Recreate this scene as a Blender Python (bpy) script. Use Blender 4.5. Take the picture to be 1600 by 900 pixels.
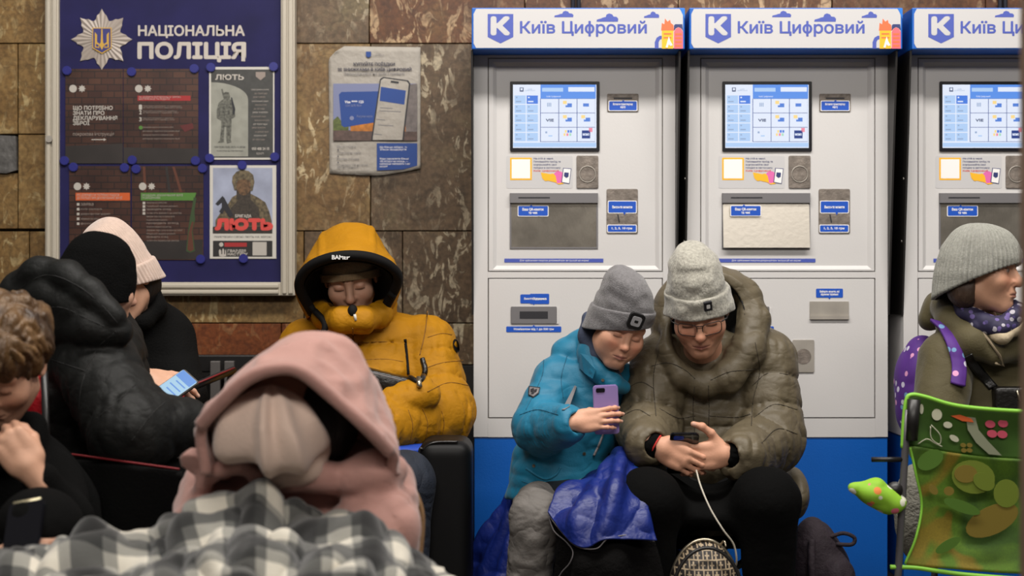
import bpy, bmesh, math, random
import numpy as np
from mathutils import Matrix, Vector, Euler

for o in list(bpy.data.objects):
    bpy.data.objects.remove(o)
scene = bpy.context.scene
COL = scene.collection
random.seed(7)
R = math.radians
F_PX = 2425.0            # focal length in pixels of the 1600x900 frame
CAM_Z = 0.95

# ------------------------------------------------------------------ camera
cam_data = bpy.data.cameras.new('camera')
cam_data.sensor_width = 36.0
cam_data.lens = F_PX / 1600 * 36.0
cam_data.clip_start = 0.05
cam_data.dof.use_dof = True
cam_data.dof.focus_distance = 4.5
cam_data.dof.aperture_fstop = 2.8
cam = bpy.data.objects.new('camera', cam_data)
cam.location = (0, 0, CAM_Z)
cam.rotation_euler = (R(90), 0, 0)
COL.objects.link(cam)
scene.camera = cam

# ------------------------------------------------------------------ world, lamps, exposure
scene.view_settings.view_transform = 'Standard'
scene.view_settings.look = 'None'
scene.view_settings.gamma = 1.0
scene.view_settings.use_curve_mapping = False
scene.view_settings.exposure = 0.0
world = bpy.data.worlds.new('station_air')
scene.world = world
world.use_nodes = True
wb = world.node_tree.nodes['Background']
wb.inputs[0].default_value = (1.0, 0.94, 0.88, 1)
wb.inputs[1].default_value = 0.10

def area(name, loc, aim, sx, sy, power, color):
    d = bpy.data.lights.new(name, 'AREA')
    d.shape = 'RECTANGLE'; d.size = sx; d.size_y = sy
    d.energy = power; d.color = color
    o = bpy.data.objects.new(name, d)
    o.location = loc
    v = Vector(aim) - Vector(loc)
    o.rotation_euler = v.to_track_quat('-Z', 'Y').to_euler()
    COL.objects.link(o)
    return o
# ceiling luminaire row of the station hall in front of the wall, plus an added fill
area('overhead_light', (0.5, 3.2, 3.7), (0.5, 4.6, 0.6), 4.6, 0.4, 190, (1.0, 0.95, 0.89))
area('overhead_light', (0.2, -0.6, 3.7), (0.2, 4.5, 0.9), 5.0, 0.6, 150, (1.0, 0.94, 0.87))  # unseen row behind the camera, added as frontal fill for the faces

# ------------------------------------------------------------------ helpers
def P(px, py, Y):
    """point seen at photo pixel (px, py) that stands Y metres from the camera"""
    return np.array([(px - 800) / F_PX * Y, Y, CAM_Z - (py - 450) / F_PX * Y])

def lin(c):
    c = c / 255.0
    return c / 12.92 if c <= 0.04045 else ((c + 0.055) / 1.055) ** 2.4
def rgb(r, g, b):
    return (lin(r), lin(g), lin(b), 1.0)

class NT:
    def __init__(s, name):
        s.m = bpy.data.materials.new(name); s.m.use_nodes = True
        s.t = s.m.node_tree; s.n = s.t.nodes; s.b = s.n['Principled BSDF']
    def add(s, typ, **kw):
        nd = s.n.new(typ)
        for k, v in kw.items():
            if k.startswith('i_'):
                key = k[2:]
                key = int(key) if key.isdigit() else key
                nd.inputs[key].default_value = v
            else:
                setattr(nd, k, v)
        return nd
    def link(s, a, b): s.t.links.new(a, b)
    def ramp(s, fac, stops, interp='LINEAR'):
        r = s.n.new('ShaderNodeValToRGB'); cr = r.color_ramp; cr.interpolation = interp
        while len(cr.elements) < len(stops): cr.elements.new(0.5)
        for e, (p, c) in zip(cr.elements, stops): e.position = p; e.color = c
        s.link(fac, r.inputs[0]); return r
    def mix(s, fac, a, b, mode='MIX'):
        m = s.n.new('ShaderNodeMix'); m.data_type = 'RGBA'; m.blend_type = mode
        for sock, v in ((m.inputs[0], fac), (m.inputs[6], a), (m.inputs[7], b)):
            if hasattr(v, 'links') or hasattr(v, 'is_linked'): s.link(v, sock)
            else: sock.default_value = v
        return m.outputs[2]

MATS = {}
def mat(name, color, rough=0.6, metal=0.0, sheen=0.0, bump=None, var=None, emit=None, spec=0.5, attr=False, coords='Object', coat=0.0, crease=None):
    """plain procedural material: base colour (or the mesh colour attribute) with noise variation and noise bump"""
    if name in MATS: return MATS[name]
    t = NT(name); b = t.b
    b.inputs['Roughness'].default_value = rough
    b.inputs['Metallic'].default_value = metal
    b.inputs['Specular IOR Level'].default_value = spec
    b.inputs['Coat Weight'].default_value = coat
    if sheen:
        b.inputs['Sheen Weight'].default_value = sheen
        b.inputs['Sheen Roughness'].default_value = 0.5
    col = None
    if attr:
        a = t.add('ShaderNodeAttribute', attribute_name='Col'); col = a.outputs['Color']
    tc = t.add('ShaderNodeTexCoord')
    if var:
        n = t.add('ShaderNodeTexNoise', i_Scale=var[0], i_Detail=4.0)
        t.link(tc.outputs[coords], n.inputs['Vector'])
        k = var[1]
        r = t.ramp(n.outputs['Fac'], [(0.3, (1 - k, 1 - k, 1 - k, 1)), (0.7, (1 + k * .6, 1 + k * .6, 1 + k * .6, 1))])
        out = t.mix(1.0, col if col is not None else color, r.outputs[0], 'MULTIPLY')
        t.link(out, b.inputs['Base Color'])
    elif col is not None:
        t.link(col, b.inputs['Base Color'])
    else:
        b.inputs['Base Color'].default_value = color
    if bump:
        last = None
        for (sc, st, *stretch) in bump:
            n = t.add('ShaderNodeTexNoise', i_Scale=sc, i_Detail=3.0)
            if stretch:
                mp = t.add('ShaderNodeMapping'); mp.inputs['Scale'].default_value = stretch[0]
                t.link(tc.outputs[coords], mp.inputs[0]); t.link(mp.outputs[0], n.inputs['Vector'])
            else:
                t.link(tc.outputs[coords], n.inputs['Vector'])
            bp = t.add('ShaderNodeBump', i_Strength=st, i_Distance=0.01)
            t.link(n.outputs['Fac'], bp.inputs['Height'])
            if last is not None: t.link(last, bp.inputs['Normal'])
            last = bp.outputs[0]
        t.link(last, b.inputs['Normal'])
    if crease:   # sharp crumple lines of thin cloth
        prev = b.inputs['Normal'].links[0].from_socket if b.inputs['Normal'].is_linked else None
        for (sc, st, stretch) in crease:
            mp = t.add('ShaderNodeMapping'); mp.inputs['Scale'].default_value = stretch; t.link(tc.outputs[coords], mp.inputs[0])
            n = t.add('ShaderNodeTexNoise', i_Scale=sc, i_Detail=2.0, i_Roughness=.5, i_Distortion=.5); t.link(mp.outputs[0], n.inputs['Vector'])
            r = t.ramp(n.outputs['Fac'], [(0.30, (1, 1, 1, 1)), (0.5, (0, 0, 0, 1)), (0.70, (1, 1, 1, 1))])
            bp = t.add('ShaderNodeBump', i_Strength=st, i_Distance=0.012); t.link(r.outputs[0], bp.inputs['Height'])
            if prev is not None: t.link(prev, bp.inputs['Normal'])
            prev = bp.outputs[0]
        t.link(prev, b.inputs['Normal'])
    if emit:
        b.inputs['Base Color'].default_value = (0.01, 0.01, 0.012, 1)
        b.inputs['Emission Color'].default_value = color
        b.inputs['Emission Strength'].default_value = emit
    MATS[name] = t.m
    return t.m

def stands(o):
    if o.parent is None: return o.location.copy()
    return stands(o.parent) + o.matrix_parent_inverse.translation + o.location

def link(o, parent=None):
    COL.objects.link(o)
    if parent is not None:
        o.parent = parent
        # vertices are in world metres: undo where the parent stands
        if not o.get('_local'): o.matrix_parent_inverse = Matrix.Translation(-stands(parent))
    return o

def tag(o, label=None, cat=None, group=None, kind=None):
    if label: o['label'] = label
    if cat: o['category'] = cat
    if group: o['group'] = group
    if kind: o['kind'] = kind
    return o

def root(name, loc, label=None, cat=None, group=None, kind=None):
    o = bpy.data.objects.new(name, None)
    o.empty_display_size = 0.1
    o.location = tuple(float(v) for v in loc)
    COL.objects.link(o)
    return tag(o, label, cat, group, kind)

def mesh(name, v, f, m, parent=None, smooth=False, col=None, uv=None):
    me = bpy.data.meshes.new(name)
    if isinstance(f, np.ndarray):
        v = np.asarray(v, dtype=np.float32); nf = len(f); k = f.shape[1]
        me.vertices.add(len(v)); me.vertices.foreach_set('co', v.ravel())
        me.loops.add(nf * k); me.loops.foreach_set('vertex_index', f.astype(np.int32).ravel())
        me.polygons.add(nf); me.polygons.foreach_set('loop_start', np.arange(0, nf * k, k, dtype=np.int32))
        me.update(calc_edges=True)
    else:
        me.from_pydata([tuple(map(float, q)) for q in v], [], [tuple(q) for q in f]); me.update()
    if smooth:
        me.polygons.foreach_set('use_smooth', np.ones(len(me.polygons), dtype=bool))
    if col is not None:
        at = me.attributes.new('Col', 'FLOAT_COLOR', 'POINT')
        c4 = np.ones((len(v), 4), dtype=np.float32); c4[:, :3] = np.asarray(col)[:, :3]
        at.data.foreach_set('color', c4.ravel())
    if uv is not None:
        ul = me.uv_layers.new(name='UVMap')
        li = np.zeros(len(me.loops), dtype=np.int32); me.loops.foreach_get('vertex_index', li)
        ul.data.foreach_set('uv', np.asarray(uv, dtype=np.float32)[li].ravel())
    if m is not None:
        for q in (m if isinstance(m, (list, tuple)) else [m]): me.materials.append(q)
    o = bpy.data.objects.new(name, me)
    return link(o, parent)

def bm_obj(name, bm, m, parent=None, smooth=False, local=False):
    me = bpy.data.meshes.new(name); bm.normal_update(); bm.to_mesh(me); bm.free()
    if smooth: me.polygons.foreach_set('use_smooth', np.ones(len(me.polygons), dtype=bool))
    me.materials.append(m)
    o = bpy.data.objects.new(name, me)
    if local: o['_local'] = 1
    o = link(o, parent)
    if local: del o['_local']
    return o

def box(name, lo, hi, m, parent=None, bevel=0.0, local=False, seg=2):
    bm = bmesh.new()
    bmesh.ops.create_cube(bm, size=1.0)
    lo = np.array(lo, float); hi = np.array(hi, float); c = (lo + hi) / 2; s = hi - lo
    for v in bm.verts: v.co = Vector(c + np.array(v.co) * s)
    if bevel: bmesh.ops.bevel(bm, geom=bm.edges[:], offset=bevel, segments=seg, affect='EDGES', profile=0.5)
    return bm_obj(name, bm, m, parent, local=local)

def prism(name, pts, y, th, m, parent=None, local=False, bevel=0.0):
    """polygon pts [(x,z)...] facing the hall (-Y) at y, th thick towards the wall"""
    bm = bmesh.new()
    a = [bm.verts.new((p[0], y, p[1])) for p in pts]
    f = bm.faces.new(a)
    f.normal_update()
    if f.normal.y > 0: f.normal_flip()
    r = bmesh.ops.extrude_face_region(bm, geom=[f])
    for v in [g for g in r['geom'] if isinstance(g, bmesh.types.BMVert)]: v.co.y += th
    bmesh.ops.recalc_face_normals(bm, faces=bm.faces[:])
    if bevel:
        ed = [e for e in bm.edges if abs(e.verts[0].co.y - y) < 1e-6 and abs(e.verts[1].co.y - y) < 1e-6]
        bmesh.ops.bevel(bm, geom=ed, offset=bevel, segments=2, affect='EDGES')
    return bm_obj(name, bm, m, parent, local=local)

def rrect(x0, x1, z0, z1, r, n=5):
    pts = []
    for cx, cz, a0 in ((x1 - r, z1 - r, 0), (x0 + r, z1 - r, 90), (x0 + r, z0 + r, 180), (x1 - r, z0 + r, 270)):
        for i in range(n):
            a = R(a0 + 90 * i / (n - 1)); pts.append((cx + r * math.cos(a), cz + r * math.sin(a)))
    return pts
def circ(cx, cz, r, n=24, ry=None):
    return [(cx + r * math.cos(2 * math.pi * i / n), cz + (ry or r) * math.sin(2 * math.pi * i / n)) for i in range(n)]

def tube(name, pts, rad, m, parent=None, seg=10, local=False, smooth=True, closed=False):
    pts = [np.array(p, float) for p in pts]; n = len(pts)
    rads = rad if hasattr(rad, '__len__') else [rad] * n
    V = []; Fc = []; up = None
    for i in range(n):
        a = pts[i - 1] if (i > 0 or closed) else pts[i]; b = pts[(i + 1) % n] if (i < n - 1 or closed) else pts[i]
        t = b - a; t /= np.linalg.norm(t) + 1e-9
        if up is None:
            up = np.array([0, 0, 1.0]) if abs(t[2]) < 0.9 else np.array([1.0, 0, 0])
        s = np.cross(t, up); s /= np.linalg.norm(s) + 1e-9; up = np.cross(s, t)
        for k in range(seg):
            an = 2 * math.pi * k / seg
            V.append(pts[i] + rads[i] * (math.cos(an) * s + math.sin(an) * up))
    m_ = n if closed else n - 1
    for i in range(m_):
        for k in range(seg):
            k2 = (k + 1) % seg; j = (i + 1) % n
            Fc.append((i * seg + k, i * seg + k2, j * seg + k2, j * seg + k))
    if not closed:
        Fc.append(tuple(range(seg))[::-1]); Fc.append(tuple((n - 1) * seg + k for k in range(seg)))
    bm = bmesh.new(); vs = [bm.verts.new(v) for v in V]
    for f in Fc: bm.faces.new([vs[i] for i in f])
    bmesh.ops.recalc_face_normals(bm, faces=bm.faces[:])
    return bm_obj(name, bm, m, parent, smooth=smooth, local=local)

def spline(ctrl, n=40):
    """Catmull-Rom through control points"""
    c = [np.array(p, float) for p in ctrl]; c = [2 * c[0] - c[1]] + c + [2 * c[-1] - c[-2]]
    out = []; segs = len(c) - 3
    for i in range(n):
        t = i / (n - 1) * segs; k = min(int(t), segs - 1); u = t - k
        a, b, d, e = c[k:k + 4]
        out.append(0.5 * ((2 * b) + (-a + d) * u + (2 * a - 5 * b + 4 * d - e) * u * u + (-a + 3 * b - 3 * d + e) * u ** 3))
    return out

def text(name, body, x0, x1, z0, z1, y, m, parent=None, local=False, bold=0.0, align='C', th=0.0, keep=False):
    """lettering laid flat in the rectangle x0..x1, z0..z1 at depth y, facing the hall"""
    stems = []
    if 'ф' in body and '\n' not in body:      # this glyph is drawn as a bowl with a stem
        def ext(s):
            c = bpy.data.curves.new('m', 'FONT'); c.body = s; c.resolution_u = 2
            t_ = bpy.data.objects.new('m', c); COL.objects.link(t_); bpy.context.view_layer.update()
            bb = np.array(t_.bound_box); bpy.data.objects.remove(t_); bpy.data.curves.remove(c)
            return bb[:, 0].min(), bb[:, 0].max()
        for i, ch in enumerate(body):
            if ch == 'ф':
                o0, o1 = ext('о'); e1 = ext(body[:i].replace('ф', 'о') + 'о')[1]
                stems.append(e1 - (o1 - o0) / 2)
    body = body.replace('ф', 'о')
    cu = bpy.data.curves.new(name, 'FONT'); cu.body = body; cu.align_x = {'C': 'CENTER', 'L': 'LEFT'}[align]
    cu.size = 1.0; cu.offset = 0.0; cu.resolution_u = 3; cu.extrude = 0.0; cu.space_line = 0.95
    tmp = bpy.data.objects.new(name, cu); COL.objects.link(tmp)
    bpy.context.view_layer.update()
    me = bpy.data.meshes.new_from_object(tmp.evaluated_get(bpy.context.evaluated_depsgraph_get()))
    bpy.data.objects.remove(tmp); bpy.data.curves.remove(cu)
    n = len(me.vertices); co = np.zeros(n * 3, dtype=np.float32); me.vertices.foreach_get('co', co); co = co.reshape(-1, 3)
    lo = co.min(0); hi = co.max(0); s = np.maximum(hi - lo, 1e-6)
    sx = (x1 - x0) / s[0]; sz = (z1 - z0) / s[1]
    if keep: sx = sz = min(sx, sz)
    nx = (co[:, 0] - lo[0]) * sx + x0 + (0 if not keep or align == 'L' else ((x1 - x0) - s[0] * sx) / 2)
    nz = (co[:, 1] - lo[1]) * sz + z0
    v = np.stack([nx, np.full(n, y, dtype=np.float32), nz], 1)
    me.vertices.foreach_set('co', v.astype(np.float32).ravel()); me.update()
    if stems:
        bs = bmesh.new(); bs.from_mesh(me)
        zb = -lo[1] * sz + z0
        x00 = ext(body)[0]
        for c_ in stems:
            xc = (c_ - x00) * sx + x0; w_ = 0.045 * sx
            q = [bs.verts.new(v_) for v_ in ((xc - w_, y - .00003, zb - .19 * sz), (xc + w_, y - .00003, zb - .19 * sz), (xc + w_, y - .00003, zb + .74 * sz), (xc - w_, y - .00003, zb + .74 * sz))]
            bs.faces.new(q)
        bs.to_mesh(me); bs.free(); n = len(me.vertices)
    if bold:   # heavier strokes: the glyph outlines overlaid with small shifts
        bs = bmesh.new(); d = bold * (sx + sz) / 2
        for ddx, ddz in ((0, 0), (d, 0), (-d, 0), (0, d), (0, -d), (.7 * d, .7 * d), (-.7 * d, .7 * d), (.7 * d, -.7 * d), (-.7 * d, -.7 * d)):
            n0 = len(bs.verts); bs.from_mesh(me); bs.verts.ensure_lookup_table()
            lay = 0.00004 * (n0 // max(n, 1))
            for q in bs.verts[n0:]: q.co.x += ddx; q.co.z += ddz; q.co.y += lay
        bs.to_mesh(me); bs.free()
    me.materials.clear(); me.materials.append(m)
    if len(me.polygons) and sum(p.normal.y for p in me.polygons) > 0: me.flip_normals()
    me.name = name
    o = bpy.data.objects.new(name, me)
    if local: o['_local'] = 1
    o = link(o, parent)
    if local: del o['_local']
    return o

# ------------------------------------------------------------------ implicit surfaces (for bodies and clothes)
def nrm(a): return np.sqrt((a * a).sum(-1))
def unit(v): v = np.asarray(v, float); return v / (np.linalg.norm(v) + 1e-12)
def smin(a, b, k):
    h = np.clip(0.5 + 0.5 * (b - a) / k, 0, 1)
    return b + (a - b) * h - k * h * (1 - h)
def smax(a, b, k): return -smin(-a, -b, k)
def cone(p, a, b, ra, rb):
    a = np.asarray(a, dtype=np.float32); b = np.asarray(b, dtype=np.float32)
    pa = p - a; ba = b - a
    t = np.clip((pa @ ba) / (ba @ ba + 1e-12), 0, 1)
    return nrm(pa - t[:, None] * ba) - (ra + (rb - ra) * t), t
def cap(p, a, b, ra, rb=None): return cone(p, a, b, ra, ra if rb is None else rb)[0]
def sph(p, c, r): return nrm(p - np.asarray(c, dtype=np.float32)) - r
def ell(p, c, r, M=None):
    q = p - np.asarray(c, dtype=np.float32)
    if M is not None: q = q @ np.asarray(M, dtype=np.float32)
    r = np.asarray(r, dtype=np.float32); q = q / r
    k0 = nrm(q); k1 = nrm(q / r)
    return k0 * (k0 - 1.0) / np.maximum(k1, 1e-6)
def chain(p, pts, rads, k=0.02):
    """tapered limb through pts; returns distance and length along the limb"""
    d = None; u = None; acc = 0.0
    for i in range(len(pts) - 1):
        dd, t = cone(p, pts[i], pts[i + 1], rads[i], rads[i + 1])
        L = float(np.linalg.norm(np.asarray(pts[i + 1]) - np.asarray(pts[i])))
        uu = acc + t * L; acc += L
        if d is None: d, u = dd, uu
        else:
            u = np.where(dd < d, uu, u); d = smin(d, dd, k)
    return d, u
def quilt(u, s, A, ph=0.0, pw=0.55):
    return A * np.abs(np.sin(np.pi * (u / s + ph))) ** pw
_TAB = np.random.RandomState(11).rand(64 * 64 * 64).astype(np.float32)
def noise(p, scale, seed=0):
    """smooth value noise, -1..1"""
    q = p * np.asarray(scale, dtype=np.float32) + np.float32((seed * 7.31) % 64)
    i = np.floor(q); f = (q - i).astype(np.float32); f = f * f * (3 - 2 * f); i = i.astype(np.int32)
    x0 = (i[:, 0] & 63) << 12; x1 = ((i[:, 0] + 1) & 63) << 12; y0 = (i[:, 1] & 63) << 6; y1 = ((i[:, 1] + 1) & 63) << 6; z0 = i[:, 2] & 63; z1 = (i[:, 2] + 1) & 63
    u, v, w = f[:, 0], f[:, 1], f[:, 2]; T = _TAB
    def lz(xy): a = T[xy + z0]; return a + (T[xy + z1] - a) * w
    a = lz(x0 + y0); b = lz(x0 + y1); c = lz(x1 + y0); d = lz(x1 + y1)
    a = a + (b - a) * v; c = c + (d - c) * v
    return (a + (c - a) * u) * 2 - 1
def folds(p, scale, seed=0):
    """creased cloth: ridged noise, 0..1 with sharp valleys"""
    return np.abs(noise(p, scale, seed)) ** 0.8

def skin_surface(f, lo, hi, h, band=2.2):
    """surface-nets mesh of f(points)=0 inside the box lo..hi, cell size h"""
    lo = np.asarray(lo, np.float32); hi = np.asarray(hi, np.float32); B = 4
    nb = np.maximum(np.ceil((hi - lo) / (h * B)).astype(int), 2)
    g = [lo[a] + (np.arange(nb[a]) + 0.5) * h * B for a in range(3)]
    C = np.stack(np.meshgrid(*g, indexing='ij'), -1).reshape(-1, 3).astype(np.float32)
    dc = f(C).reshape(nb)
    act = np.abs(dc) < h * B * 0.87 * band
    N = nb * B + 1
    big = np.repeat(np.repeat(np.repeat(np.where(dc < 0, -1.0, 1.0).astype(np.float32), B, 0), B, 1), B, 2)
    D = np.ones(N, np.float32); D[:-1, :-1, :-1] = big
    ca = np.repeat(np.repeat(np.repeat(act, B, 0), B, 1), B, 2)
    mk = np.zeros(N, bool)
    for a in (0, 1):
        for b in (0, 1):
            for c in (0, 1):
                mk[a:N[0] - 1 + a, b:N[1] - 1 + b, c:N[2] - 1 + c] |= ca
    idx = np.argwhere(mk)
    pts = (lo + idx * h).astype(np.float32)
    D[mk] = np.concatenate([f(pts[i:i + 200000]) for i in range(0, len(pts), 200000)])
    D[0] = D[-1] = 1; D[:, 0] = D[:, -1] = 1; D[:, :, 0] = D[:, :, -1] = 1
    S = D < 0
    cnt = np.zeros(N - 1, np.int8)
    for a in (0, 1):
        for b in (0, 1):
            for c in (0, 1):
                cnt += S[a:N[0] - 1 + a, b:N[1] - 1 + b, c:N[2] - 1 + c]
    mixed = (cnt > 0) & (cnt < 8)
    cid = -np.ones(N - 1, np.int64); ci = np.argwhere(mixed); cid[mixed] = np.arange(len(ci))
    cor = np.array([(a, b, c) for a in (0, 1) for b in (0, 1) for c in (0, 1)])
    vals = np.stack([D[ci[:, 0] + a, ci[:, 1] + b, ci[:, 2] + c] for a, b, c in cor], 1)
    acc = np.zeros((len(ci), 3), np.float32); num = np.zeros(len(ci), np.float32)
    for i in range(8):
        for j in range(i + 1, 8):
            if np.abs(cor[i] - cor[j]).sum() != 1: continue
            va, vb = vals[:, i], vals[:, j]; x = (va < 0) != (vb < 0)
            t = np.where(x, va / np.where(x, va - vb, 1), 0)[:, None]
            acc += np.where(x[:, None], cor[i] + t * (cor[j] - cor[i]), 0); num += x
    V = lo + (ci + acc / num[:, None]) * h
    Fq = []
    for ax in range(3):
        o1, o2 = (ax + 1) % 3, (ax + 2) % 3
        sl0 = [slice(None)] * 3; sl1 = [slice(None)] * 3
        sl0[ax] = slice(0, -1); sl1[ax] = slice(1, None)
        s0, s1 = S[tuple(sl0)], S[tuple(sl1)]
        e = np.argwhere(s0 != s1)
        e = e[(e[:, o1] > 0) & (e[:, o2] > 0) & (e[:, o1] < N[o1] - 1) & (e[:, o2] < N[o2] - 1)]
        def cc(d1, d2):
            q = e.copy(); q[:, o1] += d1; q[:, o2] += d2
            return cid[q[:, 0], q[:, 1], q[:, 2]]
        q = np.stack([cc(-1, -1), cc(0, -1), cc(0, 0), cc(-1, 0)], 1)
        fl = ~S[e[:, 0], e[:, 1], e[:, 2]]
        q[fl] = q[fl][:, ::-1]
        Fq.append(q)
    Fq = np.concatenate(Fq); Fq = Fq[(Fq >= 0).all(1)]
    # relax a little so the grid does not show
    n = len(V)
    ia = np.concatenate([Fq[:, 0], Fq[:, 1], Fq[:, 2], Fq[:, 3]]); ib = np.concatenate([Fq[:, 1], Fq[:, 2], Fq[:, 3], Fq[:, 0]])
    c = np.maximum(np.bincount(ia, minlength=n), 1)
    for _ in range(2):
        m_ = np.stack([np.bincount(ia, weights=V[ib, k], minlength=n) / c for k in range(3)], 1)
        V = (V * 0.6 + 0.4 * m_).astype(np.float32)
    return V, Fq
# ================================================================== the setting
def stone(name, c1, c2, vein, seedshift, blotch):
    t = NT(name); b = t.b
    tc = t.add('ShaderNodeTexCoord'); oi = t.add('ShaderNodeObjectInfo')
    ad = t.add('ShaderNodeVectorMath', operation='ADD')
    sc = t.add('ShaderNodeVectorMath', operation='SCALE'); sc.inputs['Scale'].default_value = 7.3 + seedshift
    cmb = t.add('ShaderNodeCombineXYZ'); t.link(oi.outputs['Random'], cmb.inputs[0]); t.link(oi.outputs['Random'], cmb.inputs[2])
    t.link(cmb.outputs[0], sc.inputs[0]); t.link(tc.outputs['Object'], ad.inputs[0]); t.link(sc.outputs[0], ad.inputs[1])
    n1 = t.add('ShaderNodeTexNoise', i_Scale=5.0, i_Detail=6.0, i_Roughness=0.65, i_Distortion=0.6); t.link(ad.outputs[0], n1.inputs['Vector'])
    base = t.ramp(n1.outputs['Fac'], [(0.32, c1), (0.50, c2), (0.66, blotch)])
    # pale calcite flecks: strongly distorted ridges kept only in patches
    mpv = t.add('ShaderNodeMapping'); mpv.inputs['Rotation'].default_value = (0, R(35), 0); mpv.inputs['Scale'].default_value = (1.7, 1, 0.8); t.link(ad.outputs[0], mpv.inputs[0])
    n2 = t.add('ShaderNodeTexNoise', i_Scale=13.0, i_Detail=3.5, i_Roughness=0.6, i_Distortion=1.3); t.link(mpv.outputs[0], n2.inputs['Vector'])
    rid = t.ramp(n2.outputs['Fac'], [(0.545, (0, 0, 0, 1)), (0.60, (1, 1, 1, 1))])
    n3 = t.add('ShaderNodeTexNoise', i_Scale=4.5, i_Detail=3.0); t.link(ad.outputs[0], n3.inputs['Vector'])
    pat = t.ramp(n3.outputs['Fac'], [(0.38, (.1, .1, .1, 1)), (0.58, (.95, .95, .95, 1))])
    fac = t.mix(1.0, rid.outputs[0], pat.outputs[0], 'MULTIPLY')
    c = t.mix(fac, base.outputs[0], vein)
    vo = t.add('ShaderNodeTexVoronoi', i_Scale=6.0, feature='DISTANCE_TO_EDGE'); nd_ = t.add('ShaderNodeTexNoise', i_Scale=8.0, i_Detail=3.0); t.link(ad.outputs[0], nd_.inputs['Vector'])
    wv = t.add('ShaderNodeVectorMath', operation='SCALE'); wv.inputs['Scale'].default_value = .22; t.link(nd_.outputs['Color'], wv.inputs[0])
    wa = t.add('ShaderNodeVectorMath', operation='ADD'); t.link(ad.outputs[0], wa.inputs[0]); t.link(wv.outputs[0], wa.inputs[1]); t.link(wa.outputs[0], vo.inputs['Vector'])
    cr_ = t.ramp(vo.outputs['Distance'], [(0.0, (.55, .55, .55, 1)), (0.03, (0, 0, 0, 1))])
    c = t.mix(cr_.outputs[0], c, c1)
    n4 = t.add('ShaderNodeTexNoise', i_Scale=70.0, i_Detail=4.0); t.link(ad.outputs[0], n4.inputs['Vector'])
    gr = t.ramp(n4.outputs['Fac'], [(0.35, (.72, .72, .72, 1)), (0.65, (1.18, 1.18, 1.18, 1))])
    c = t.mix(1.0, c, gr.outputs[0], 'MULTIPLY')
    tone = t.ramp(oi.outputs['Random'], [(0, (.88, .86, .84, 1)), (1, (1.08, 1.08, 1.06, 1))])
    c = t.mix(1.0, c, tone.outputs[0], 'MULTIPLY')
    t.link(c, b.inputs['Base Color'])
    b.inputs['Roughness'].default_value = 0.45; b.inputs['Specular IOR Level'].default_value = 0.35
    bp = t.add('ShaderNodeBump', i_Strength=0.25, i_Distance=0.004); t.link(n2.outputs['Fac'], bp.inputs['Height']); t.link(bp.outputs[0], b.inputs['Normal'])
    return t.m
st_beige = stone('beige_marble', rgb(80, 59, 35), rgb(106, 82, 53), rgb(178, 162, 130), 0, rgb(120, 98, 64))
st_tan = stone('tan_marble', rgb(90, 67, 38), rgb(117, 91, 54), rgb(164, 146, 106), 2, rgb(126, 102, 64))
st_red = stone('red_brown_marble', rgb(67, 38, 21), rgb(90, 56, 32), rgb(164, 138, 106), 4, rgb(98, 70, 42))
st_grey = stone('grey_brown_marble', rgb(75, 61, 46), rgb(98, 80, 61), rgb(172, 160, 136), 6, rgb(106, 93, 69))
st_foot = stone('rust_granite', rgb(83, 40, 18), rgb(112, 61, 30), rgb(128, 88, 56), 8, rgb(99, 48, 24))
joint = mat('joint_mortar', rgb(52, 40, 28), 0.9)
WALL_Y = 5.45
wall = box('wall_back', (-3.2, WALL_Y + 0.03, 0), (3.2, WALL_Y + 0.2, 3.9), joint); tag(wall, 'stone clad station wall behind the kiosks', kind='structure')

def WX(px): return (px - 800) / F_PX * WALL_Y
def WZ(py): return CAM_Z - (py - 450) / F_PX * WALL_Y
def slab(px0, px1, py0, py1, m, dy=None):
    g = 0.0018
    y = WALL_Y + (random.uniform(-0.002, 0.002) if dy is None else dy)
    b = box('stone_slab', (WX(px0) + g, y, WZ(py1) + g), (WX(px1) - g, WALL_Y + 0.05, WZ(py0) - g), m, wall, bevel=0.0015, seg=1)
    return b
# courses as the photograph shows them (pixel edges on the wall plane)
TOP = -420
row_up = [-300, -60, 180, 330, 577, 820, 1060, 1300, 1540, 1780, 2000]
for a, b in zip(row_up[:-1], row_up[1:]):
    slab(a, b, TOP, -190, st_red); slab(a, b, -190, 68, st_tan if a < 0 else (st_grey if a == 330 else st_red))
row_a = [-300, -50, 28, 330, 579, 820, 1060, 1300, 1540, 1780, 2000]
for a, b in zip(row_a[:-1], row_a[1:]):
    if a == -50:
        slab(a, b, 68, 210, st_tan); slab(a, b, 270, 358, st_tan)
    elif a == 28: slab(a, b, 68, 210, st_tan); slab(a, b, 210, 358, st_tan)
    else: slab(a, b, 68, 361, st_tan if a < 0 else st_beige if a < 579 else st_grey)
row_b = [-300, -120, 46, 250, 475, 629, 860, 1100, 1340, 1580, 1800, 2000]
for a, b in zip(row_b[:-1], row_b[1:]):
    slab(a, b, 361, 505, st_tan if a < 475 else st_grey)
row_c = [-300, -60, 190, 440, 690, 930, 1170, 1410, 1650, 2000]
for a, b in zip(row_c[:-1], row_c[1:]):
    slab(a, b, 505, 570, st_foot if a < 690 else st_grey, dy=-0.006)
dark_stone = mat('black_plinth_stone', rgb(26, 23, 21), 0.5, var=(9, .4))
for a, b in zip(row_b[:-1], row_b[1:]):
    slab(a, b, 570, 880, dark_stone, dy=-0.02)
floor_m = mat('dark_granite_floor', rgb(58, 52, 48), 0.35, var=(14, .35), bump=[(60, .05)])
floor = box('floor', (-3.2, -1.5, -0.1), (3.2, WALL_Y + 0.2, 0), floor_m); tag(floor, 'dark polished stone floor of the station', kind='structure')

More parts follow.
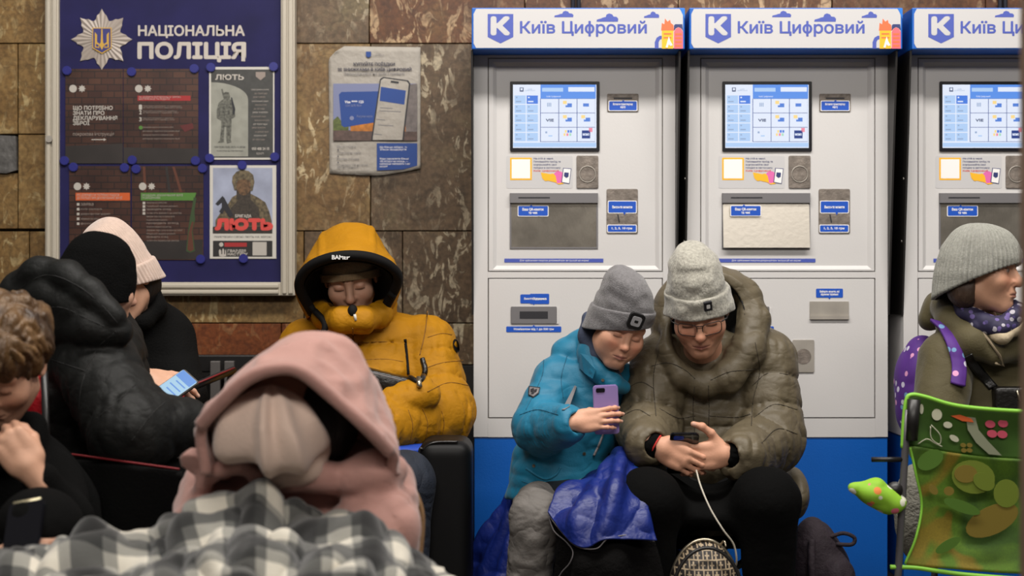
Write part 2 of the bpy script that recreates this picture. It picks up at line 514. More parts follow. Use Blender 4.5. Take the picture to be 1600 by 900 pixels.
# worn grey patch let into the wall
t_patch = mat('worn_steel', rgb(96, 94, 92), 0.5, 0.3, var=(25, .5), bump=[(30, .4)])
pt = prism('wall_hatch', [(WX(-20), WZ(211)), (WX(26), WZ(213)), (WX(28), WZ(266)), (WX(12), WZ(271)), (WX(-20), WZ(270))], WALL_Y - 0.012, 0.03, t_patch)
tag(pt, 'worn grey metal plate set in the stone wall left of the notice board', 'wall plate')

# brown pillar edge in the near right foreground
pil_m = mat('brown_pillar_stone', rgb(122, 98, 80), 0.6, var=(8, .25))
pil = box('pillar', (P(1591, 450, 2.2)[0], 1.95, 0), (P(1591, 450, 2.2)[0] + 0.11, 2.2, 3.9), pil_m, bevel=0.008)
tag(pil, 'brown stone pillar at the right edge of the view', kind='structure')

# conduits on the wall above the kiosks
con_m = mat('grey_conduit', rgb(70, 68, 66), 0.4, 0.6)
for px in (895, 904, 1561, 1569):
    c = tube('conduit', [(WX(px), WALL_Y - 0.012, 1.3), (WX(px), WALL_Y - 0.012, 3.4)], 0.008, con_m)
    tag(c, {895: 'left one of the two grey conduits above the leftmost ticket kiosk', 904: 'right one of the two grey conduits above the leftmost ticket kiosk',
            1561: 'left one of the two grey conduits above the rightmost ticket kiosk', 1569: 'right one of the two grey conduits above the rightmost ticket kiosk'}[px], 'conduit', 'conduits on the wall')

# ================================================================== ticket kiosks
k_white = mat('kiosk_white_paint', rgb(198, 196, 195), 0.45, var=(3, .03), bump=[(160, .03)])
k_blue = mat('kiosk_blue_paint', rgb(0, 88, 178), 0.45, bump=[(200, .06)], var=(4, .06))
k_black = mat('kiosk_black_side', rgb(26, 24, 23), 0.45)
k_line = mat('kiosk_panel_gap', rgb(120, 114, 108), 0.7)
h_white = mat('header_white_film', rgb(188, 187, 188), 0.45)
h_navy = mat('header_print_indigo', rgb(66, 82, 165), 0.5)
h_blue = mat('header_blue_edge', rgb(16, 112, 205), 0.4)
p_orange = mat('print_orange', rgb(235, 105, 60), 0.5); p_yellow = mat('print_yellow', rgb(238, 175, 30), 0.5)
p_pink = mat('print_pink', rgb(232, 100, 110), 0.5); p_mag = mat('print_magenta', rgb(214, 100, 165), 0.5)
p_black = mat('print_black', rgb(30, 30, 36), 0.6); p_navy = mat('print_navy', rgb(40, 52, 105), 0.5)
p_grey = mat('print_grey', rgb(120, 120, 125), 0.6); p_red = mat('print_red', rgb(205, 70, 60), 0.5)
p_white = mat('print_white', rgb(232, 230, 228), 0.5)
steel = mat('satin_steel', rgb(168, 162, 153), 0.42, 0.35, var=(12, .15))
steel_f = mat('brushed_steel', rgb(150, 144, 134), 0.34, 0.85, var=(12, .25), bump=[(60, .12, (14, 1, 1))])
steel_d = mat('worn_dark_steel', rgb(122, 113, 105), 0.5, 0.25, var=(40, .3), bump=[(90, .2)])
steel_g = mat('grey_plate', rgb(112, 110, 112), 0.5, 0.2)
lab_blue = mat('label_blue', rgb(20, 78, 180), 0.4)
bezel_m = mat('screen_bezel', rgb(12, 12, 20), 0.3)
def emis(name, r, g, b, s=1.0): return mat(name, rgb(r, g, b), 0.3, emit=s)
e_bg = emis('screen_white', 226, 234, 250); e_men = emis('screen_pale_blue', 176, 206, 244); e_bar = emis('screen_blue', 92, 146, 232)
e_sel = emis('screen_selected', 70, 124, 222); e_ico = emis('screen_icon_blue', 80, 128, 214); e_yel = emis('screen_icon_yellow', 250, 218, 140)
e_dark = emis('screen_ink', 70, 84, 120); e_navy = emis('screen_navy_tile', 20, 56, 130); e_pink = emis('screen_pink', 240, 140, 160); e_line = emis('screen_lines', 60, 84, 150)
e_mid = emis('screen_mid_grey', 150, 172, 206); e_grn = emis('screen_green', 170, 222, 190)

K0 = root('ticket_kiosk', (-0.1237, 5.0, 0), 'leftmost white and blue ticket kiosk, behind the boy in teal', 'ticket kiosk', 'ticket kiosks along the wall')
def KX(px): return (px - 740) / 485.0
def KZ(py): return CAM_Z - (py - 450) / 485.0
def kp(name, x0, x1, y0, y1, y, th, m, par=K0, r=None, bevel=0.0):
    X0, X1, Z0, Z1 = KX(x0), KX(x1), KZ(y1), KZ(y0)
    pts = rrect(X0, X1, Z0, Z1, r) if r else [(X0, Z0), (X1, Z0), (X1, Z1), (X0, Z1)]
    return prism(name, pts, y, th, m, par, local=True, bevel=bevel)
def kt(name, body, x0, x1, y0, y1, y, m, par=K0, bold=0.0, align='C'):
    return text(name, body, KX(x0), KX(x1), KZ(y1), KZ(y0), y, m, par, local=True, bold=bold, align=align)
# cabinet: lower body, upper body with a recess
box('base', (0.002, 0.004, 0), (0.650, 0.44, KZ(684)), k_blue, K0, bevel=0.002, local=True)
def frame_prism(name, ox0, ox1, oz0, oz1, ix0, ix1, iz0, iz1, y, th, m, par):
    bm = bmesh.new()
    o = [(ox0, oz0), (ox1, oz0), (ox1, oz1), (ox0, oz1)]; i = [(ix0, iz0), (ix1, iz0), (ix1, iz1), (ix0, iz1)]
    fo = [bm.verts.new((p[0], y, p[1])) for p in o]; fi = [bm.verts.new((p[0], y, p[1])) for p in i]
    bo = [bm.verts.new((p[0], y + th, p[1])) for p in o]; bi = [bm.verts.new((p[0], y + th, p[1])) for p in i]
    for k in range(4):
        j = (k + 1) % 4
        bm.faces.new((fo[k], fo[j], fi[j], fi[k])); bm.faces.new((bo[j], bo[k], bi[k], bi[j]))
        bm.faces.new((fo[j], fo[k], bo[k], bo[j])); bm.faces.new((fi[k], fi[j], bi[j], bi[k]))
    bmesh.ops.recalc_face_normals(bm, faces=bm.faces[:])
    return bm_obj(name, bm, m, par, local=True)
GX0, GX1 = KX(763), KX(1035); GZT, GZB = KZ(91), KZ(424); LZT, LZB = KZ(435), KZ(653)
body = box('body', (0.0, 0.012, KZ(683)), (0.650, 0.42, 1.72), k_white, K0, bevel=0.003, local=True)
# front frame leaves 1.5 mm gaps around the two service doors
g = 0.0016
box('front_frame', (0.0, 0.0, KZ(683)), (GX0 - g, 0.014, 1.70), k_white, K0, bevel=0.001, local=True)
box('front_frame', (GX1 + g, 0.0, KZ(683)), (0.650, 0.014, 1.70), k_white, K0, bevel=0.001, local=True)
box('front_frame', (GX0 - g, 0.0, GZT + g), (GX1 + g, 0.014, 1.70), k_white, K0, local=True)
box('front_frame', (GX0 - g, 0.0, LZT + g), (GX1 + g, 0.014, GZB - g), k_white, K0, local=True)
box('front_frame', (GX0 - g, 0.0, KZ(683)), (GX1 + g, 0.014, LZB - g), k_white, K0, local=True)
box('panel_gap', (GX0 - g, 0.0105, LZB - g), (GX1 + g, 0.0125, GZT + g), k_line, K0, local=True)
# upper door: a tray with sloping cheeks, sunk panel
BX0, BX1, BZT, BZB = KX(776), KX(1024), KZ(103), KZ(415)
bm = bmesh.new()
def ring(x0, x1, z0, z1, y): return [bm.verts.new(q) for q in ((x0, y, z0), (x1, y, z0), (x1, y, z1), (x0, y, z1))]
r1 = ring(GX0 + g, GX1 - g, GZB + g, GZT - g, 0.001); r2 = ring(BX0 - .012, BX1 + .012, BZB - .012, BZT + .012, 0.001); r3 = ring(BX0, BX1, BZB, BZT, 0.010)
r0 = ring(GX0 + g, GX1 - g, GZB + g, GZT - g, 0.011)
for A_, B_ in ((r0, r1), (r1, r2), (r2, r3)):
    for k in range(4): bm.faces.new((A_[k], A_[(k + 1) % 4], B_[(k + 1) % 4], B_[k]))
bm.faces.new(r3)
bmesh.ops.recalc_face_normals(bm, faces=bm.faces[:])
if sum(f.normal.y * f.calc_area() for f in bm.faces) > 0: bmesh.ops.reverse_faces(bm, faces=bm.faces[:])
udoor = bm_obj('upper_door', bm, k_white, K0, local=True)
ldoor = box('lower_door', (GX0 + g, 0.0, LZB + g), (GX1 - g, 0.011, LZT - g), k_white, K0, bevel=0.001, local=True)
PY = 0.010   # sunk panel plane
# dark side gussets
for sx0, sx1 in ((-0.006, 0.0), (0.650, 0.656)):
    bm = bmesh.new()
    prof = [(0.0, KZ(492)), (-0.105, 1.70), (0.42, 1.70), (0.42, KZ(492))]
    a = [bm.verts.new((sx0, q[0], q[1])) for q in prof]; b = [bm.verts.new((sx1, q[0], q[1])) for q in prof]
    bm.faces.new(a); bm.faces.new(b[::-1])
    for k in range(4): bm.faces.new((a[k], a[(k + 1) % 4], b[(k + 1) % 4], b[k]))
    bmesh.ops.recalc_face_normals(bm, faces=bm.faces[:])
    sd = bm_obj('side_panel', bm, k_black, K0, local=True)
    scr = mat('screw_head', rgb(190, 186, 178), 0.3, 0.8)
    for zz in (1.30, 1.10):
        yy = -0.105 * (zz - KZ(492)) / (1.70 - KZ(492)) + 0.03
        xs = sx0 - 0.0015 if sx0 < 0 else sx1 + 0.0015
        tube('screw', [(xs, yy, zz), (xs + (0.003 if sx0 < 0 else -0.003), yy, zz)], 0.005, scr, sd, seg=8, local=True)
# header sign
HY = -0.12; HS = 4.88 / F_PX
def HX(px): return (px - 800) * HS + 0.1237
def HZ(py): return CAM_Z - (py - 450) * HS
hd = box('header', (HX(737), HY, HZ(77)), (HX(1070), 0.42, HZ(12)), k_blue, K0, bevel=0.003, local=True)
prism('sign_face', [(HX(740), HZ(22)), (HX(744), HZ(14)), (HX(1062), HZ(14)), (HX(1067), HZ(22)), (HX(1067), HZ(75)), (HX(744), HZ(75)), (HX(740), HZ(68))], HY - 0.0012, 0.0015, h_white, hd, local=True)
prism('blue_corner', [(HX(1062), HZ(13)), (HX(1070), HZ(13)), (HX(1070), HZ(30))], HY - 0.0016, 0.0008, h_blue, hd, local=True)
def hp(name, pts, m, d=0.0017): return prism(name, [(HX(a), HZ(b)) for a, b in pts], HY - d, 0.0004, m, hd, local=True)
hp('shield', [(762, 22), (802, 22), (802, 58), (782, 68), (762, 58)], h_navy)
text('shield_letter', 'К', HX(769), HX(795), HZ(53), HZ(28), HY - 0.0023, h_white, hd, local=True, bold=0.06)
text('sign_lettering', 'Київ Цифровий', HX(813), HX(1010), HZ(57), HZ(33), HY - 0.0019, h_navy, hd, local=True, bold=0.022)
def cloud(x0, x1, y0, y1):
    w = x1 - x0; h = y1 - y0
    pts = [(x0, y1), (x0 + .02 * w, y1 - .25 * h), (x0 + .2 * w, y1 - .38 * h), (x0 + .3 * w, y1 - .5 * h), (x0 + .42 * w, y1 - .55 * h), (x0 + .46 * w, y0 + .15 * h), (x0 + .58 * w, y0), (x0 + .72 * w, y0 + .12 * h),
           (x0 + .78 * w, y0 + .38 * h), (x0 + .92 * w, y0 + .42 * h), (x1, y0 + .65 * h), (x1 - .02 * w, y1)]
    hp('cloud', pts, h_navy)
cloud(866, 896, 17, 27); cloud(932, 966, 21, 34); cloud(1006, 1030, 18, 28)
hp('tower', [(1034, 48), (1052, 48), (1052, 76), (1034, 76)], p_yellow)
hp('tower_windows', [(1037, 52), (1049, 52), (1049, 54), (1037, 54)], p_orange, .0022)
hp('tower_windows', [(1037, 58), (1049, 58), (1049, 60), (1037, 60)], p_orange, .0022)
hp('tower_dome', [(1033, 48), (1034, 36), (1038, 38), (1039, 29), (1043, 34), (1047, 31), (1048, 36), (1052, 39), (1053, 48)], p_orange)
hp('tower', [(1053, 76), (1053, 50), (1056, 45), (1060, 43), (1064, 45), (1067, 50), (1067, 76)], p_pink)
for yy in (52, 58, 64, 70):
    hp('tower_windows', [(1055, yy), (1065, yy), (1065, yy + 3), (1055, yy + 3)], p_orange, .0022)
hp('tower_roof', [(1053, 48), (1053, 40), (1055, 38), (1066, 38), (1067, 48), (1064, 44), (1060, 42), (1056, 44)], p_navy, .0025)
hp('figure', [(1040, 74), (1043, 64), (1045, 57), (1047, 64), (1051, 71), (1047, 72), (1045, 69), (1043, 75)], p_white, .0027)
hp('arch', [(1023, 76), (1023, 66), (1026, 59), (1031, 56), (1034, 56), (1034, 61), (1031, 62), (1029, 66), (1029, 76)], h_navy)
# touch screen
scn = kp('screen', 797, 937, 127, 236, PY - 0.006, 0.006, bezel_m, r=0.003)
def sp(name, x0, x1, y0, y1, m, d=0.0): return kp(name, x0, x1, y0, y1, PY - 0.0066 - d, 0.0004, m, scn)
def st(name, b, x0, x1, y0, y1, m, d=0.0012, bold=0.0, align='C'): return kt(name, b, x0, x1, y0, y1, PY - 0.0066 - d, m, scn, bold, align)
sp('display', 801.5, 932, 132, 231, e_bg)
sp('title_bar', 844.5, 931, 132, 154, e_bar, .0004)
sp('search_field', 888, 929, 136, 143, e_bg, .0008); sp('back_button', 847, 880, 137, 143, e_men, .0008)
st('screen_title', 'Київ Цифровий', 854, 876, 149, 152.5, e_bg)
sp('crest', 812, 818, 136.5, 143, e_dark, .0004); sp('crest', 813.3, 816.7, 137.5, 141, e_bg, .0008); st('screen_logo_text', 'КИЇВ\nЦИФРОВИЙ', 820, 836, 138, 142.5, e_mid)
for r_ in range(5):
    for c_ in range(2):
        x = 804 + c_ * 19; y = 149 + r_ * 14.6
        sel = (r_ == 0 and c_ == 1)
        sp('menu_tile', x, x + 17.5, y, y + 13, e_sel if sel else e_men, .0004)
        sp('menu_icon', x + 2, x + 4.5, y + 2, y + 4.2, e_bg if sel else e_mid, .0008)
        sp('menu_text', x + 2, x + 10.5, y + 8.5, y + 10.5, e_bg if sel else e_mid, .0008)
sp('tile_lines', 844, 930, 154, 221.5, e_line, .0004)
for r_ in range(3):
    for c_ in range(3):
        x = 845 + c_ * 28.6; y = 154.4 + r_ * 22.4
        sp('app_tile', x, x + 27.6, y, y + 21.6, e_bg, .0008)
        k = r_ * 3 + c_; ic = lambda a, b, c, d, m: sp('app_icon', x + a, x + b, y + c, y + d, m, .0012)
        if k == 0: [ic(10 + i * 2.4, 11.4 + i * 2.4, 6, 12, e_mid) for i in range(3)]
        elif k in (1, 4, 5): ic(6, 12, 3, 8, e_yel); ic(13, 20, 7, 13, e_ico); ic(10, 15, 10, 13, e_ico)
        elif k == 2: ic(9, 18, 7, 12, e_ico)
        elif k == 3: st('app_text', 'VIE', x + 8, x + 20, y + 9, y + 13, e_dark, .0014, bold=.04)
        elif k == 6: ic(7, 10, 6, 9, e_mid); ic(12, 18, 12, 14, e_men)
        elif k == 7:
            for q, mm in enumerate((e_yel, e_sel, e_ico)): ic(9 + q * 4, 12 + q * 4, 4, 8, mm)
            for q, mm in enumerate((e_yel, e_pink, e_grn)): ic(7 + q * 4.5, 10 + q * 4.5, 9, 13, mm)
        else: ic(7, 20, 4.5, 17, e_navy); ic(18, 23.5, 0.5, 7, e_pink); st('app_text', 'моно', x + 8.5, x + 18.5, y + 9, y + 12.5, e_bg, .0016, bold=.04)
sp('status_bar', 802, 931.5, 223, 229.5, e_men, .0002)
# card reader
cr = kp('card_reader', 949, 998, 146, 174, PY - 0.004, 0.005, steel_d, r=0.004, bevel=.001)
def label(par, x0, x1, y0, y1, body, d, tip=None, white=True):
    l = kp('label', x0, x1, y0, y1, PY - d, 0.0006, lab_blue, par, r=0.003)
    if white: kp('label_rim', x0 - 1.2, x1 + 1.2, y0 - 1.2, y1 + 1.2, PY - d + .0004, 0.0004, p_white, par, r=0.004)
    h = (y1 - y0); n = body.count('\n') + 1
    th_ = min(h * 0.62, 4.2 * n + 1.0 * (n - 1)); cy = (y0 + y1) / 2
    # lettering is only one of the label's own marks: keep it a sub-part of the plate
    kt('label_text', body, x0 + (x1 - x0) * .14, x1 - (x1 - x0) * .14, cy - th_ / 2, cy + th_ / 2, PY - d - .0004, p_white, par, bold=0.03)
    if tip: prism('label_tip', [(KX(tip[0] - 2), KZ(tip[1])), (KX(tip[0] + 2), KZ(tip[1])), (KX(tip[0]), KZ(tip[2]))], PY - d - .0001, .0006, lab_blue, par, local=True)
kp('card_slot', 959, 988, 152, 154.5, PY - 0.0046, .0006, p_black, cr)
label(cr, 952, 995, 158, 172, 'Вставте транспортну\nкарту', .005, (974, 158, 155.5))
# information sticker; the code inside the yellow square is left blank
stk = kp('sticker', 791, 895, 243, 294, PY - 0.0006, .0006, h_white, r=0.006)
kp('code_frame', 797, 831, 246, 281, PY - .0011, .0005, p_yellow, stk); kp('code_field', 799.5, 828.5, 248.5, 278.5, PY - .0015, .0004, p_white, stk)
for i, (s_, w_) in enumerate((('Не стій в черзі.', 31), ('Поповнюйте проїзд та', 42), ('контролюйте свої', 36), ('поїздки в застосунку', 42))):
    kt('sticker_text', s_, 834, 834 + w_, 245.8 + i * 4.8, 249.4 + i * 4.8, PY - .0011, p_navy, stk, bold=.01)
kt('sticker_text', 'Київ Цифровий', 834, 873, 265, 268.6, PY - .0011, p_red, stk, bold=.02)
prism('pink_blob', [(KX(a), KZ(b)) for a, b in circ(873, 277, 9, 20, 10)], PY - .0011, .0005, p_mag, stk, local=True)
kv = spline([(846, 270, 0), (849, 280, 0), (855, 281, 0), (861, 273, 0), (867, 273, 0), (870, 286, 0), (880, 286, 0)], 30)
prism('yellow_ribbon', [(KX(q[0] - .9), KZ(q[1] - .9)) for q in kv] + [(KX(q[0] + .9), KZ(q[1] + .9)) for q in kv[::-1]], PY - .0016, .0005, p_yellow, stk, local=True)
prism('phone_print', [(KX(a), KZ(b)) for a, b in ((880, 262), (893, 263), (890, 287), (877, 285))], PY - .0018, .0005, p_navy, stk, local=True)
prism('phone_print_screen', [(KX(a), KZ(b)) for a, b in ((881, 263), (892, 264), (889.3, 286), (878.3, 284))], PY - .0021, .0004, p_white, stk, local=True)
prism('phone_print_shield', [(KX(a), KZ(b)) for a, b in ((882, 269), (889, 269.5), (888.4, 276), (885, 278), (881.2, 275))], PY - .0024, .0004, p_navy, stk, local=True)
# contactless reader
rd = kp('contactless_reader', 901, 935, 243, 294, PY - .004, .005, steel_d, r=.004, bevel=.001)
tube('reader_ring', [(KX(918) + .026 * math.cos(a), PY - .0045, KZ(272) + .026 * math.sin(a)) for a in np.linspace(0, 2 * math.pi, 28, endpoint=False)], .0018, steel, rd, seg=6, local=True, closed=True)
tube('reader_button', [(KX(918), PY - .004, KZ(272)), (KX(918), PY - .0052, KZ(272))], .022, steel_d, rd, seg=24, local=True, smooth=False)
# collection tray: a sunk pocket with a sloping steel flap
tr = frame_prism('collection_tray', KX(796.5), KX(934.5), KZ(388.5), KZ(301.5), KX(799), KX(932), KZ(386), KZ(304), PY - .003, .004, steel_g, K0)
bm = bmesh.new()
q = [(KX(798), PY - .001, KZ(387)), (KX(933), PY - .001, KZ(387)), (KX(933), PY - .0022, KZ(316)), (KX(798), PY - .0022, KZ(316))]
vs = [bm.verts.new(v) for v in q] + [bm.verts.new((v[0], PY + .0012, v[2])) for v in q]
for f in ((0, 1, 2, 3), (7, 6, 5, 4), (0, 4, 5, 1), (1, 5, 6, 2), (2, 6, 7, 3), (3, 7, 4, 0)): bm.faces.new([vs[i] for i in f])
bmesh.ops.recalc_face_normals(bm, faces=bm.faces[:])
bm_obj('tray_flap', bm, steel_f, tr, local=True)
kp('tray_lintel', 797, 934, 302, 317, PY - .012, .013, steel_g, tr)
kp('receipt_slot', 810, 859, 308, 310, PY - .0126, .0008, p_black, tr)
label(tr, 810, 856, 322, 337, 'Ваш QR-квиток\nта чек', .0045, (830, 322, 319))
# coin plate
cp = kp('coin_plate', 948, 997, 295, 365, PY - .003, .004, steel_d, r=.005, bevel=.001)
label(cp, 951, 994, 314.5, 332, 'Вносьте монети', .004, (976, 332, 336)); label(cp, 950, 994, 352, 362, '1, 2, 5, 10 грн', .004)
prism('coin_slot', [(KX(a), KZ(b)) for a, b in ((964.5, 335), (966.5, 335), (969, 348), (967, 348))], PY - .0036, .0006, p_black, cp, local=True)
kp('notice_strip', 788, 943, 404, 410, PY - .0012, .0006, h_navy)
kt('strip_text', 'Для здійснення покупки дотримуйтесь інструкцій на екрані', 812, 920, 405.4, 408.8, PY - .0018, p_white, K0)
# lower door furniture (door face is y = 0)
PY = 0.0
ba = kp('bill_acceptor', 798, 870, 479, 506, -.004, .005, steel_g, r=.004, bevel=.001)
kp('bill_slot', 812, 856, 486.5, 498, -.0046, .0008, p_black, ba)
label(ba, 813, 856, 460, 474, 'Внесіть купюри', .0012, (834, 474, 477), white=False); label(ba, 791, 877, 510, 519, 'Номіналом від 1 до 500 грн', .0012, (834, 510, 507.5), white=False)
ox = 1066 - 740 + 6        # the second kiosk shows this part of the front; same place on every kiosk
dx = (0.5608 + 0.1237) * 485
cr2 = kp('coin_return', 1265 - dx, 1326 - dx, 471, 499.5, -.003, .004, steel, r=.002)
kp('coin_return_lip', 1265 - dx, 1326 - dx, 493, 499, -.008, .006, steel, cr2)
label(cr2, 1275 - dx, 1317 - dx, 451, 465, 'Виберіть монети, які\nвідхилив термінал', .0012, (1296 - dx, 465, 468), white=False)
rd2 = kp('return_cup', 1238 - dx, 1272 - dx, 531, 582, -.004, .005, steel, r=.004, bevel=.001)
tube('cup_recess', [(KX(1255 - dx), -.003, KZ(557)), (KX(1255 - dx), -.0046, KZ(557))], .025, steel_d, rd2, seg=28, local=True, smooth=False)
kp('service_cover', 1186 - dx, 1205 - dx, 481, 506, -.003, .004, k_white, r=.002)
label(K0, 1160 - dx, 1190 - dx, 459, 475, 'Здача', .0012, white=False)

def copy_tree(o, parent=None):
    c = o.copy(); COL.objects.link(c)
    if parent is not None: c.parent = parent
    for ch in list(o.children): copy_tree(ch, c)
    return c
K1 = copy_tree(K0); K1.location.x = 0.5608; K1['label'] = 'middle white and blue ticket kiosk, behind the woman in olive'
K2 = copy_tree(K0); K2.location.x = 1.2613; K2['label'] = 'rightmost white and blue ticket kiosk, cut off by the pillar'
# middle kiosk's shinier flap, tilted and paler to put the lamp's reflection in
steel_b = mat('glint_steel', rgb(190, 184, 174), .42, .9, bump=[(70, .04)])
for tr_ in K1.children:
    if tr_.name.startswith('collection_tray'):
        for c in tr_.children:
            if c.name.startswith('tray_flap'):
                me = c.data.copy(); me.materials.clear(); me.materials.append(steel_b); zt_ = KZ(316)
                for v in me.vertices: v.co.y -= (zt_ - v.co.z) * math.tan(R(6.5))
                c.data = me
            elif c.name.startswith('label'): c.location.y -= .010
# ================================================================== notice board and posters
BY = 5.40
def QX(px): return (px - 800) / F_PX * BY
def QZ(py): return CAM_Z - (py - 450) / F_PX * BY
fr_m = mat('board_frame_cream', rgb(176, 168, 153), 0.45, bump=[(80, .05)])
bl_m = mat('board_blue', rgb(27, 25, 72), 0.65, spec=.25, var=(7, .25), coords='Object')
NB = root('notice_board', (QX(265), WALL_Y, QZ(462)), 'large blue police notice board in a cream frame on the wall', 'notice board')
prism('back_panel', [(QX(88), QZ(446)), (QX(444), QZ(446)), (QX(444), QZ(-160)), (QX(88), QZ(-160))], BY + 0.012, 0.03, bl_m, NB)
def rail(x0, x1, y0, y1, axis):
    """frame rail with two stepped ridges"""
    X0, X1, Z0, Z1 = QX(x0), QX(x1), QZ(y1), QZ(y0)
    n = 3
    box('frame_rail', (X0, BY - 0.006, Z0), (X1, BY + 0.045, Z1), fr_m, NB, bevel=0.003)
    if axis == 'v':
        w = (X1 - X0)
        for a, b in ((0.12, .42), (.55, .88)): box('frame_ridge', (X0 + a * w, BY - 0.014, Z0 + .006), (X0 + b * w, BY, Z1 - .006), fr_m, NB, bevel=0.004)
    else:
        w = (Z1 - Z0)
        for a, b in ((0.12, .42), (.55, .88)): box('frame_ridge', (X0 + .006, BY - 0.014, Z0 + a * w), (X1 - .006, BY, Z0 + b * w), fr_m, NB, bevel=0.004)
rail(71, 92, -160, 462, 'v'); rail(439, 461, -160, 462, 'v'); rail(92, 439, 441, 462, 'h'); rail(92, 439, -180, -160, 'h')
lock = tube('lock', [(QX(79), BY - .022, QZ(218)), (QX(79), BY - .01, QZ(218))], .012, steel, NB, seg=16, smooth=False)
FY = BY + 0.0115
star_m = mat('badge_silver', rgb(158, 147, 138), 0.5, .1)
cx, cz = 158, 61
# eight pointed rayed star built from narrow wedges with a raised spine
bm = bmesh.new(); c0 = bm.verts.new((QX(cx), FY - .008, QZ(cz)))
npt = 64; outl = []
for i in range(npt):
    a = 2 * math.pi * i / npt
    k = (i % 8) / 8.0; tt = abs(k - 0) if k <= .5 else 1 - k
    rr = 48 - (48 - 31) * (tt / .5) ** .8
    if (i // 8) % 2 == 0 and k == 0: rr = 48
    rr -= (1.6 if i % 2 else 0)
    outl.append(bm.verts.new((QX(cx + rr * math.sin(a)), FY - (.0015 if i % 2 else .004), QZ(cz - rr * math.cos(a)))))
for i in range(npt): bm.faces.new((c0, outl[(i + 1) % npt], outl[i]))
bmesh.ops.recalc_face_normals(bm, faces=bm.faces[:])
if sum(f.normal.y for f in bm.faces) > 0: bmesh.ops.reverse_faces(bm, faces=bm.faces[:])
badge = bm_obj('badge_star', bm, star_m, NB)
def qp(name, pts, m, y, par, th=.0006): return prism(name, [(QX(a), QZ(b)) for a, b in pts], y, th, m, par)
gold = mat('print_gold', rgb(190, 150, 60), 0.5); bl2 = mat('print_board_blue', rgb(48, 48, 110), 0.5)
qp('badge_shield_rim', [(144, 43), (174, 43), (174, 75), (159, 84), (144, 75)], gold, FY - .0092, badge)
qp('badge_shield', [(145.5, 44.5), (172.5, 44.5), (172.5, 74), (159, 82), (145.5, 74)], bl2, FY - .0098, badge)
ty = FY - .0104
qp('trident', [(158, 46), (159, 45), (160, 46), (160.8, 66), (163, 70), (159, 78), (155, 70), (157.2, 66)], gold, ty, badge)
qp('trident', [(148, 50), (151.5, 54), (151.5, 66), (155, 68), (155, 75), (148, 74)], gold, ty, badge)
qp('trident', [(170, 50), (166.5, 54), (166.5, 66), (163, 68), (163, 75), (170, 74)], gold, ty, badge)
qp('trident_gap', [(150, 68.5), (154, 70), (154, 73), (150, 72.5)], bl2, ty - .0006, badge); qp('trident_gap', [(168, 68.5), (164, 70), (164, 73), (168, 72.5)], bl2, ty - .0006, badge)
let_m = mat('board_lettering', rgb(182, 174, 165), 0.5)
def qt(name, b, x0, x1, y0, y1, y, m, par, bold=0.0, align='C'): return text(name, b, QX(x0), QX(x1), QZ(y1), QZ(y0), y, m, par, bold=bold, align=align)
qt('board_lettering', 'НАЦІОНАЛЬНА', 215, 381, 39, 58, FY, let_m, NB, bold=.03)
qt('board_lettering', 'ПОЛІЦІЯ', 215, 382, 66, 95, FY, let_m, NB, bold=.045)

qp('lettering_stem', [(376.2, 66.3), (382.2, 66.3), (382.2, 95), (376.2, 95)], let_m, FY - .0006, NB, .0003)

def brick_mat(name, c1, c2, mort, dark):
    t = NT(name); tc = t.add('ShaderNodeTexCoord')
    mp = t.add('ShaderNodeMapping'); mp.inputs['Rotation'].default_value = (R(90), 0, 0); mp.inputs['Scale'].default_value = (1, 1, 1)
    t.link(tc.outputs['Object'], mp.inputs[0])
    br = t.add('ShaderNodeTexBrick', i_Scale=11.0); br.inputs['Color1'].default_value = c1; br.inputs['Color2'].default_value = c2; br.inputs['Mortar'].default_value = mort
    br.inputs['Mortar Size'].default_value = .02
    t.link(mp.outputs[0], br.inputs['Vector'])
    n = t.add('ShaderNodeTexNoise', i_Scale=6.0, i_Detail=4.0); t.link(tc.outputs['Object'], n.inputs['Vector'])
    r = t.ramp(n.outputs['Fac'], [(.35, dark), (.65, (1.1, 1.1, 1.1, 1))])
    t.link(t.mix(1.0, br.outputs['Color'], r.outputs[0], 'MULTIPLY'), t.b.inputs['Base Color']); t.b.inputs['Roughness'].default_value = .4
    return t.m
brick1 = brick_mat('brick_print', rgb(74, 46, 34), rgb(58, 34, 28), rgb(38, 26, 23), (.55, .5, .5, 1))
soot = mat('print_soot', rgb(38, 32, 30), .5, var=(10, .3))
ink = mat('poster_ink_pale', rgb(172, 166, 158), .6); ink2 = mat('poster_ink_dim', rgb(138, 126, 118), .6)
pr_red = mat('poster_red', rgb(150, 34, 36), .5); pr_or = mat('poster_orange', rgb(190, 84, 34), .5); pr_gr = mat('poster_green', rgb(72, 118, 44), .5)
paper = mat('poster_paper', rgb(190, 186, 178), .6); pr_wood = mat('poster_wood_brown', rgb(84, 44, 28), .5)
PY_ = BY + .009
def poster(px0, px1, py0, py1, m, label, name='poster', y=PY_, grp='posters pinned to the notice board'):
    o = prism(name, [(QX(px0), QZ(py1)), (QX(px1), QZ(py1)), (QX(px1), QZ(py0)), (QX(px0), QZ(py0))], y, .0012, m)
    return tag(o, label, 'poster', grp)
def badges(par, x, y):
    for i, dx_ in enumerate((0, 14)):
        pts = []
        for k in range(16):
            a = 2 * math.pi * k / 16; rr = 6.0 if (k % 2 == 0 or i == 0) else 3.8
            pts.append((x + dx_ + rr * math.sin(a), y - rr * math.cos(a)))
        qp('printed_badge', pts, ink, PY_ - .0006, par)
p1 = poster(101, 191, 107, 255, brick1, 'brown brick-print poster with four lines of white capitals, upper left of board')
qp('floor_print', [(101, 228), (191, 224), (191, 255), (101, 255)], soot, PY_ - .0003, p1, .0004)
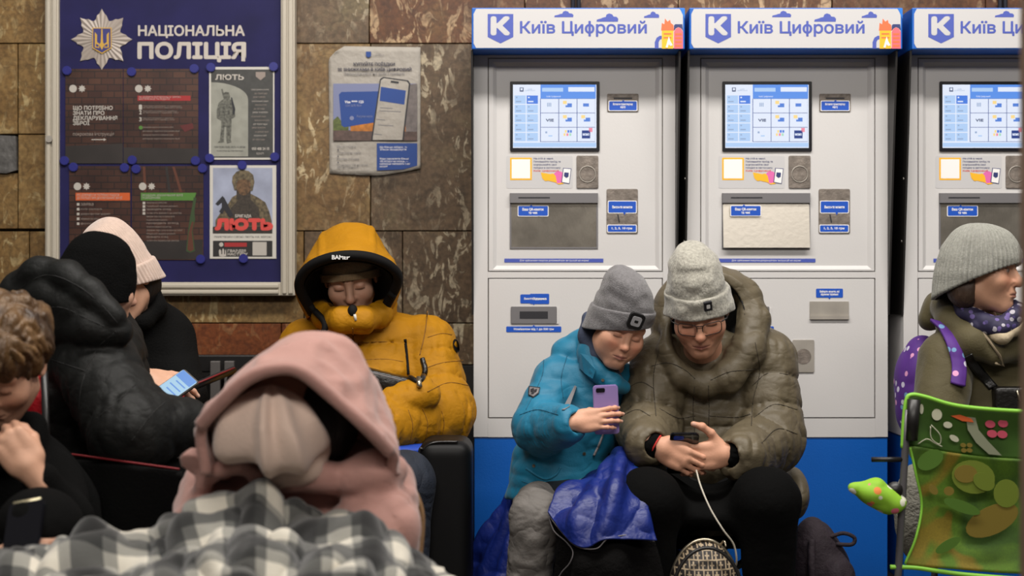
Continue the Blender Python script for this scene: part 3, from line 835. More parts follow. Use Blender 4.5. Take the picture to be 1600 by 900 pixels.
badges(p1, 113, 138); qt('poster_text', 'ЩО ПОТРІБНО\nЗНАТИ ПРО\nДЕКЛАРУВАННЯ\nЗБРОЇ', 113, 182, 165, 195, PY_ - .0006, ink, p1, bold=.03, align='L')
qt('poster_text', 'покрокова інструкція', 113, 177, 206, 213, PY_ - .0006, ink2, p1, align='L'); qp('arrow', [(142, 217), (161, 217), (161, 215.5), (165, 217.7), (161, 220), (161, 218.4), (142, 218.4)], ink, PY_ - .0006, p1)
p2 = poster(192, 309, 107, 255, brick1, 'brown brick-print poster with a red heading and numbered lines, upper middle of board')
qp('floor_print', [(192, 230), (309, 232), (309, 255), (192, 255)], soot, PY_ - .0003, p2, .0004)
badges(p2, 216, 138); qp('heading_band', [(214, 149), (297, 149), (297, 157), (214, 157)], pr_red, PY_ - .0005, p2)
qt('poster_text', 'ЯК ЗАЯВИТИ ВОГНЕПАЛЬНУ ЗБРОЮ,\nБОЄПРИПАСИ ТА ПОДАТИ', 216, 282, 150, 156, PY_ - .0012, ink, p2, align='L')
for i, yy in enumerate((164, 172, 183)):
    qt('poster_number', str(i + 1), 217, 220, yy, yy + 6, PY_ - .0006, ink, p2, bold=.05)
    qt('poster_text', 'Підготуйте документи та зверніться\nдо територіального підрозділу поліції', 222, 284 - i * 6, yy, yy + 5, PY_ - .0006, ink2, p2, align='L')
for i, yy in enumerate((197, 203, 209, 215)): qt('poster_text', 'декларація подається власником зброї', 222, 270 + (i % 2) * 10, yy, yy + 3, PY_ - .0006, ink2, p2, align='L')
qp('green_dot', circ(219, 199, 3, 12), pr_gr, PY_ - .0006, p2); qp('red_mark', [(280, 196), (300, 192), (302, 200), (288, 206)], mat('poster_dim_red', rgb(84, 26, 26), .5), PY_ - .0006, p2)
p3 = poster(107, 203, 259, 405, brick1, 'brown brick-print poster with an orange heading, lower left of board')
badges(p3, 120, 291); qp('heading_band', [(117, 301), (202, 301), (202, 313), (117, 313)], pr_or, PY_ - .0005, p3)
qt('poster_text', 'ЯКІ ДОКУМЕНТИ ПОТРІБНО ПОДАТИ\nДО ПОЛІЦІЇ ПРИ ДЕКЛАРУВАННІ ЗБРОЇ', 119, 190, 302.5, 311.5, PY_ - .0012, ink, p3, align='L')
for i in range(5):
    qp('check_box', [(119, 317 + i * 7.6), (123, 317 + i * 7.6), (123, 321 + i * 7.6), (119, 321 + i * 7.6)], ink, PY_ - .0006, p3)
    qt('poster_text', ('заява', 'копія паспорта', 'довідка про стан здоров’я', 'інформація про зброю', 'фото зброї')[i], 125, 145 + (i * 13) % 30, 317 + i * 7.6, 321 + i * 7.6, PY_ - .0006, ink2, p3, align='L')
p4 = poster(205, 317, 259, 406, brick1, 'brown brick-print poster with a green heading and a printed rifle, beside the pink beanie')
badges(p4, 222, 291); qp('heading_band', [(219, 301), (306, 301), (302, 313), (219, 313)], pr_gr, PY_ - .0005, p4)
qp('floor_print', [(206, 378), (316, 374), (316, 405), (206, 405)], soot, PY_ - .0003, p4, .0004)
for k_, (a, b) in enumerate(((222, 224), (257, 262), (268, 280))): qp('plank_print', [(a, 260), (a + 4, 260), (b + 4, 300), (b, 300)], (pr_wood, soot, pr_wood)[k_], PY_ - .0005, p4)
qt('poster_text', 'ПРОЦЕДУРА ДЕКЛАРУВАННЯ ЗБРОЇ\nГРОМАДЯНАМИ', 221, 285, 302.5, 311, PY_ - .0012, ink, p4, align='L')
for i in range(12):
    y = 315 + i * 5.4
    if i < 4: qp('check_box', [(222, y), (226, y), (226, y + 4), (222, y + 4)], ink, PY_ - .0006, p4)
    qt('poster_text', ('Декларант подає заяву та зброю до поліції', 'Поліцейський перевіряє документи', 'проводить огляд', 'та вносить відомості до реєстру')[i % 4], 228, 260 + (i * 17) % 28, y, y + 3.2, PY_ - .0006, ink2, p4, align='L')
qp('rifle_print', [(302, 308), (306, 309), (303, 330), (304, 344), (300, 360), (304, 392), (296, 395), (290, 392), (293, 362), (296, 340), (299, 325)], mat('poster_dim_green', rgb(46, 66, 34), .5), PY_ - .0006, p4)
qp('rifle_stock_print', [(299, 346), (302, 347), (299, 362), (302, 390), (297, 393), (292, 390), (294, 364)], pr_wood, PY_ - .0009, p4)
# black and white recruiting poster
bw_l = mat('poster_grey_sky', rgb(140, 140, 130), .5, var=(30, .15)); bw_d = mat('poster_charcoal', rgb(58, 58, 56), .5, var=(40, .25)); camo_g = mat('camouflage_grey', rgb(94, 94, 86), .6, var=(120, .7))
p5 = poster(326, 428, 104, 249, paper, 'black and white poster of a standing soldier, upper right of board')
qp('dark_field', [(329, 108), (426, 108), (426, 246), (329, 246)], bw_d, PY_ - .0004, p5, .0005)
arc = [(329, 244), (329, 128)] + [(329 + 58 * math.sin(R(a)), 128 + 27 * (1 - math.cos(R(a)))) for a in range(10, 91, 10)] + [(387, 244)]
qp('sky_field', arc, bw_l, PY_ - .0008, p5, .0005)
qt('poster_text', 'ЛЮТЬ', 336, 380, 116, 124, PY_ - .0008, ink, p5, bold=.04)
sold = [(345, 139), (347, 138), (349, 145), (352, 143), (357, 144), (359, 150), (358, 154), (363, 158), (366, 172), (367, 182), (361, 186), (361, 198), (360, 218), (361, 222), (354, 224), (353, 218), (353, 198), (350, 198), (349, 216), (350, 222), (339, 223), (343, 219), (345, 198), (345, 188), (338, 184), (338, 172), (341, 160), (349, 154), (347, 148)]
qp('soldier_print', sold, camo_g, PY_ - .0014, p5)
qp('rifle_print', [(360, 152), (362, 152), (367, 170), (366, 178), (363, 178), (363, 170)], p_black, PY_ - .0019, p5)
qp('crest_print', [(399, 112), (414, 112), (414, 119), (406.5, 125), (399, 119)], ink2, PY_ - .0009, p5)
for i in range(14): qt('poster_text', ('запрошуємо на службу', 'до бригади', 'умови та виплати', 'соціальний пакет')[i % 4], 392 + (i * 5) % 7, 420 - (i * 3) % 8, 138 + i * 6, 141.2 + i * 6, PY_ - .0009, ink2 if i % 3 else ink, p5)
qt('poster_text', '050 400 24 10', 393, 420, 230, 234, PY_ - .0009, ink, p5, bold=.03); qt('poster_text', 'ГВАРДІЯ НАСТУПУ', 400, 412, 238, 242, PY_ - .0009, ink, p5)
qt('poster_text', 'ПЕРЕТВОРИ СВОЮ ЛЮТЬ НА ЗБРОЮ', 334, 383, 228, 231, PY_ - .0014, p_black, p5); qt('poster_text', 'та вступай до лав бригади', 338, 379, 234, 237, PY_ - .0014, p_black, p5)
# colour recruiting poster
sky_p = mat('poster_pale_sky', rgb(146, 152, 172), .5, var=(12, .25)); camo_c = mat('camouflage_khaki', rgb(96, 84, 62), .6, var=(90, .75)); camo_d = mat('camouflage_dark', rgb(54, 46, 38), .6, var=(110, .5))
p6 = poster(327, 431, 258, 404, paper, 'colour poster of a helmeted soldier with a red title, lower right of board')
qp('sky_print', [(332, 262), (425, 262), (425, 364), (332, 364)], sky_p, PY_ - .0004, p6, .0005)
qp('soldier_print', [(336, 364), (336, 344), (344, 332), (356, 318), (362, 308), (372, 302), (390, 302), (402, 308), (414, 316), (420, 330), (424, 345), (424, 364)], camo_c, PY_ - .0009, p6)
qp('soldier_vest', [(358, 352), (360, 325), (372, 312), (392, 312), (404, 325), (406, 352)], camo_d, PY_ - .0013, p6)
qp('soldier_neck', [(369, 312), (369, 296), (391, 296), (391, 312)], camo_d, PY_ - .0013, p6)
qp('soldier_face', circ(380, 290, 11.5, 20, 15), mat('print_tan_face', rgb(98, 72, 48), .6, var=(90, .6)), PY_ - .0017, p6)
qp('soldier_helmet', [(362, 284), (363, 275), (369, 268), (378, 265), (388, 267), (395, 273), (397, 284), (394, 298), (391, 298), (391, 283), (380, 279), (369, 283), (369, 297), (366, 297)], camo_c, PY_ - .0021, p6)
qp('rifle_print', [(336, 318), (347, 306), (350, 309), (364, 336), (358, 340), (350, 328), (347, 334), (342, 330), (346, 324), (346, 316), (340, 321)], p_black, PY_ - .0021, p6)
qt('poster_text', 'БРИГАДА', 367, 392, 335, 340.5, PY_ - .0025, ink, p6, bold=.04)
qp('dark_band', [(332, 354), (425, 354), (425, 364), (332, 364)], soot, PY_ - .0023, p6)
qt('poster_title', 'ЛЮТЬ', 337, 424, 343, 358, PY_ - .0028, mat('poster_title_red', rgb(196, 66, 60), .5), p6, bold=.09)
qt('poster_text', 'ПЕРЕТВОРИ СВОЮ ЛЮТЬ НА ЗБРОЮ', 334, 424, 368.5, 371.5, PY_ - .0005, p_black, p6)
qp('dark_field', [(332, 376), (425, 376), (425, 401), (332, 401)], mat('poster_black', rgb(34, 32, 32), .5), PY_ - .0004, p6, .0005)
qp('phone_dot', circ(345, 382, 3.4, 14), ink, PY_ - .0009, p6); qp('red_pill', [(350, 379), (385, 379), (385, 385.5), (350, 385.5)], pr_red, PY_ - .0009, p6)
qt('poster_text', 'ГВАРДІЯ\nНАСТУПУ', 355, 386, 390, 399, PY_ - .0009, ink, p6, bold=.04, align='L')
qp('arrows_print', [(341, 392), (343, 389), (345, 392), (345, 397), (346.5, 397), (346.5, 390), (348, 388), (349.5, 390), (349.5, 397), (351, 397), (351, 392), (352.5, 389), (353, 400), (347, 401), (342, 400)], ink, PY_ - .0009, p6)
qp('code_field', [(394, 378), (416, 378), (416, 399), (394, 399)], ink, PY_ - .0009, p6)
# round blue pins
pin_m = mat('pin_blue', rgb(44, 46, 116), .25)
pins = [(104, 110, 'top left corner of the four-line brick poster'), (205, 112, 'top edge between the two upper brick posters'), (303, 107, 'top right corner of the red-headed brick poster'), (329, 105, 'top left corner of the standing soldier poster'),
        (427, 104, 'top right corner of the standing soldier poster'), (100, 251, 'bottom left corner of the four-line brick poster'), (206, 250, 'bottom edge between the two upper brick posters'), (305, 251, 'bottom right corner of the red-headed brick poster'),
        (327, 247, 'bottom left corner of the standing soldier poster'), (429, 245, 'bottom right corner of the standing soldier poster'), (114, 261, 'top left corner of the orange-headed brick poster'), (194, 262, 'top right corner of the orange-headed brick poster'),
        (212, 264, 'top left corner of the green-headed brick poster'), (316, 263, 'top right corner of the green-headed brick poster'), (378, 258, 'top edge of the helmeted soldier poster'), (380, 404, 'bottom edge of the helmeted soldier poster'), (313, 405, 'bottom right corner of the green-headed brick poster')]
for x, y, w in pins:
    o = prism('pin', [(QX(a), QZ(b)) for a, b in circ(x, y, 7.2, 20)], PY_ - .008, .0075, pin_m, bevel=.002)
    tag(o, 'round blue pin at the ' + w, 'pin', 'round blue pins on the notice board')

# ------------------------------------------------------------------ paper poster taped to the bare wall
PW = WALL_Y - 0.006
def VX(px): return (px - 800) / F_PX * PW
def VZ(py): return CAM_Z - (py - 450) / F_PX * PW
wpap = mat('creased_paper', rgb(156, 150, 141), .65, bump=[(18, .5), (45, .3)], var=(16, .08))
n = 24; V = []; Fq = []
for j in range(n + 1):
    for i in range(n + 1):
        u, v = i / n, j / n
        px = 513.5 + u * (657 - 513.5) + 1.5 * v * (1 - u); top = 72 + 2 * u; bot = 271 + 3.5 * math.sin(u * 3) - (u > .55) * (u - .55) * 18
        py = top + v * (bot - top)
        dyw = .001 + .004 * max(0, v - .9) * 10 * u * u + .0012 * math.sin(u * 9 + v * 5)
        # folded top left corner
        if u < .17 and v < .1:
            s_ = (.17 - u) / .17 + (.1 - v) / .1
            if s_ > 1: px += (s_ - 1) * 11; py += (s_ - 1) * 9; dyw += .006 * (s_ - 1)
        V.append((VX(px), PW - dyw, VZ(py)))
for j in range(n):
    for i in range(n):
        a = j * (n + 1) + i; Fq.append((a, a + n + 1, a + n + 2, a + 1))
wp = mesh('wall_poster', V, Fq, wpap, smooth=True); tag(wp, 'creased white paper poster with phone and blue card on the stone wall', 'poster')
sol = wp.modifiers.new('thickness', 'SOLIDIFY'); sol.thickness = .0008; sol.offset = 1
VY = PW - .0062
def vp(name, pts, m, d=0.0): return prism(name, [(VX(a), VZ(b)) for a, b in pts], VY - d, .0004, m, wp)
def vt(name, b, x0, x1, y0, y1, m, d=.0006, bold=0.0, align='C'): return text(name, b, VX(x0), VX(x1), VZ(y1), VZ(y0), VY - d, m, wp, bold=bold, align=align)
pb = mat('poster_print_blue', rgb(22, 60, 128), .6); pnv = mat('poster_print_ink', rgb(64, 62, 74), .7); pg2 = mat('poster_print_grey', rgb(112, 110, 112), .7); lil = mat('poster_lilac', rgb(112, 118, 150), .6)
vp('shield_print', [(572, 81), (580, 81), (580, 88), (576, 90.5), (572, 88)], pb); vt('poster_text', 'КИЇВ\nЦИФРОВИЙ', 582, 600, 83, 88, pg2)
vt('poster_text', 'КУПУЙТЕ ПОЇЗДКИ', 553, 617, 97, 104, pnv, bold=.03); vt('poster_text', 'ЗІ ЗНИЖКАМИ В КИЇВ ЦИФРОВИЙ', 528, 643, 105.5, 112, pnv, bold=.03); vt('poster_text', 'Заощаджуйте на добі і тривалі', 538, 632, 113, 119, pg2)
vp('photo_print', [(521, 131), (652, 131), (652, 220), (521, 220)], lil)
vp('rails_print', [(521, 204), (652, 204), (652, 220), (521, 220)], mat('poster_track', rgb(84, 66, 60), .6, var=(60, .4)), .0004)
vp('trees_print', [(521, 204), (521, 188), (528, 182), (534, 190), (545, 198), (545, 204)], mat('poster_foliage', rgb(82, 92, 44), .6, var=(80, .5)), .0005)
vp('train_print', [(548, 205), (548, 197), (585, 190), (652, 182), (652, 206)], mat('poster_train', rgb(170, 104, 34), .6, var=(60, .4)), .0005)
vp('tower_print', [(634, 206), (634, 133), (652, 131), (652, 206)], mat('poster_building', rgb(106, 98, 96), .6, var=(50, .3)), .0006)
vp('card_print', [(530, 148), (534, 144), (594, 143), (596, 190), (538, 199), (534, 196)], pb, .0009)
vt('card_text', 'Visa **** 123', 539, 568, 157.5, 161.5, p_white, .0014, bold=.02); vt('card_text', '1234 5678 9010', 540, 565, 163.5, 167, lil, .0014); vt('card_text', 'Рахунок карти', 558, 582, 180, 185, lil, .0014); vp('card_dot', circ(550, 185, 3.4, 14), lil, .0013)
ph = [(594, 124), (599, 120.5), (638, 126), (641.5, 131), (631, 219.5), (580, 219.5)]
vp('phone_print', ph, p_black, .0014); vp('phone_print_screen', [(595.5, 126), (600, 122.5), (636, 127.8), (639, 132), (628.8, 219), (582.5, 219)], wpap, .0018)
vp('phone_notch', [(611, 126.5), (623.5, 128), (623, 131.3), (610.6, 129.6)], p_black, .0022); vp('phone_card', [(595.5, 136), (634.5, 142), (632, 164), (593.5, 158)], pb, .0022)
for i, (a, b, w) in enumerate(((594, 168, 20), (593, 173, 34), (588, 186, 14), (591, 195, 24), (585, 209, 12))): vp('phone_line', [(a, b), (a + w, b + 1.5), (a + w, b + 2.7), (a, b + 1.2)], pg2, .0022)
vp('blue_panel', [(589, 224), (652, 224), (652, 259), (630, 265), (589, 266.5)], pb)
vt('panel_text', 'Що більше поїздок, то\nбільше заощаджуєте', 593.5, 636, 228.5, 236, p_white); vt('panel_text', 'Якщо замовляєте більше\n100 поїздок на місяць, —\nнайкраще вибирайте 3 дні\nщодня!', 593.5, 641, 246.5, 262, p_white, align='L')
for i, s_ in enumerate(('Місце і потяги', 'Транспортна карта', 'Разова поїздка', 'Сканувати QR на вході\nабо на турнікеті')):
    vt('poster_text', s_, 527, (556, 564, 561, 575)[i], 227.5 + i * 9.6, 231.5 + i * 9.6 + (3.5 if i == 3 else 0), pg2, align='L')
    if i < 3: vp('bullet', circ(528.5, 234.5 + i * 9.8, 1.1, 10), pnv)
# ================================================================== people: toolkit
class Frame:
    """local frame of a head or hand: columns X (viewer's right when facing us), Y (back), Z (up)"""
    def __init__(s, o, M, sc=1.0): s.o = np.asarray(o, float); s.M = np.asarray(M, float); s.sc = sc
    def w(s, v): return (np.asarray(v, float) * s.sc) @ s.M.T + s.o
    def l(s, p): return ((np.asarray(p) - s.o) @ s.M) / s.sc
def head_frame(o, yaw=0, pitch=0, roll=0, sc=1.0):
    """face looks to -Y; yaw>0 turns the face to the viewer's right, pitch>0 looks down, roll>0 tips the crown to the viewer's right"""
    M = Euler((0, 0, R(yaw))).to_matrix() @ Euler((0, R(roll), 0)).to_matrix() @ Euler((R(pitch), 0, 0)).to_matrix()
    return Frame(o, np.array(M), sc)

SKIN = np.array([0.50, 0.27, 0.17])
def head_field(p, st):
    g = st.get
    x = np.abs(p[:, 0]); ps = p.copy(); ps[:, 0] = x
    jw = g('jaw', 1.0); ch = g('cheek', 1.0); ns = g('nose', 1.0)
    d = ell(p, (0, .016, .032), (.075, .096, .082))
    d = smin(d, ell(p, (0, -.028, -.032), (.060 * jw, .062, .083)), .03)
    d = smin(d, cap(ps, (.047 * jw, -.005, -.062), (.016, -.066, -.100), .020, .017), .028)
    d = smin(d, sph(p, (0, -.070, -.100), .0185), .022)
    d = smin(d, sph(ps, (.041, -.058, -.030), .025 * ch), .03)
    if g('fat'): d = smin(d, ell(ps, (.036, -.040, -.060), (.030, .036, .034)), .022)
    d = smin(d, cap(ps, (.012, -.084, .022), (.047, -.066, .022), .010), .018)
    d = smin(d, ell(p, (0, -.068, -.066), (.032, .029, .030)), .02)
    # eye sockets, then eyeballs under lids
    d = smax(d, -sph(ps, (.031, -.102, .001), .019), .020)
    d = smin(d, ell(ps, (.0315, -.0735, -.002), (.0155, .0135, .0115)), .005)
    d = smax(d, -cap(ps, (.020, -.090, .0075), (.043, -.083, .0065), .0016), .003)      # lid crease
    # nose
    d = smin(d, cap(p, (0, -.082, .014), (0, -.104 * ns ** .15, -.032), .0075, .0105 * ns), .014)
    d = smin(d, sph(p, (0, -.1055 * ns ** .15, -.0345), .0115 * ns), .008)
    d = smin(d, sph(ps, (.0125 * ns, -.094, -.0385), .0082 * ns), .007)
    d = smax(d, -sph(ps, (.0065, -.1005, -.0465), .0036), .004)
    # lips
    zc = -.0685
    d = smin(d, cap(ps, (0, -.0965, zc + .0045), (.021, -.0845, zc + .0005), .0052, .0028), .006)
    d = smin(d, cap(ps, (0, -.0950, zc - .0065), (.018, -.0845, zc - .0025), .0064, .0034), .006)
    d = smax(d, -cap(ps, (0, -.1025, zc - .0005), (.023, -.0895, zc - .0015), .0016), .003)
    d = smax(d, -cap(ps, (0, -.100, zc - .0165), (.012, -.096, zc - .0160), .003), .012)
    d = smax(d, -cap(ps, (.019, -.098, -.040), (.030, -.090, -.062), .0012 * g('age', 0.6)), .012)     # cheek fold
    # ears
    e = ell(ps, (.0765, .012, -.006), (.0085, .020, .032)); e = smax(e, -ell(ps, (.0850, .008, -.004), (.006, .011, .020)), .004)
    d = smin(d, e, .008)
    d = smin(d, cap(p, (0, .022, -.070), g('neck_to', (0, .040, -.205)), .050, .056), .025)
    return d
def head_color(p, st):
    g = st.get
    x = np.abs(p[:, 0]); y, z = p[:, 1], p[:, 2]; front = y < -.03
    sk = np.array(g('skin', SKIN)) * 1.18; c = np.tile(sk, (len(p), 1))
    def blend(mask, col, k=1.0):
        m = (np.clip(mask, 0, 1) * k)[:, None]; c[:] = c * (1 - m) + np.array(col) * m
    bl = np.exp(-(((x - .040) / .020) ** 2 + ((z + .034) / .020) ** 2)) * front
    blend(bl, sk * np.array([1.06, .72, .66]), g('blush', .45))
    ntip = np.exp(-((x / .014) ** 2 + ((z + .036) / .012) ** 2)) * (y < -.09); blend(ntip, sk * np.array([1.08, .76, .70]), .5)
    zc = -.0685
    lip = np.exp(-((x / .019) ** 4)) * np.exp(-(((z - zc + .0008) / .0078) ** 4)) * (y < -.078); blend(lip, g('lip', (.42, .15, .12)), .8)
    ml = np.exp(-((x / .021) ** 4)) * np.exp(-(((z - zc + .001) / .0014) ** 2)) * (y < -.078); blend(ml, (.10, .03, .025), .8)
    bz = .0245 + .004 * np.sin((x - .012) / .036 * np.pi)
    br = ((x > .010) & (x < .050)) * np.exp(-(((z - bz) / .0042) ** 2)) * front; blend(br, g('brow', (.06, .035, .022)), g('brow_k', .8))
    # lowered lids: lash line along the lower rim
    lz = -.0085 - .0022 * (1 - ((x - .0315) / .0145) ** 2)
    la = (np.abs(x - .0315) < .0150) * np.exp(-(((z - lz) / .0022) ** 2)) * front; blend(la, g('lash', (.035, .02, .016)), g('lash_k', .95))
    ls = (np.abs(x - .0315) < .016) * np.exp(-(((z - .001) / .008) ** 2)) * front; blend(ls, sk * np.array([.80, .62, .58]), .35)
    if g('open'):
        ey = (np.abs(x - .0315) < .0120) * (np.abs(z + .0035) < .0050 * (1 - ((x - .0315) / .0130) ** 2).clip(0) ** .5) * front
        blend(ey, (.26, .22, .20), .9); ir = ((x - .0315) ** 2 + (z + .0025) ** 2 < .0052 ** 2) * ey; blend(ir, (.06, .04, .03), 1)
        up = (np.abs(x - .0315) < .0135) * np.exp(-(((z - .0022) / .0014) ** 2)) * front; blend(up, (.05, .03, .025), .9)
    if g('beard'):
        bd = ((z < -.045) & (y < .02)) * (1 - np.clip(lip, 0, 1)); blend(bd, sk * .55, g('beard'))
    return c
def make_head(fr, st, h=.0022, neck=None):
    if neck is not None:
        st = dict(st); v = fr.l(neck) - np.array([0, .022, -.07]); st['neck_to'] = tuple(np.array([0, .022, -.07]) + unit(v) * min(np.linalg.norm(v), .11))
    V, Fq = skin_surface(lambda p: head_field(p, st), (-.098, -.125, -.215), (.098, .125, .125), h, 1.6)
    col = head_color(V, st)
    return fr.w(V), Fq, col

# ---- hands.  local: X towards the thumb side, Y along the fingers, Z out of the back of the hand
def hand_field_bones(curl, spread=6.0, thumb=(40, 20, 25, 0), splay=None):
    """curl: per finger (mcp, pip, dip) degrees, index first"""
    bones = []
    base = [(.028, .086, 0), (.0095, .090, .001), (-.0095, .086, 0), (-.027, .078, -.002)]
    lens = [(.040, .024, .019), (.044, .028, .020), (.041, .026, .020), (.032, .019, .017)]
    rad = [(.0092, .0082, .0074, .0062), (.0094, .0084, .0076, .0064), (.0090, .0080, .0072, .0060), (.0080, .0071, .0064, .0054)]
    for i in range(4):
        a = 0.0; p = np.array(base[i]); sp = R(spread * (1.5 - i) if splay is None else splay[i]); pts = [p]
        for k in range(3):
            a += R(curl[i][k])
            dirn = np.array([math.sin(sp) * math.cos(a), math.cos(sp) * math.cos(a), -math.sin(a)])
            p = p + dirn * lens[i][k]; pts.append(p)
        bones.append((pts, rad[i]))
    out, down, bend, tw = thumb
    p = np.array([.026, .022, -.006]); d0 = np.array([math.sin(R(out)) * math.cos(R(down)), math.cos(R(out)) * math.cos(R(down)), -math.sin(R(down))])
    pts = [p]
    ax = np.array([math.cos(R(tw)), 0.25, math.sin(R(tw))])
    for k, L in enumerate((.044, .032, .026)):
        p = p + d0 * L; pts.append(p)
        inward = unit(np.array([-1.0, .35, -.35]) + np.array([0, 0, math.sin(R(tw))]))
        d0 = unit(d0 * math.cos(R(bend)) + inward * math.sin(R(bend)))
    bones.append((pts, (.0150, .0115, .0100, .0078)))
    return bones
def hand_field(p, bones, mirror):
    q = p.copy()
    if mirror: q[:, 0] = -q[:, 0]
    d = ell(q, (.002, .048, -.001), (.040, .050, .0150))
    d = smin(d, cap(q, (.026, .030, -.002), (.027, .080, -.001), .0125, .0105), .014)
    d = smin(d, cap(q, (-.022, .028, -.002), (-.025, .072, -.002), .0125, .0100), .014)
    d = smin(d, cap(q, (.0, .030, -.001), (.0, .082, 0), .0140, .0105), .012)
    d = smin(d, cap(q, (0, -.034, 0), (0, .012, -.001), .0240, .0260), .022)
    fd = None
    for k, (pts, rad) in enumerate(bones):
        c, u = chain(q, pts, rad, .003)
        for j in pts[1:3]: c = smin(c, sph(q, j, rad[1] * 1.03), .004)
        if k == 4: d = smin(d, c, .012)
        else: d = smin(d, c, .0055)
    return d
def make_hand(fr, bones, mirror, skin, h=.0022, nail=True):
    V, Fq = skin_surface(lambda p: hand_field(p, bones, mirror), (-.115, -.062, -.105), (.115, .20, .055), h, 1.6)
    q = V.copy()
    if mirror: q[:, 0] = -q[:, 0]
    col = np.tile(np.array(skin) * 1.15, (len(V), 1))
    for pts, rad in bones:
        for j in pts[1:3]:
            m = np.exp(-(nrm(q - j) / .011) ** 2)[:, None] * .35; col = col * (1 - m) + col * np.array([1.05, .74, .70]) * m
        tip = pts[-1]; dr = unit(pts[-1] - pts[-2]); up = unit(np.cross(np.cross(dr, [0, 0, 1.0]), dr))
        c_ = tip + up * rad[3] * .9; m = (nrm(q - c_) < .0062)[:, None] * .55
        col = col * (1 - m) + np.array([.62, .40, .33]) * m
    W = fr.w(V)
    if mirror: pass
    return W, Fq, col
def hand_frame(wrist, fingers, back, sc=1.0):
    y = unit(fingers); z = unit(np.asarray(back, float) - y * np.dot(back, y)); x = np.cross(y, z)
    return Frame(wrist, np.stack([x, y, z], 1), sc)

def merge(parts):
    V = []; Fq = []; C = []; n = 0
    for v, f, c in parts:
        V.append(v); Fq.append(f + n); C.append(c); n += len(v)
    return np.concatenate(V), np.concatenate(Fq), np.concatenate(C)
skin_m = mat('skin', rgb(200, 150, 125), .5, attr=True, spec=.35, bump=[(220, .06)], var=(40, .06))
skin_m.node_tree.nodes['Principled BSDF'].inputs['Subsurface Weight'].default_value = 0.0
skin_m.node_tree.nodes['Principled BSDF'].inputs['Subsurface Radius'].default_value = (.010, .004, .002)

CUT = []      # seats under the person being dressed: cloth rests on them instead of sinking in
def seat_cut(d, p):
    for lo_, hi_ in CUT:
        lo_ = np.asarray(lo_, np.float32); hi_ = np.asarray(hi_, np.float32); q = np.abs(p - (lo_ + hi_) / 2) - (hi_ - lo_) / 2
        d = np.maximum(d, -(nrm(np.maximum(q, 0)) + np.minimum(q.max(-1), 0)))
    return d
def under_body(J, skin, h=.010):
    """the hidden trunk, neck and limbs that carry head, hands and clothes"""
    def f(p):
        d = cap(p, J['hip'], J['chest'], .085, .095)
        d = smin(d, cap(p, J['chest'], J['neck'], .085, .034), .03)
        if 'head' in J: d = smin(d, cap(p, J['neck'], (np.asarray(J['neck']) + np.asarray(J['head'])) / 2, .036, .03), .02)
        for a, b, c in (('sl', 'el', 'wl'), ('sr', 'er', 'wr')):
            if a in J:
                d = smin(d, cap(p, J['chest'], J[a], .06, .045), .03)
                d = smin(d, cap(p, J[a], J[b], .042, .034), .02); d = smin(d, cap(p, J[b], J[c], .034, .022), .02)
        for k, a, b in (('hl', 'kl', 'fl'), ('hr', 'kr', 'fr')):
            if a in J:
                d = smin(d, cap(p, J['hip'], J[a], .075, .05), .04); d = smin(d, cap(p, J[a], J[b], .05, .035), .02)
        return d
    pts = np.array([np.asarray(v) for v in J.values()]); s = J.get('_s', 1)
    V, Fq = skin_surface((lambda p: seat_cut(f(p), p)) if CUT else f, pts.min(0) - .13, pts.max(0) + .13, h)
    return V, Fq, np.tile(np.array([.012, .012, .013]), (len(V), 1))     # dark underclothes

def puffer(p, u, s, A, ph=0.0, seed=0, pk=.007, fr=(34, 34, 12)):
    """quilted down: full baffles, sharp seams and short gathers running off every seam"""
    q = np.abs(np.sin(np.pi * (u / s + ph)))
    return A * q ** .38 + pk * folds(p, fr, seed) * (1 - q) ** .5 * 1.9 + pk * .35 * folds(p, (10, 10, 7), seed + 1)

def cloth(name, f, pts, m, par, h=.006, pad=.16, band=2.4, col=None, lo=None, hi=None):
    pts = np.array([np.asarray(q, float) for q in pts])
    L = pts.min(0) - pad; H = pts.max(0) + pad
    if lo is not None: L = np.maximum(L, lo)
    if hi is not None: H = np.minimum(H, hi)
    V, Fq = skin_surface((lambda p: seat_cut(f(p), p)) if CUT else f, L, H, h, band)
    return mesh(name, V, Fq, m, par, smooth=True, col=None if col is None else col(V))

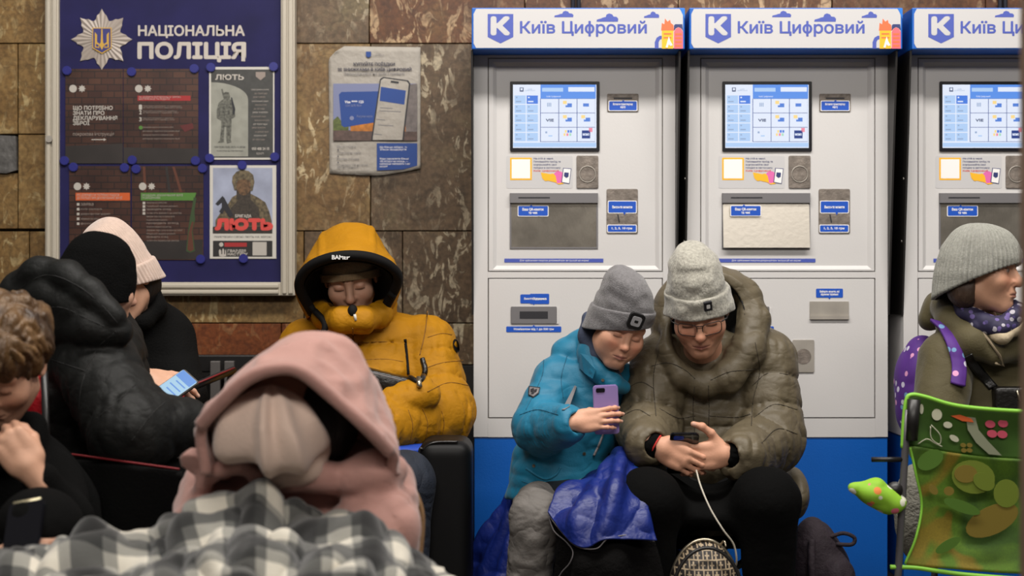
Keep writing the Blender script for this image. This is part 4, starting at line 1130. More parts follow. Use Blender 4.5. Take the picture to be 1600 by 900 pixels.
def beanie(fr, name, m, par, a=.088, b=.108, zf=.030, zb=-.010, top=.150, pw=2.6, ribs=64, rib=.0012, cuff=.055, cuff_m=None, slouch=(0, 0), wr=.0, seed=1, cy=.012, cuff_out=.006, nt=72, nth=320, puck=0.0, zs=0.0, taper=0.0):
    """knitted cap in the head's frame: zf/zb height of the rim at brow and nape"""
    th = np.linspace(0, 2 * np.pi, nth, endpoint=False)
    def rim(t): return zb + (zf - zb) * (0.5 - 0.5 * np.sin(t)) + zs * np.cos(t)
    def ring(s, off, ribk):
        # s 0..1 from rim to crown
        z0 = rim(th); z = z0 + (top - z0) * s
        sc = (1 - max(s, 0) ** pw) ** (1 / pw) * (1 - taper * max(s, 0)) if s < 1 else 0.0
        r = off + ribk * (np.abs(np.sin(th * ribs / 2)) ** .7 - .5) * min(1, sc * 1.4)
        pk = 1 + puck * np.cos(th * 7 + 1) * max(0, s - .6)
        x = (a * sc * pk + r * min(1, sc * 3)) * np.cos(th) + slouch[0] * s ** 2
        y = cy + (b * sc * pk + r * min(1, sc * 3)) * np.sin(th) + slouch[1] * s ** 2
        q = np.stack([x, y, z], 1)
        if wr: q += (noise(q, (26, 26, 42), seed) * wr * min(1, sc * 2))[:, None] * np.stack([np.cos(th), np.sin(th), 0 * th], 1)
        return q
    def build(rings, nm, mt, pr, close):
        V = np.concatenate(rings); n = len(rings); F_ = []
        i = np.arange(nth); j = (i + 1) % nth
        for k in range(n - 1): F_.append(np.stack([k * nth + i, k * nth + j, (k + 1) * nth + j, (k + 1) * nth + i], 1))
        return mesh(nm, fr.w(V), np.concatenate(F_), mt, pr, smooth=True)
    rs = [ring(.0, -.007, 0), ring(0.0, 0, rib)] + [ring(s, 0, rib) for s in np.linspace(.02, 1, nt) ** .8]
    o = build(rs, name, m, par, True)
    if cuff:
        H = top - (zf + zb) / 2; sc_ = cuff / H
        pr_ = [(.0, -.003), (-.006, .0), (-.004, cuff_out * .8)] + [(s, cuff_out) for s in np.linspace(.01, sc_ * .93, 14)] + [(sc_ * .985, cuff_out * .8), (sc_, cuff_out * .2), (sc_ * .99, -.002)]
        build([ring(s, of, rib) for s, of in pr_], 'cuff', cuff_m or m, o, False)
    return o

def patch(name, ctrl, nu, nv, m, par=None, fold=None, th=.006, uvs=(1, 1), smooth=True):
    """cloth laid through a grid of control points (rows of (x,y,z)), with fold(u,v,P)->offset along the normal"""
    C = np.array(ctrl, float); nr, nc = C.shape[:2]
    def cr(A, n):
        A = np.concatenate([2 * A[:1] - A[1:2], A, 2 * A[-1:] - A[-2:-1]]); t = np.linspace(0, len(A) - 3 - 1e-9, n); k = t.astype(int); u = (t - k).reshape((-1,) + (1,) * (A.ndim - 1))
        a, b, c, d = A[k], A[k + 1], A[k + 2], A[k + 3]
        return .5 * (2 * b + (c - a) * u + (2 * a - 5 * b + 4 * c - d) * u ** 2 + (3 * b - a - 3 * c + d) * u ** 3)
    G = cr(C, nv); G = np.swapaxes(cr(np.swapaxes(G, 0, 1), nu), 0, 1)
    uu, vv = np.meshgrid(np.linspace(0, 1, nu), np.linspace(0, 1, nv))
    for _ in range(2 if fold is not None else 0):
        pass
    if fold is not None:
        du = np.gradient(G, axis=1); dv = np.gradient(G, axis=0); N = np.cross(dv, du); N /= np.linalg.norm(N, axis=2, keepdims=True) + 1e-9
        off = fold(uu.ravel(), vv.ravel(), G.reshape(-1, 3)).reshape(nv, nu, 1); G = G + N * off
    V = G.reshape(-1, 3); i = np.arange(nu * nv).reshape(nv, nu)
    Fq = np.stack([i[:-1, :-1].ravel(), i[:-1, 1:].ravel(), i[1:, 1:].ravel(), i[1:, :-1].ravel()], 1)
    o = mesh(name, V, Fq, m, par, smooth=smooth, uv=np.stack([uu.ravel() * uvs[0], vv.ravel() * uvs[1]], 1))
    if th:
        s = o.modifiers.new('thickness', 'SOLIDIFY'); s.thickness = th; s.offset = 0
    return o

def phone(fr_o, xdir, ydir, w, h, t, body_m, label, scr_m=None, cam_m=None):
    """phone slab: xdir along its width, ydir along its height, back towards xdir x ydir"""
    x = unit(xdir); y = unit(np.asarray(ydir) - x * np.dot(x, ydir)); z = np.cross(x, y)
    r = root('phone', fr_o, label, 'phone', 'phones in hands')
    def slab_(nm, x0, x1, y0, y1, z0, z1, rr, mt, par):
        pts = rrect(x0, x1, y0, y1, rr, 6); bm = bmesh.new()
        A_ = [bm.verts.new(Vector(np.asarray(fr_o) + x * p[0] + y * p[1] + z * z0)) for p in pts]; B_ = [bm.verts.new(Vector(np.asarray(fr_o) + x * p[0] + y * p[1] + z * z1)) for p in pts]
        bm.faces.new(A_[::-1]); bm.faces.new(B_)
        for k in range(len(pts)): bm.faces.new((A_[k], A_[(k + 1) % len(pts)], B_[(k + 1) % len(pts)], B_[k]))
        bmesh.ops.recalc_face_normals(bm, faces=bm.faces[:])
        ed = [e for e in bm.edges if (e.verts[0] in A_) == (e.verts[1] in A_)]
        bmesh.ops.bevel(bm, geom=ed, offset=min(.0018, abs(z1 - z0) * .3), segments=2, affect='EDGES')
        return bm_obj(nm, bm, mt, par)
    slab_('case', -w / 2, w / 2, -h / 2, h / 2, -t / 2, t / 2, w * .13, body_m, r)
    if cam_m: slab_('camera_lens', -w * .38, -w * .02, h * .36, h * .45, t / 2 - .0002, t / 2 + .0012, w * .06, cam_m, r)
    if scr_m: slab_('screen', -w * .46, w * .46, -h * .47, h * .47, -t / 2 - .0006, -t / 2 + .0004, w * .08, scr_m, r)
    return r, (x, y, z)
# ================================================================== woman in olive and boy in teal
def surf(f, px, py, y0, y1, lift=0.0, n=400):
    """first point of the cloth f met along the line of sight through (px, py)"""
    ys = np.linspace(y0, y1, n); pts = np.stack([P(px, py, y) for y in ys]).astype(np.float32)
    d = f(pts); k = np.argmax(d < lift); return pts[k].astype(float) if (d < lift).any() else P(px, py, (y0 + y1) / 2)
def scaled_chain(p, pts, rads, s, k=.05):
    s = np.asarray(s, np.float32); return chain(p * s, [np.asarray(q) * s for q in pts], rads, k)
def decal(name, f, poly, y0, y1, m, par, lift=.003):
    """thin patch sewn on the cloth f: polygon in photo pixels projected onto the surface"""
    V = [surf(f, a, b, y0, y1, lift) for a, b in poly]; n = len(V)
    c = sum(V) / n; V2 = V + [v + np.array([0, .004, 0]) for v in V]
    F_ = [tuple(range(n))[::-1], tuple(range(n, 2 * n))] + [(i, (i + 1) % n, n + (i + 1) % n, n + i) for i in range(n)]
    bm = bmesh.new(); vs = [bm.verts.new(v) for v in V2]
    for q in F_: bm.faces.new([vs[i] for i in q])
    bmesh.ops.recalc_face_normals(bm, faces=bm.faces[:])
    return bm_obj(name, bm, m, par)
def seam(name, f, pix, y0, y1, m, par, r=.002, n=30, lift=.0):
    q = spline([(a, b, 0) for a, b in pix], n)
    return tube(name, [surf(f, a[0], a[1], y0, y1, lift) for a in q], r, m, par, seg=6)

olive = mat('olive_puffer_nylon', rgb(94, 85, 67), .5, spec=.35, bump=[(120, .10)], var=(14, .12), crease=[(7, .26, (1, 1, 1.9)), (18, .07, (1, 1, 1.2))])
olive_d = mat('olive_lining_black', rgb(20, 19, 18), .8)
knit_lg = mat('pale_grey_knit', rgb(166, 163, 152), .9, sheen=.3, bump=[(260, .35, (1, 1, .35)), (90, .25)], var=(120, .28))
knit_g = mat('grey_knit', rgb(112, 110, 112), .9, sheen=.3, bump=[(300, .35)], var=(150, .25))
black_cl = mat('black_cotton', rgb(7, 7, 7), .9, spec=.1, bump=[(40, .3)])
teal = mat('teal_shell_fabric', rgb(8, 112, 146), .58, sheen=.1, bump=[(240, .08)], var=(10, .10), crease=[(7, .24, (1, 1, 1.5)), (20, .05, (1, 1, 1))])
teal_in = mat('slate_hoodie', rgb(62, 70, 92), .8, bump=[(120, .2)])
grey_tr = mat('grey_trousers', rgb(106, 102, 98), .75, bump=[(160, .15)], var=(12, .15), crease=[(10, .4, (1, 1, 1.6))])
metal_s = mat('snap_metal', rgb(170, 160, 140), .3, .9)
glass_f = mat('glasses_frame', rgb(26, 22, 22), .35)
lens_m = NT('spectacle_lens'); lens_m.b.inputs['Transmission Weight'].default_value = 1.0; lens_m.b.inputs['Roughness'].default_value = 0.0; lens_m.b.inputs['IOR'].default_value = 1.05
lens_m.b.inputs['Base Color'].default_value = (1, 1, 1, 1); lens_m = lens_m.m

# ---------------- woman
sw_ = float(P(1110, 830, 4.62)[0]); CUT[:] = [((sw_ - .18, 4.44, -1), (sw_ + .18, 4.83, .238))]
W = root('person', (P(1110, 800, 4.5)[0], 4.5, 0), 'seated woman in olive puffer jacket, pale grey beanie and glasses, reading a phone', 'person')
wh = head_frame(P(1092, 481, 4.32), yaw=-8, pitch=30, roll=-4)
WJ = dict(hip=P(1110, 778, 4.6), chest=P(1103, 640, 4.52), neck=P(1100, 562, 4.46), head=wh.w((0, .02, -.05)), sl=P(1034, 572, 4.47), el=P(1013, 668, 4.40), wl=P(1022, 700, 4.2), sr=P(1192, 566, 4.5), er=P(1203, 688, 4.42), wr=P(1142, 712, 4.2),
          kl=P(1012, 782, 4.14), fl=np.array([.37, 4.2, .05]), kr=P(1198, 782, 4.14), fr=np.array([.70, 4.2, .05]))
wskin = np.array([.52, .27, .175])
wst = dict(skin=wskin, jaw=1.04, cheek=1.05, nose=1.05, brow_k=.85, blush=.55, age=.9, lip=(.40, .15, .13))
hl = hand_frame(P(1028, 697, 4.185), (.84, -.22, -.44), (-.30, -1, .10), .97)     # her right hand
hl_b = hand_field_bones([(20, 18, 12), (24, 20, 12), (30, 24, 14), (34, 28, 16)], 3, (25, 10, 20, 0))
hr = hand_frame(P(1139, 709, 4.185), (-1, -.10, -.10), (.10, -1, .05), .97)      # her left hand
hr_b = hand_field_bones([(6, 18, 12), (10, 20, 12), (14, 22, 14), (16, 20, 10)], 5, (58, -12, 18, 0), splay=(4, 0, -6, -19))
V, Fq, C = merge([make_head(wh, wst, neck=WJ['neck']), make_hand(hl, hl_b, True, wskin), make_hand(hr, hr_b, False, wskin), under_body(WJ, wskin)])
mesh('body', V, Fq, skin_m, W, smooth=True, col=C)
def w_jacket(p):
    n1 = folds(p, (7, 7, 11), 3); n2 = folds(p, (16, 16, 22), 5)
    wr = .005 * n1 + .002 * n2
    td, tu = scaled_chain(p, [P(1110, 800, 4.6), P(1104, 680, 4.55), P(1103, 610, 4.54), P(1100, 570, 4.50)], (.170, .160, .140, .090), (1, 1.12, 1), .06)
    td = td - puffer(p, p[:, 2] + .012 * n1, .105, .020, .62, 71)
    td = smin(td, cap(p, P(1050, 578, 4.49), P(1180, 574, 4.5), .078), .05)
    a, u = chain(p, [WJ['sl'], WJ['el'], P(1011, 694, 4.222)], (.076, .074, .048), .03)
    a = a - puffer(p, u + .012 * n1, .085, .015, .25, 72)
    b, u2 = chain(p, [WJ['sr'], WJ['er'], P(1156, 713, 4.20)], (.084, .080, .056), .03)
    b = b - puffer(p, u2 + .012 * n1, .085, .016, .2, 73)
    sk = ell(p, P(1240, 770, 4.56), (.038, .13, .075)) - .5 * wr
    d = smin(smin(td, a, .016), b, .016); d = smin(d, sk, .03)
    # collar and lowered hood around the neck
    hp_ = [P(1046, 505, 4.42), P(1046, 548, 4.38), P(1064, 585, 4.37), P(1098, 603, 4.37), P(1140, 588, 4.37), P(1168, 548, 4.40), P(1178, 500, 4.45), P(1168, 456, 4.49), P(1146, 436, 4.51)]
    c, u3 = chain(p, hp_, (.010, .022, .026, .024, .032, .040, .036, .026, .014), .02)
    c = c - puffer(p, u3, .075, .006, 0, 74, .006, (26, 26, 26)) - .4 * wr
    bk = np.maximum(ell(p, P(1104, 500, 4.50), (.150, .125, .150)), -ell(p, P(1100, 495, 4.46), (.128, .125, .135))); bk = np.maximum(bk, 4.44 - p[:, 1]) - .012 - .5 * wr
    d = smin(d, smin(c, bk, .02), .014)
    # hollow for the neck and face
    d = smax(d, -ell(p, P(1092, 515, 4.34), (.080, .14, .105)), .02)
    d = smax(d, -cap(p, P(1136, 711, 4.16), P(1150, 712, 4.19), .034), .01); d = smax(d, -cap(p, P(1030, 697, 4.16), P(1017, 695, 4.205), .033), .01)
    return d
wpts = [WJ[k] for k in ('hip', 'chest', 'neck', 'sl', 'el', 'wl', 'sr', 'er', 'wr')] + [P(1260, 800, 4.6), P(1150, 425, 4.5)]
wj = cloth('jacket', w_jacket, wpts, olive, W, .0048, pad=.15)
lin_ = lambda p: np.maximum(ell(p, P(1102, 500, 4.475), (.128, .125, .135)) + .004, -(ell(p, P(1100, 495, 4.44), (.112, .125, .125))))
cloth('hood_lining', lambda p: np.maximum(lin_(p), 4.37 - p[:, 1]), [P(1100, 500, 4.48)], olive_d, W, .006, pad=.18)
# cuffs of the black sweater under the sleeves
cloth('sweater_cuff', lambda p: cap(p, P(1019, 695, 4.195), P(1008, 692, 4.23), .033, .036) - .005 * folds(p, (60, 60, 60)), [P(1014, 694, 4.21)], black_cl, W, .004, pad=.07)
cloth('sweater_cuff', lambda p: cap(p, P(1150, 711, 4.188), P(1164, 713, 4.22), .034, .038) - .007 * folds(p, (60, 60, 60)), [P(1156, 712, 4.2)], black_cl, W, .004, pad=.07)
wb_ = mat('red_thread', rgb(190, 40, 34), .7)
tube('bracelet', [hl.w((.029 * math.cos(a), -.006, .027 * math.sin(a))) for a in np.linspace(0, 2 * math.pi, 24, endpoint=False)], .0026, wb_, W, seg=6, closed=True)
# stitched seams between the baffles, front placket
ol_s = mat('olive_seam', rgb(58, 51, 39), .8)
for q in ([(1018, 572), (1045, 567), (1070, 578), (1086, 592)], [(1110, 594), (1140, 581), (1172, 578), (1190, 575)], [(1030, 638), (1060, 653), (1086, 650)], [(1108, 650), (1150, 652), (1172, 647)],
          [(1176, 602), (1200, 583), (1232, 585)], [(1178, 652), (1210, 632), (1246, 640)], [(1190, 692), (1215, 670), (1246, 678)], [(972, 612), (1000, 597), (1022, 607)], [(968, 652), (995, 640), (1016, 650)],
          [(1180, 535), (1187, 580), (1177, 625), (1174, 665)], [(1030, 545), (1021, 590), (1025, 650)], [(1085, 604), (1083, 640), (1086, 682)], [(1107, 602), (1108, 640), (1106, 682)]):
    seam('seam', w_jacket, q, 4.05, 4.8, ol_s, wj, r=.0012, n=70, lift=.0009)
wbn = beanie(wh, 'beanie', knit_lg, W, a=.091, b=.108, zf=.020, zb=-.045, top=.180, pw=3.6, taper=.22, ribs=110, rib=.0007, cuff=.066, slouch=(-.012, .02), wr=.006, seed=4, cuff_out=.007)
def beanie_tag(fr, ang, z, w, h, m, par, name='label', rad=(.100, .117), cy=.012, th=.002, tilt=0):
    """little woven tag on a cap: ang degrees from the brow towards the viewer's right"""
    a = R(ang); n = np.array([math.sin(a), -math.cos(a), 0]); t = np.array([math.cos(a), math.sin(a), 0])
    c = np.array([rad[0] * math.sin(a), cy - rad[1] * math.cos(a), z])
    pts = rrect(-w / 2, w / 2, -h / 2, h / 2, min(w, h) * .22 if name != 'label' else .0015, 6)
    f_ = [c + t * p[0] + np.array([0, 0, p[1]]) + n * th for p in pts]; b_ = [q - n * (th + .006) for q in f_]; k = len(pts)
    bm = bmesh.new(); A_ = [bm.verts.new(fr.w(q)) for q in f_]; B_ = [bm.verts.new(fr.w(q)) for q in b_]
    bm.faces.new(A_); bm.faces.new(B_[::-1])
    for i in range(k): bm.faces.new((A_[i], B_[i], B_[(i + 1) % k], A_[(i + 1) % k]))
    bmesh.ops.recalc_face_normals(bm, faces=bm.faces[:])
    return bm_obj(name, bm, m, par)
wtag = beanie_tag(wh, 16, .062, .022, .027, p_black, wbn); beanie_tag(wh, 16, .062, .010, .012, p_white, wbn, 'label_mark', th=.0026)
# glasses
gl = root('glasses', wh.w((0, -.1, 0))); gl.parent = W; gl.matrix_parent_inverse = Matrix.Translation(-W.location)
for sgn in (-1, 1):
    pts = []
    for q in rrect(-.026, .026, -.021, .015, .011, 6):
        px_ = sgn * .0335 + q[0]; pts.append(wh.w((px_, -.104 + .35 * abs(px_) ** 1.5 * 4, q[1] - .009)))
    tube('rim', pts, .0012, glass_f, gl, seg=6, closed=True)
    bm = bmesh.new(); bm.faces.new([bm.verts.new(v) for v in pts]); bm_obj('lens', bm, lens_m, gl)
    tube('temple', [wh.w((sgn * .060, -.088, .004)), wh.w((sgn * .076, -.07, .004)), wh.w((sgn * .082, .01, .0))], .0017, glass_f, gl, seg=6)
tube('bridge', [wh.w((-.0085, -.1035, .002)), wh.w((0, -.108, .005)), wh.w((.0085, -.1035, .002))], .0015, glass_f, gl, seg=6)
def w_legs(p):
    n = .006 * folds(p, (9, 9, 12), 8)
    d = None
    for h_, k_, f_ in ((P(1062, 790, 4.6), WJ['kl'], WJ['fl']), (P(1158, 790, 4.6), WJ['kr'], WJ['fr'])):
        a, _ = chain(p, [h_, k_, f_], (.105, .080, .062), .04); d = a if d is None else smin(d, a, .03)
    d = smin(d, cap(p, P(1062, 792, 4.62), P(1158, 792, 4.62), .12), .05)
    d = smin(d, ell(p, P(1105, 792, 4.36), (.16, .22, .055)), .05)
    return d - n
cloth('trousers', w_legs, [P(1062, 790, 4.6), WJ['kl'], WJ['kr'], WJ['fl'], WJ['fr'], P(1160, 790, 4.6)], black_cl, W, .009, pad=.15, lo=(-9, -9, .01))
boot_m = mat('black_boot_leather', rgb(24, 22, 22), .4)
for f_ in (WJ['fl'], WJ['fr']):
    cloth('boot', lambda p: np.maximum(smin(ell(p, f_ + [0, -.06, -.005], (.052, .14, .05)), cap(p, f_, f_ + [0, .02, .10], .055), .04), .004 - p[:, 2]), [f_], boot_m, W, .008, pad=.22, lo=(-9, -9, -.01))
# her phone
ph_black = mat('phone_black_gloss', rgb(10, 10, 16), .15, coat=.5); ph_blue = mat('phone_lens_blue', rgb(40, 60, 150), .1)
pw_, _ = phone(P(1067, 708, 4.20), (1, 0, 0), (0, -.62, .78), .078, .150, .009, ph_black, 'black phone held in both hands by the woman in olive', scr_m=None, cam_m=ph_blue)
# charging cable from the phone to the handbag
cab_m = mat('cable_white', rgb(186, 180, 166), .5)
tag(tube('charging_cable', spline([P(1088, 735, 4.16), P(1095, 760, 4.10), P(1110, 795, 4.06), P(1130, 828, 4.04), P(1146, 850, 4.05), P(1151, 875, 4.06), P(1148, 890, 4.09)], 40), .0024, cab_m, seg=8), 'pale charging cable running from the phone down to the handbag', 'cable')
# stool under her
ST = root('stool', (P(1110, 830, 4.62)[0], 4.62, 0), 'low black folding stool under the woman in olive', 'stool')
sx_ = P(1110, 830, 4.62)[0]
box('seat', (sx_ - .17, 4.45, .20), (sx_ + .17, 4.82, .235), black_cl, ST, bevel=.012)
for a_ in (-1, 1):
    for y_ in (4.48, 4.79): tube('leg', [(sx_ + a_ * .15, y_, .205), (sx_ - a_ * .15, y_, .012)], .011, boot_m, ST, seg=8)

# ---------------- boy
sb_ = float(P(875, 830, 4.55)[0]); CUT[:] = [((sb_ - .16, 4.43, -1), (sb_ + .16, 4.75, .238))]
B = root('person', (P(865, 800, 4.45)[0], 4.45, 0), 'boy in teal jacket and dark grey beanie with lamp, looking at a lavender phone', 'person')
bh = head_frame(P(968, 507, 4.35), yaw=22, pitch=25, roll=14, sc=.9)
bskin = np.array([.56, .30, .20])
BJ = dict(hip=P(868, 775, 4.5), chest=P(905, 650, 4.5), neck=P(946, 600, 4.47), head=bh.w((0, .02, -.06)), sl=P(868, 594, 4.47), el=P(842, 668, 4.37), wl=P(892, 662, 4.22), sr=P(985, 610, 4.52), er=P(985, 690, 4.52), wr=P(955, 720, 4.42),
          kl=P(838, 808, 4.2), fl=np.array([.035, 4.22, .06]), kr=P(935, 800, 4.16), fr=np.array([.22, 4.2, .06]))
bst = dict(fat=1, skin=bskin, jaw=1.0, cheek=1.22, nose=.82, brow=(.28, .16, .09), brow_k=.45, blush=.6, age=.1, lip=(.46, .17, .15), lash_k=.8)
bhd = hand_frame(P(897, 661, 4.185), (.96, -.10, .16), (-.12, -1, .25), .80)
bh_b = hand_field_bones([(14, 26, 14), (14, 26, 14), (14, 26, 14), (14, 26, 14)], 4, (20, 35, 15, 0))
V, Fq, C = merge([make_head(bh, bst, neck=BJ['neck']), make_hand(bhd, bh_b, True, bskin, .0026), under_body(BJ, bskin)])
mesh('body', V, Fq, skin_m, B, smooth=True, col=C)
def b_jacket(p):
    n1 = folds(p, (8, 8, 12), 13); n2 = folds(p, (18, 18, 26), 15); wr = .010 * n1 + .006 * n2
    td, tu = scaled_chain(p, [P(862, 790, 4.49), P(878, 730, 4.49), P(905, 650, 4.49), P(935, 600, 4.46)], (.130, .128, .120, .075), (1, 1.15, 1), .05)
    td = smax(td, P(0, 783, 4.4)[2] - p[:, 2] - .06 * (p[:, 0] - P(830, 0, 4.4)[0]), .012)
    td = smin(td, cap(p, BJ['sl'], P(960, 600, 4.48), .058), .05) - wr
    a, u = chain(p, [BJ['sl'], BJ['el'], P(889, 662, 4.205)], (.060, .066, .042), .03)
    gat = .005 * np.abs(np.sin(u * 260)) * np.clip((u - .20) / .03, 0, 1)
    a = a - wr * 1.1 - gat
    d = smin(td, a, .022)
    d = smin(d, cap(p, BJ['sr'], BJ['er'], .06, .06), .03)
    # lowered hood and stand collar
    hd_ = smin(ell(p, P(900, 548, 4.52), (.062, .07, .040)), cap(p, P(880, 556, 4.50), P(918, 530, 4.50), .030), .03) - wr
    d = smin(d, hd_, .014)
    c, u3 = chain(p, [P(915, 535, 4.47), P(922, 552, 4.41), P(938, 580, 4.36), P(956, 598, 4.345), P(974, 605, 4.37)], (.026, .030, .028, .022, .018), .02)
    d = smin(d, c - .4 * wr, .008)
    d = smax(d, -ell(p, P(966, 530, 4.36), (.068, .10, .088)), .012)
    return smax(d, -cap(p, P(905, 660, 4.17), P(892, 662, 4.195), .026), .008)
bj = cloth('jacket', b_jacket, [BJ[k] for k in ('hip', 'chest', 'neck', 'sl', 'el', 'wl', 'sr', 'er')] + [P(900, 530, 4.5)], teal, B, .005, pad=.15)
cloth('hoodie', lambda p: np.maximum(chain(p, [P(921, 498, 4.44), P(920, 525, 4.42), P(934, 556, 4.38), P(960, 588, 4.37)], (.022, .026, .022, .02), .02)[0] - .003 * folds(p, (30, 30, 30)), -ell(p, P(968, 530, 4.35), (.066, .10, .085))), [P(921, 498, 4.43), P(960, 588, 4.37)], teal_in, B, .004, pad=.06)
beanie_b = beanie(bh, 'beanie', knit_g, B, a=.090, b=.108, zf=.030, zb=-.060, zs=.030, top=.176, pw=2.8, ribs=120, rib=.0010, cuff=.070, slouch=(-.040, .01), wr=.005, seed=9, cuff_out=.007, puck=.10)
lampb = mat('lamp_black_rubber', rgb(18, 18, 20), .5); lampw = mat('lamp_clear_plastic', rgb(176, 176, 180), .3)
beanie_tag(bh, -4, .062, .050, .050, lampb, beanie_b, 'lamp_housing', th=.004); beanie_tag(bh, -4, .062, .031, .031, lampw, beanie_b, 'lamp_lens', th=.006); beanie_tag(bh, -4, .062, .012, .008, lampb, beanie_b, 'lamp_chip', th=.0072)
zip_m = mat('zip_grey', rgb(120, 116, 118), .6); lav = mat('lavender_case', rgb(150, 128, 186), .45); lavd = mat('case_camera_black', rgb(20, 18, 26), .2)
decal('pocket_zip', b_jacket, [(898, 602), (901, 604), (890, 635), (882, 640), (878, 640), (889, 628)], 4.15, 4.7, zip_m, bj)
decal('collar_flap', b_jacket, [(907, 552), (922, 556), (931, 578), (926, 592), (914, 584), (904, 574)], 4.15, 4.7, teal, bj, lift=.006)
seam('front_zip', b_jacket, [(945, 668), (938, 690), (928, 712)], 4.1, 4.7, zip_m, bj, r=.004)
seam('front_zip', b_jacket, [(955, 600), (958, 618), (963, 632)], 4.1, 4.7, mat('teal_seam', rgb(6, 84, 112), .6), bj, r=.003)
seam('pocket_flap', b_jacket, [(822, 732), (850, 748), (868, 742), (876, 730)], 4.1, 4.7, teal, bj, r=.004)
for a_, b_ in ((834, 728), (913, 709), (942, 594)): decal('snap', b_jacket, [(a_ + 2.6 * math.cos(t), b_ + 2.6 * math.sin(t)) for t in np.linspace(0, 6.28, 10, endpoint=False)], 4.1, 4.7, metal_s, bj)
for q in ([(886, 556), (877, 590), (880, 622)], [(850, 562), (846, 590), (822, 640)], [(812, 648), (840, 640), (872, 648)], [(815, 752), (850, 762), (886, 752)]):
    seam('seam', b_jacket, q, 4.1, 4.75, MATS['teal_seam'], bj, r=.0011, n=50, lift=.0008)
pt_ = decal('sleeve_patch', b_jacket, [(826, 603), (844, 605), (842, 614), (833, 621), (825, 617)], 4.1, 4.6, p_black, bj, lift=.004)
decal('sleeve_patch_rim', b_jacket, [(827.5, 604.5), (842.5, 606.3), (840.8, 613.2), (833, 619.2), (826.6, 616)], 4.1, 4.6, zip_m, pt_, lift=.0055)
decal('sleeve_patch_mark', b_jacket, [(829, 608), (834, 606), (834, 609), (839, 607.5), (838, 611.5), (834.5, 613), (834, 616.5), (829.5, 615.5), (832, 612), (829, 611.5)], 4.1, 4.6, p_black, pt_, lift=.007)
def b_legs(p):
    n = .010 * folds(p, (10, 10, 16), 21) + .005 * folds(p, (24, 24, 30), 22)
    d = None
    for k_, f_, h_ in ((BJ['kl'], BJ['fl'], P(850, 788, 4.5)), (BJ['kr'], BJ['fr'], P(905, 790, 4.5))):
        a, _ = chain(p, [h_, k_, f_], (.085, .064, .056), .03); d = a if d is None else smin(d, a, .02)
    return d - n
cloth('trousers', b_legs, [P(850, 788, 4.5), P(905, 790, 4.5), BJ['kl'], BJ['kr'], BJ['fl'], BJ['fr']], grey_tr, B, .007, pad=.13, lo=(-9, -9, .01))
for f_ in (BJ['fl'], BJ['fr']):
    cloth('boot', lambda p: np.maximum(smin(ell(p, f_ + [0, -.05, -.012], (.045, .11, .045)), cap(p, f_, f_ + [0, .02, .08], .048), .04), .004 - p[:, 2]), [f_], boot_m, B, .008, pad=.2, lo=(-9, -9, -.01))
phone(P(947, 640, 4.208), (1, 0, .045), (-.07, -.12, 1), .068, .135, .009, lav, 'lavender cased phone in the hand of the boy in teal', cam_m=lavd)
ST2 = root('stool', (P(875, 830, 4.55)[0], 4.58, 0), 'low dark stool under the boy in teal', 'stool'); sx_ = P(875, 830, 4.55)[0]
box('seat', (sx_ - .15, 4.44, .20), (sx_ + .15, 4.74, .235), boot_m, ST2, bevel=.012)
for a_ in (-1, 1):
    for y_ in (4.47, 4.71): tube('leg', [(sx_ + a_ * .13, y_, .205), (sx_ - a_ * .13, y_, .012)], .011, boot_m, ST2, seg=8)

CUT[:] = []
# ---------------- sleeping bag over the boy's lap
bag_b = mat('royal_blue_nylon', rgb(16, 36, 112), .45, bump=[(80, .15)], var=(12, .2), crease=[(8, .22, (1, 1, .7)), (20, .12, (1, 1, 1))]); bag_k = mat('black_fleece_lining', rgb(10, 9, 9), .95, spec=.1, bump=[(60, .5), (200, .3)]); pipe_m = mat('grey_piping', rgb(120, 116, 118), .6)
SB = root('sleeping_bag', (P(930, 850, 4.1)[0], 4.1, 0), 'blue sleeping bag with black lining over the lap of the boy', 'sleeping bag')
def bagfold(A1, A2, sd): return lambda u, v, Q: A1 * (folds(Q, (9, 9, 6), sd) - .3) + A2 * (folds(Q, (24, 24, 18), sd + 1) - .3) + .010 * np.sin(u * 19 + 3 * v) * np.sin(v * 3.1)
top = [[P(*q) for q in r_] for r_ in (
    [(930, 735, 4.30), (950, 716, 4.26), (968, 702, 4.24), (984, 712, 4.26)],
    [(886, 768, 4.18), (925, 760, 4.10), (962, 745, 4.08), (998, 752, 4.12)],
    [(864, 792, 4.12), (905, 812, 4.02), (955, 800, 4.00), (1012, 798, 4.05)],
    [(856, 802, 4.10), (902, 853, 3.99), (950, 842, 3.97), (1022, 846, 4.03)])]
patch('shell', top, 90, 90, bag_b, SB, bagfold(.026, .010, 31), .006)
hem = [P(*q) for q in ((856, 803, 4.105), (878, 832, 4.05), (902, 854, 4.00), (932, 857, 3.975), (950, 842, 3.98), (985, 836, 4.0), (1022, 846, 4.04))]
tube('piping', spline(hem, 50), .0016, pipe_m, SB, seg=6)
low = [[P(*q) for q in r_] for r_ in (
    [(858, 806, 4.12), (900, 850, 4.03), (950, 838, 4.02), (1020, 842, 4.07)],
    [(872, 850, 4.10), (905, 880, 4.00), (955, 880, 3.98), (1026, 880, 4.06)],
    [(868, 920, 4.10), (905, 930, 4.00), (960, 930, 3.98), (1030, 930, 4.06)],
    [(862, 1000, 4.10), (905, 1008, 4.02), (960, 1008, 4.0), (1034, 1000, 4.06)])]
patch('lining', low, 60, 60, bag_k, SB, bagfold(.02, .006, 37), .006)
tube('piping', spline([P(*q) for q in ((857, 806, 4.11), (866, 830, 4.09), (884, 846, 4.05), (895, 862, 4.02), (890, 880, 4.02), (872, 905, 4.06), (866, 960, 4.08))], 40), .0016, pipe_m, SB, seg=6)
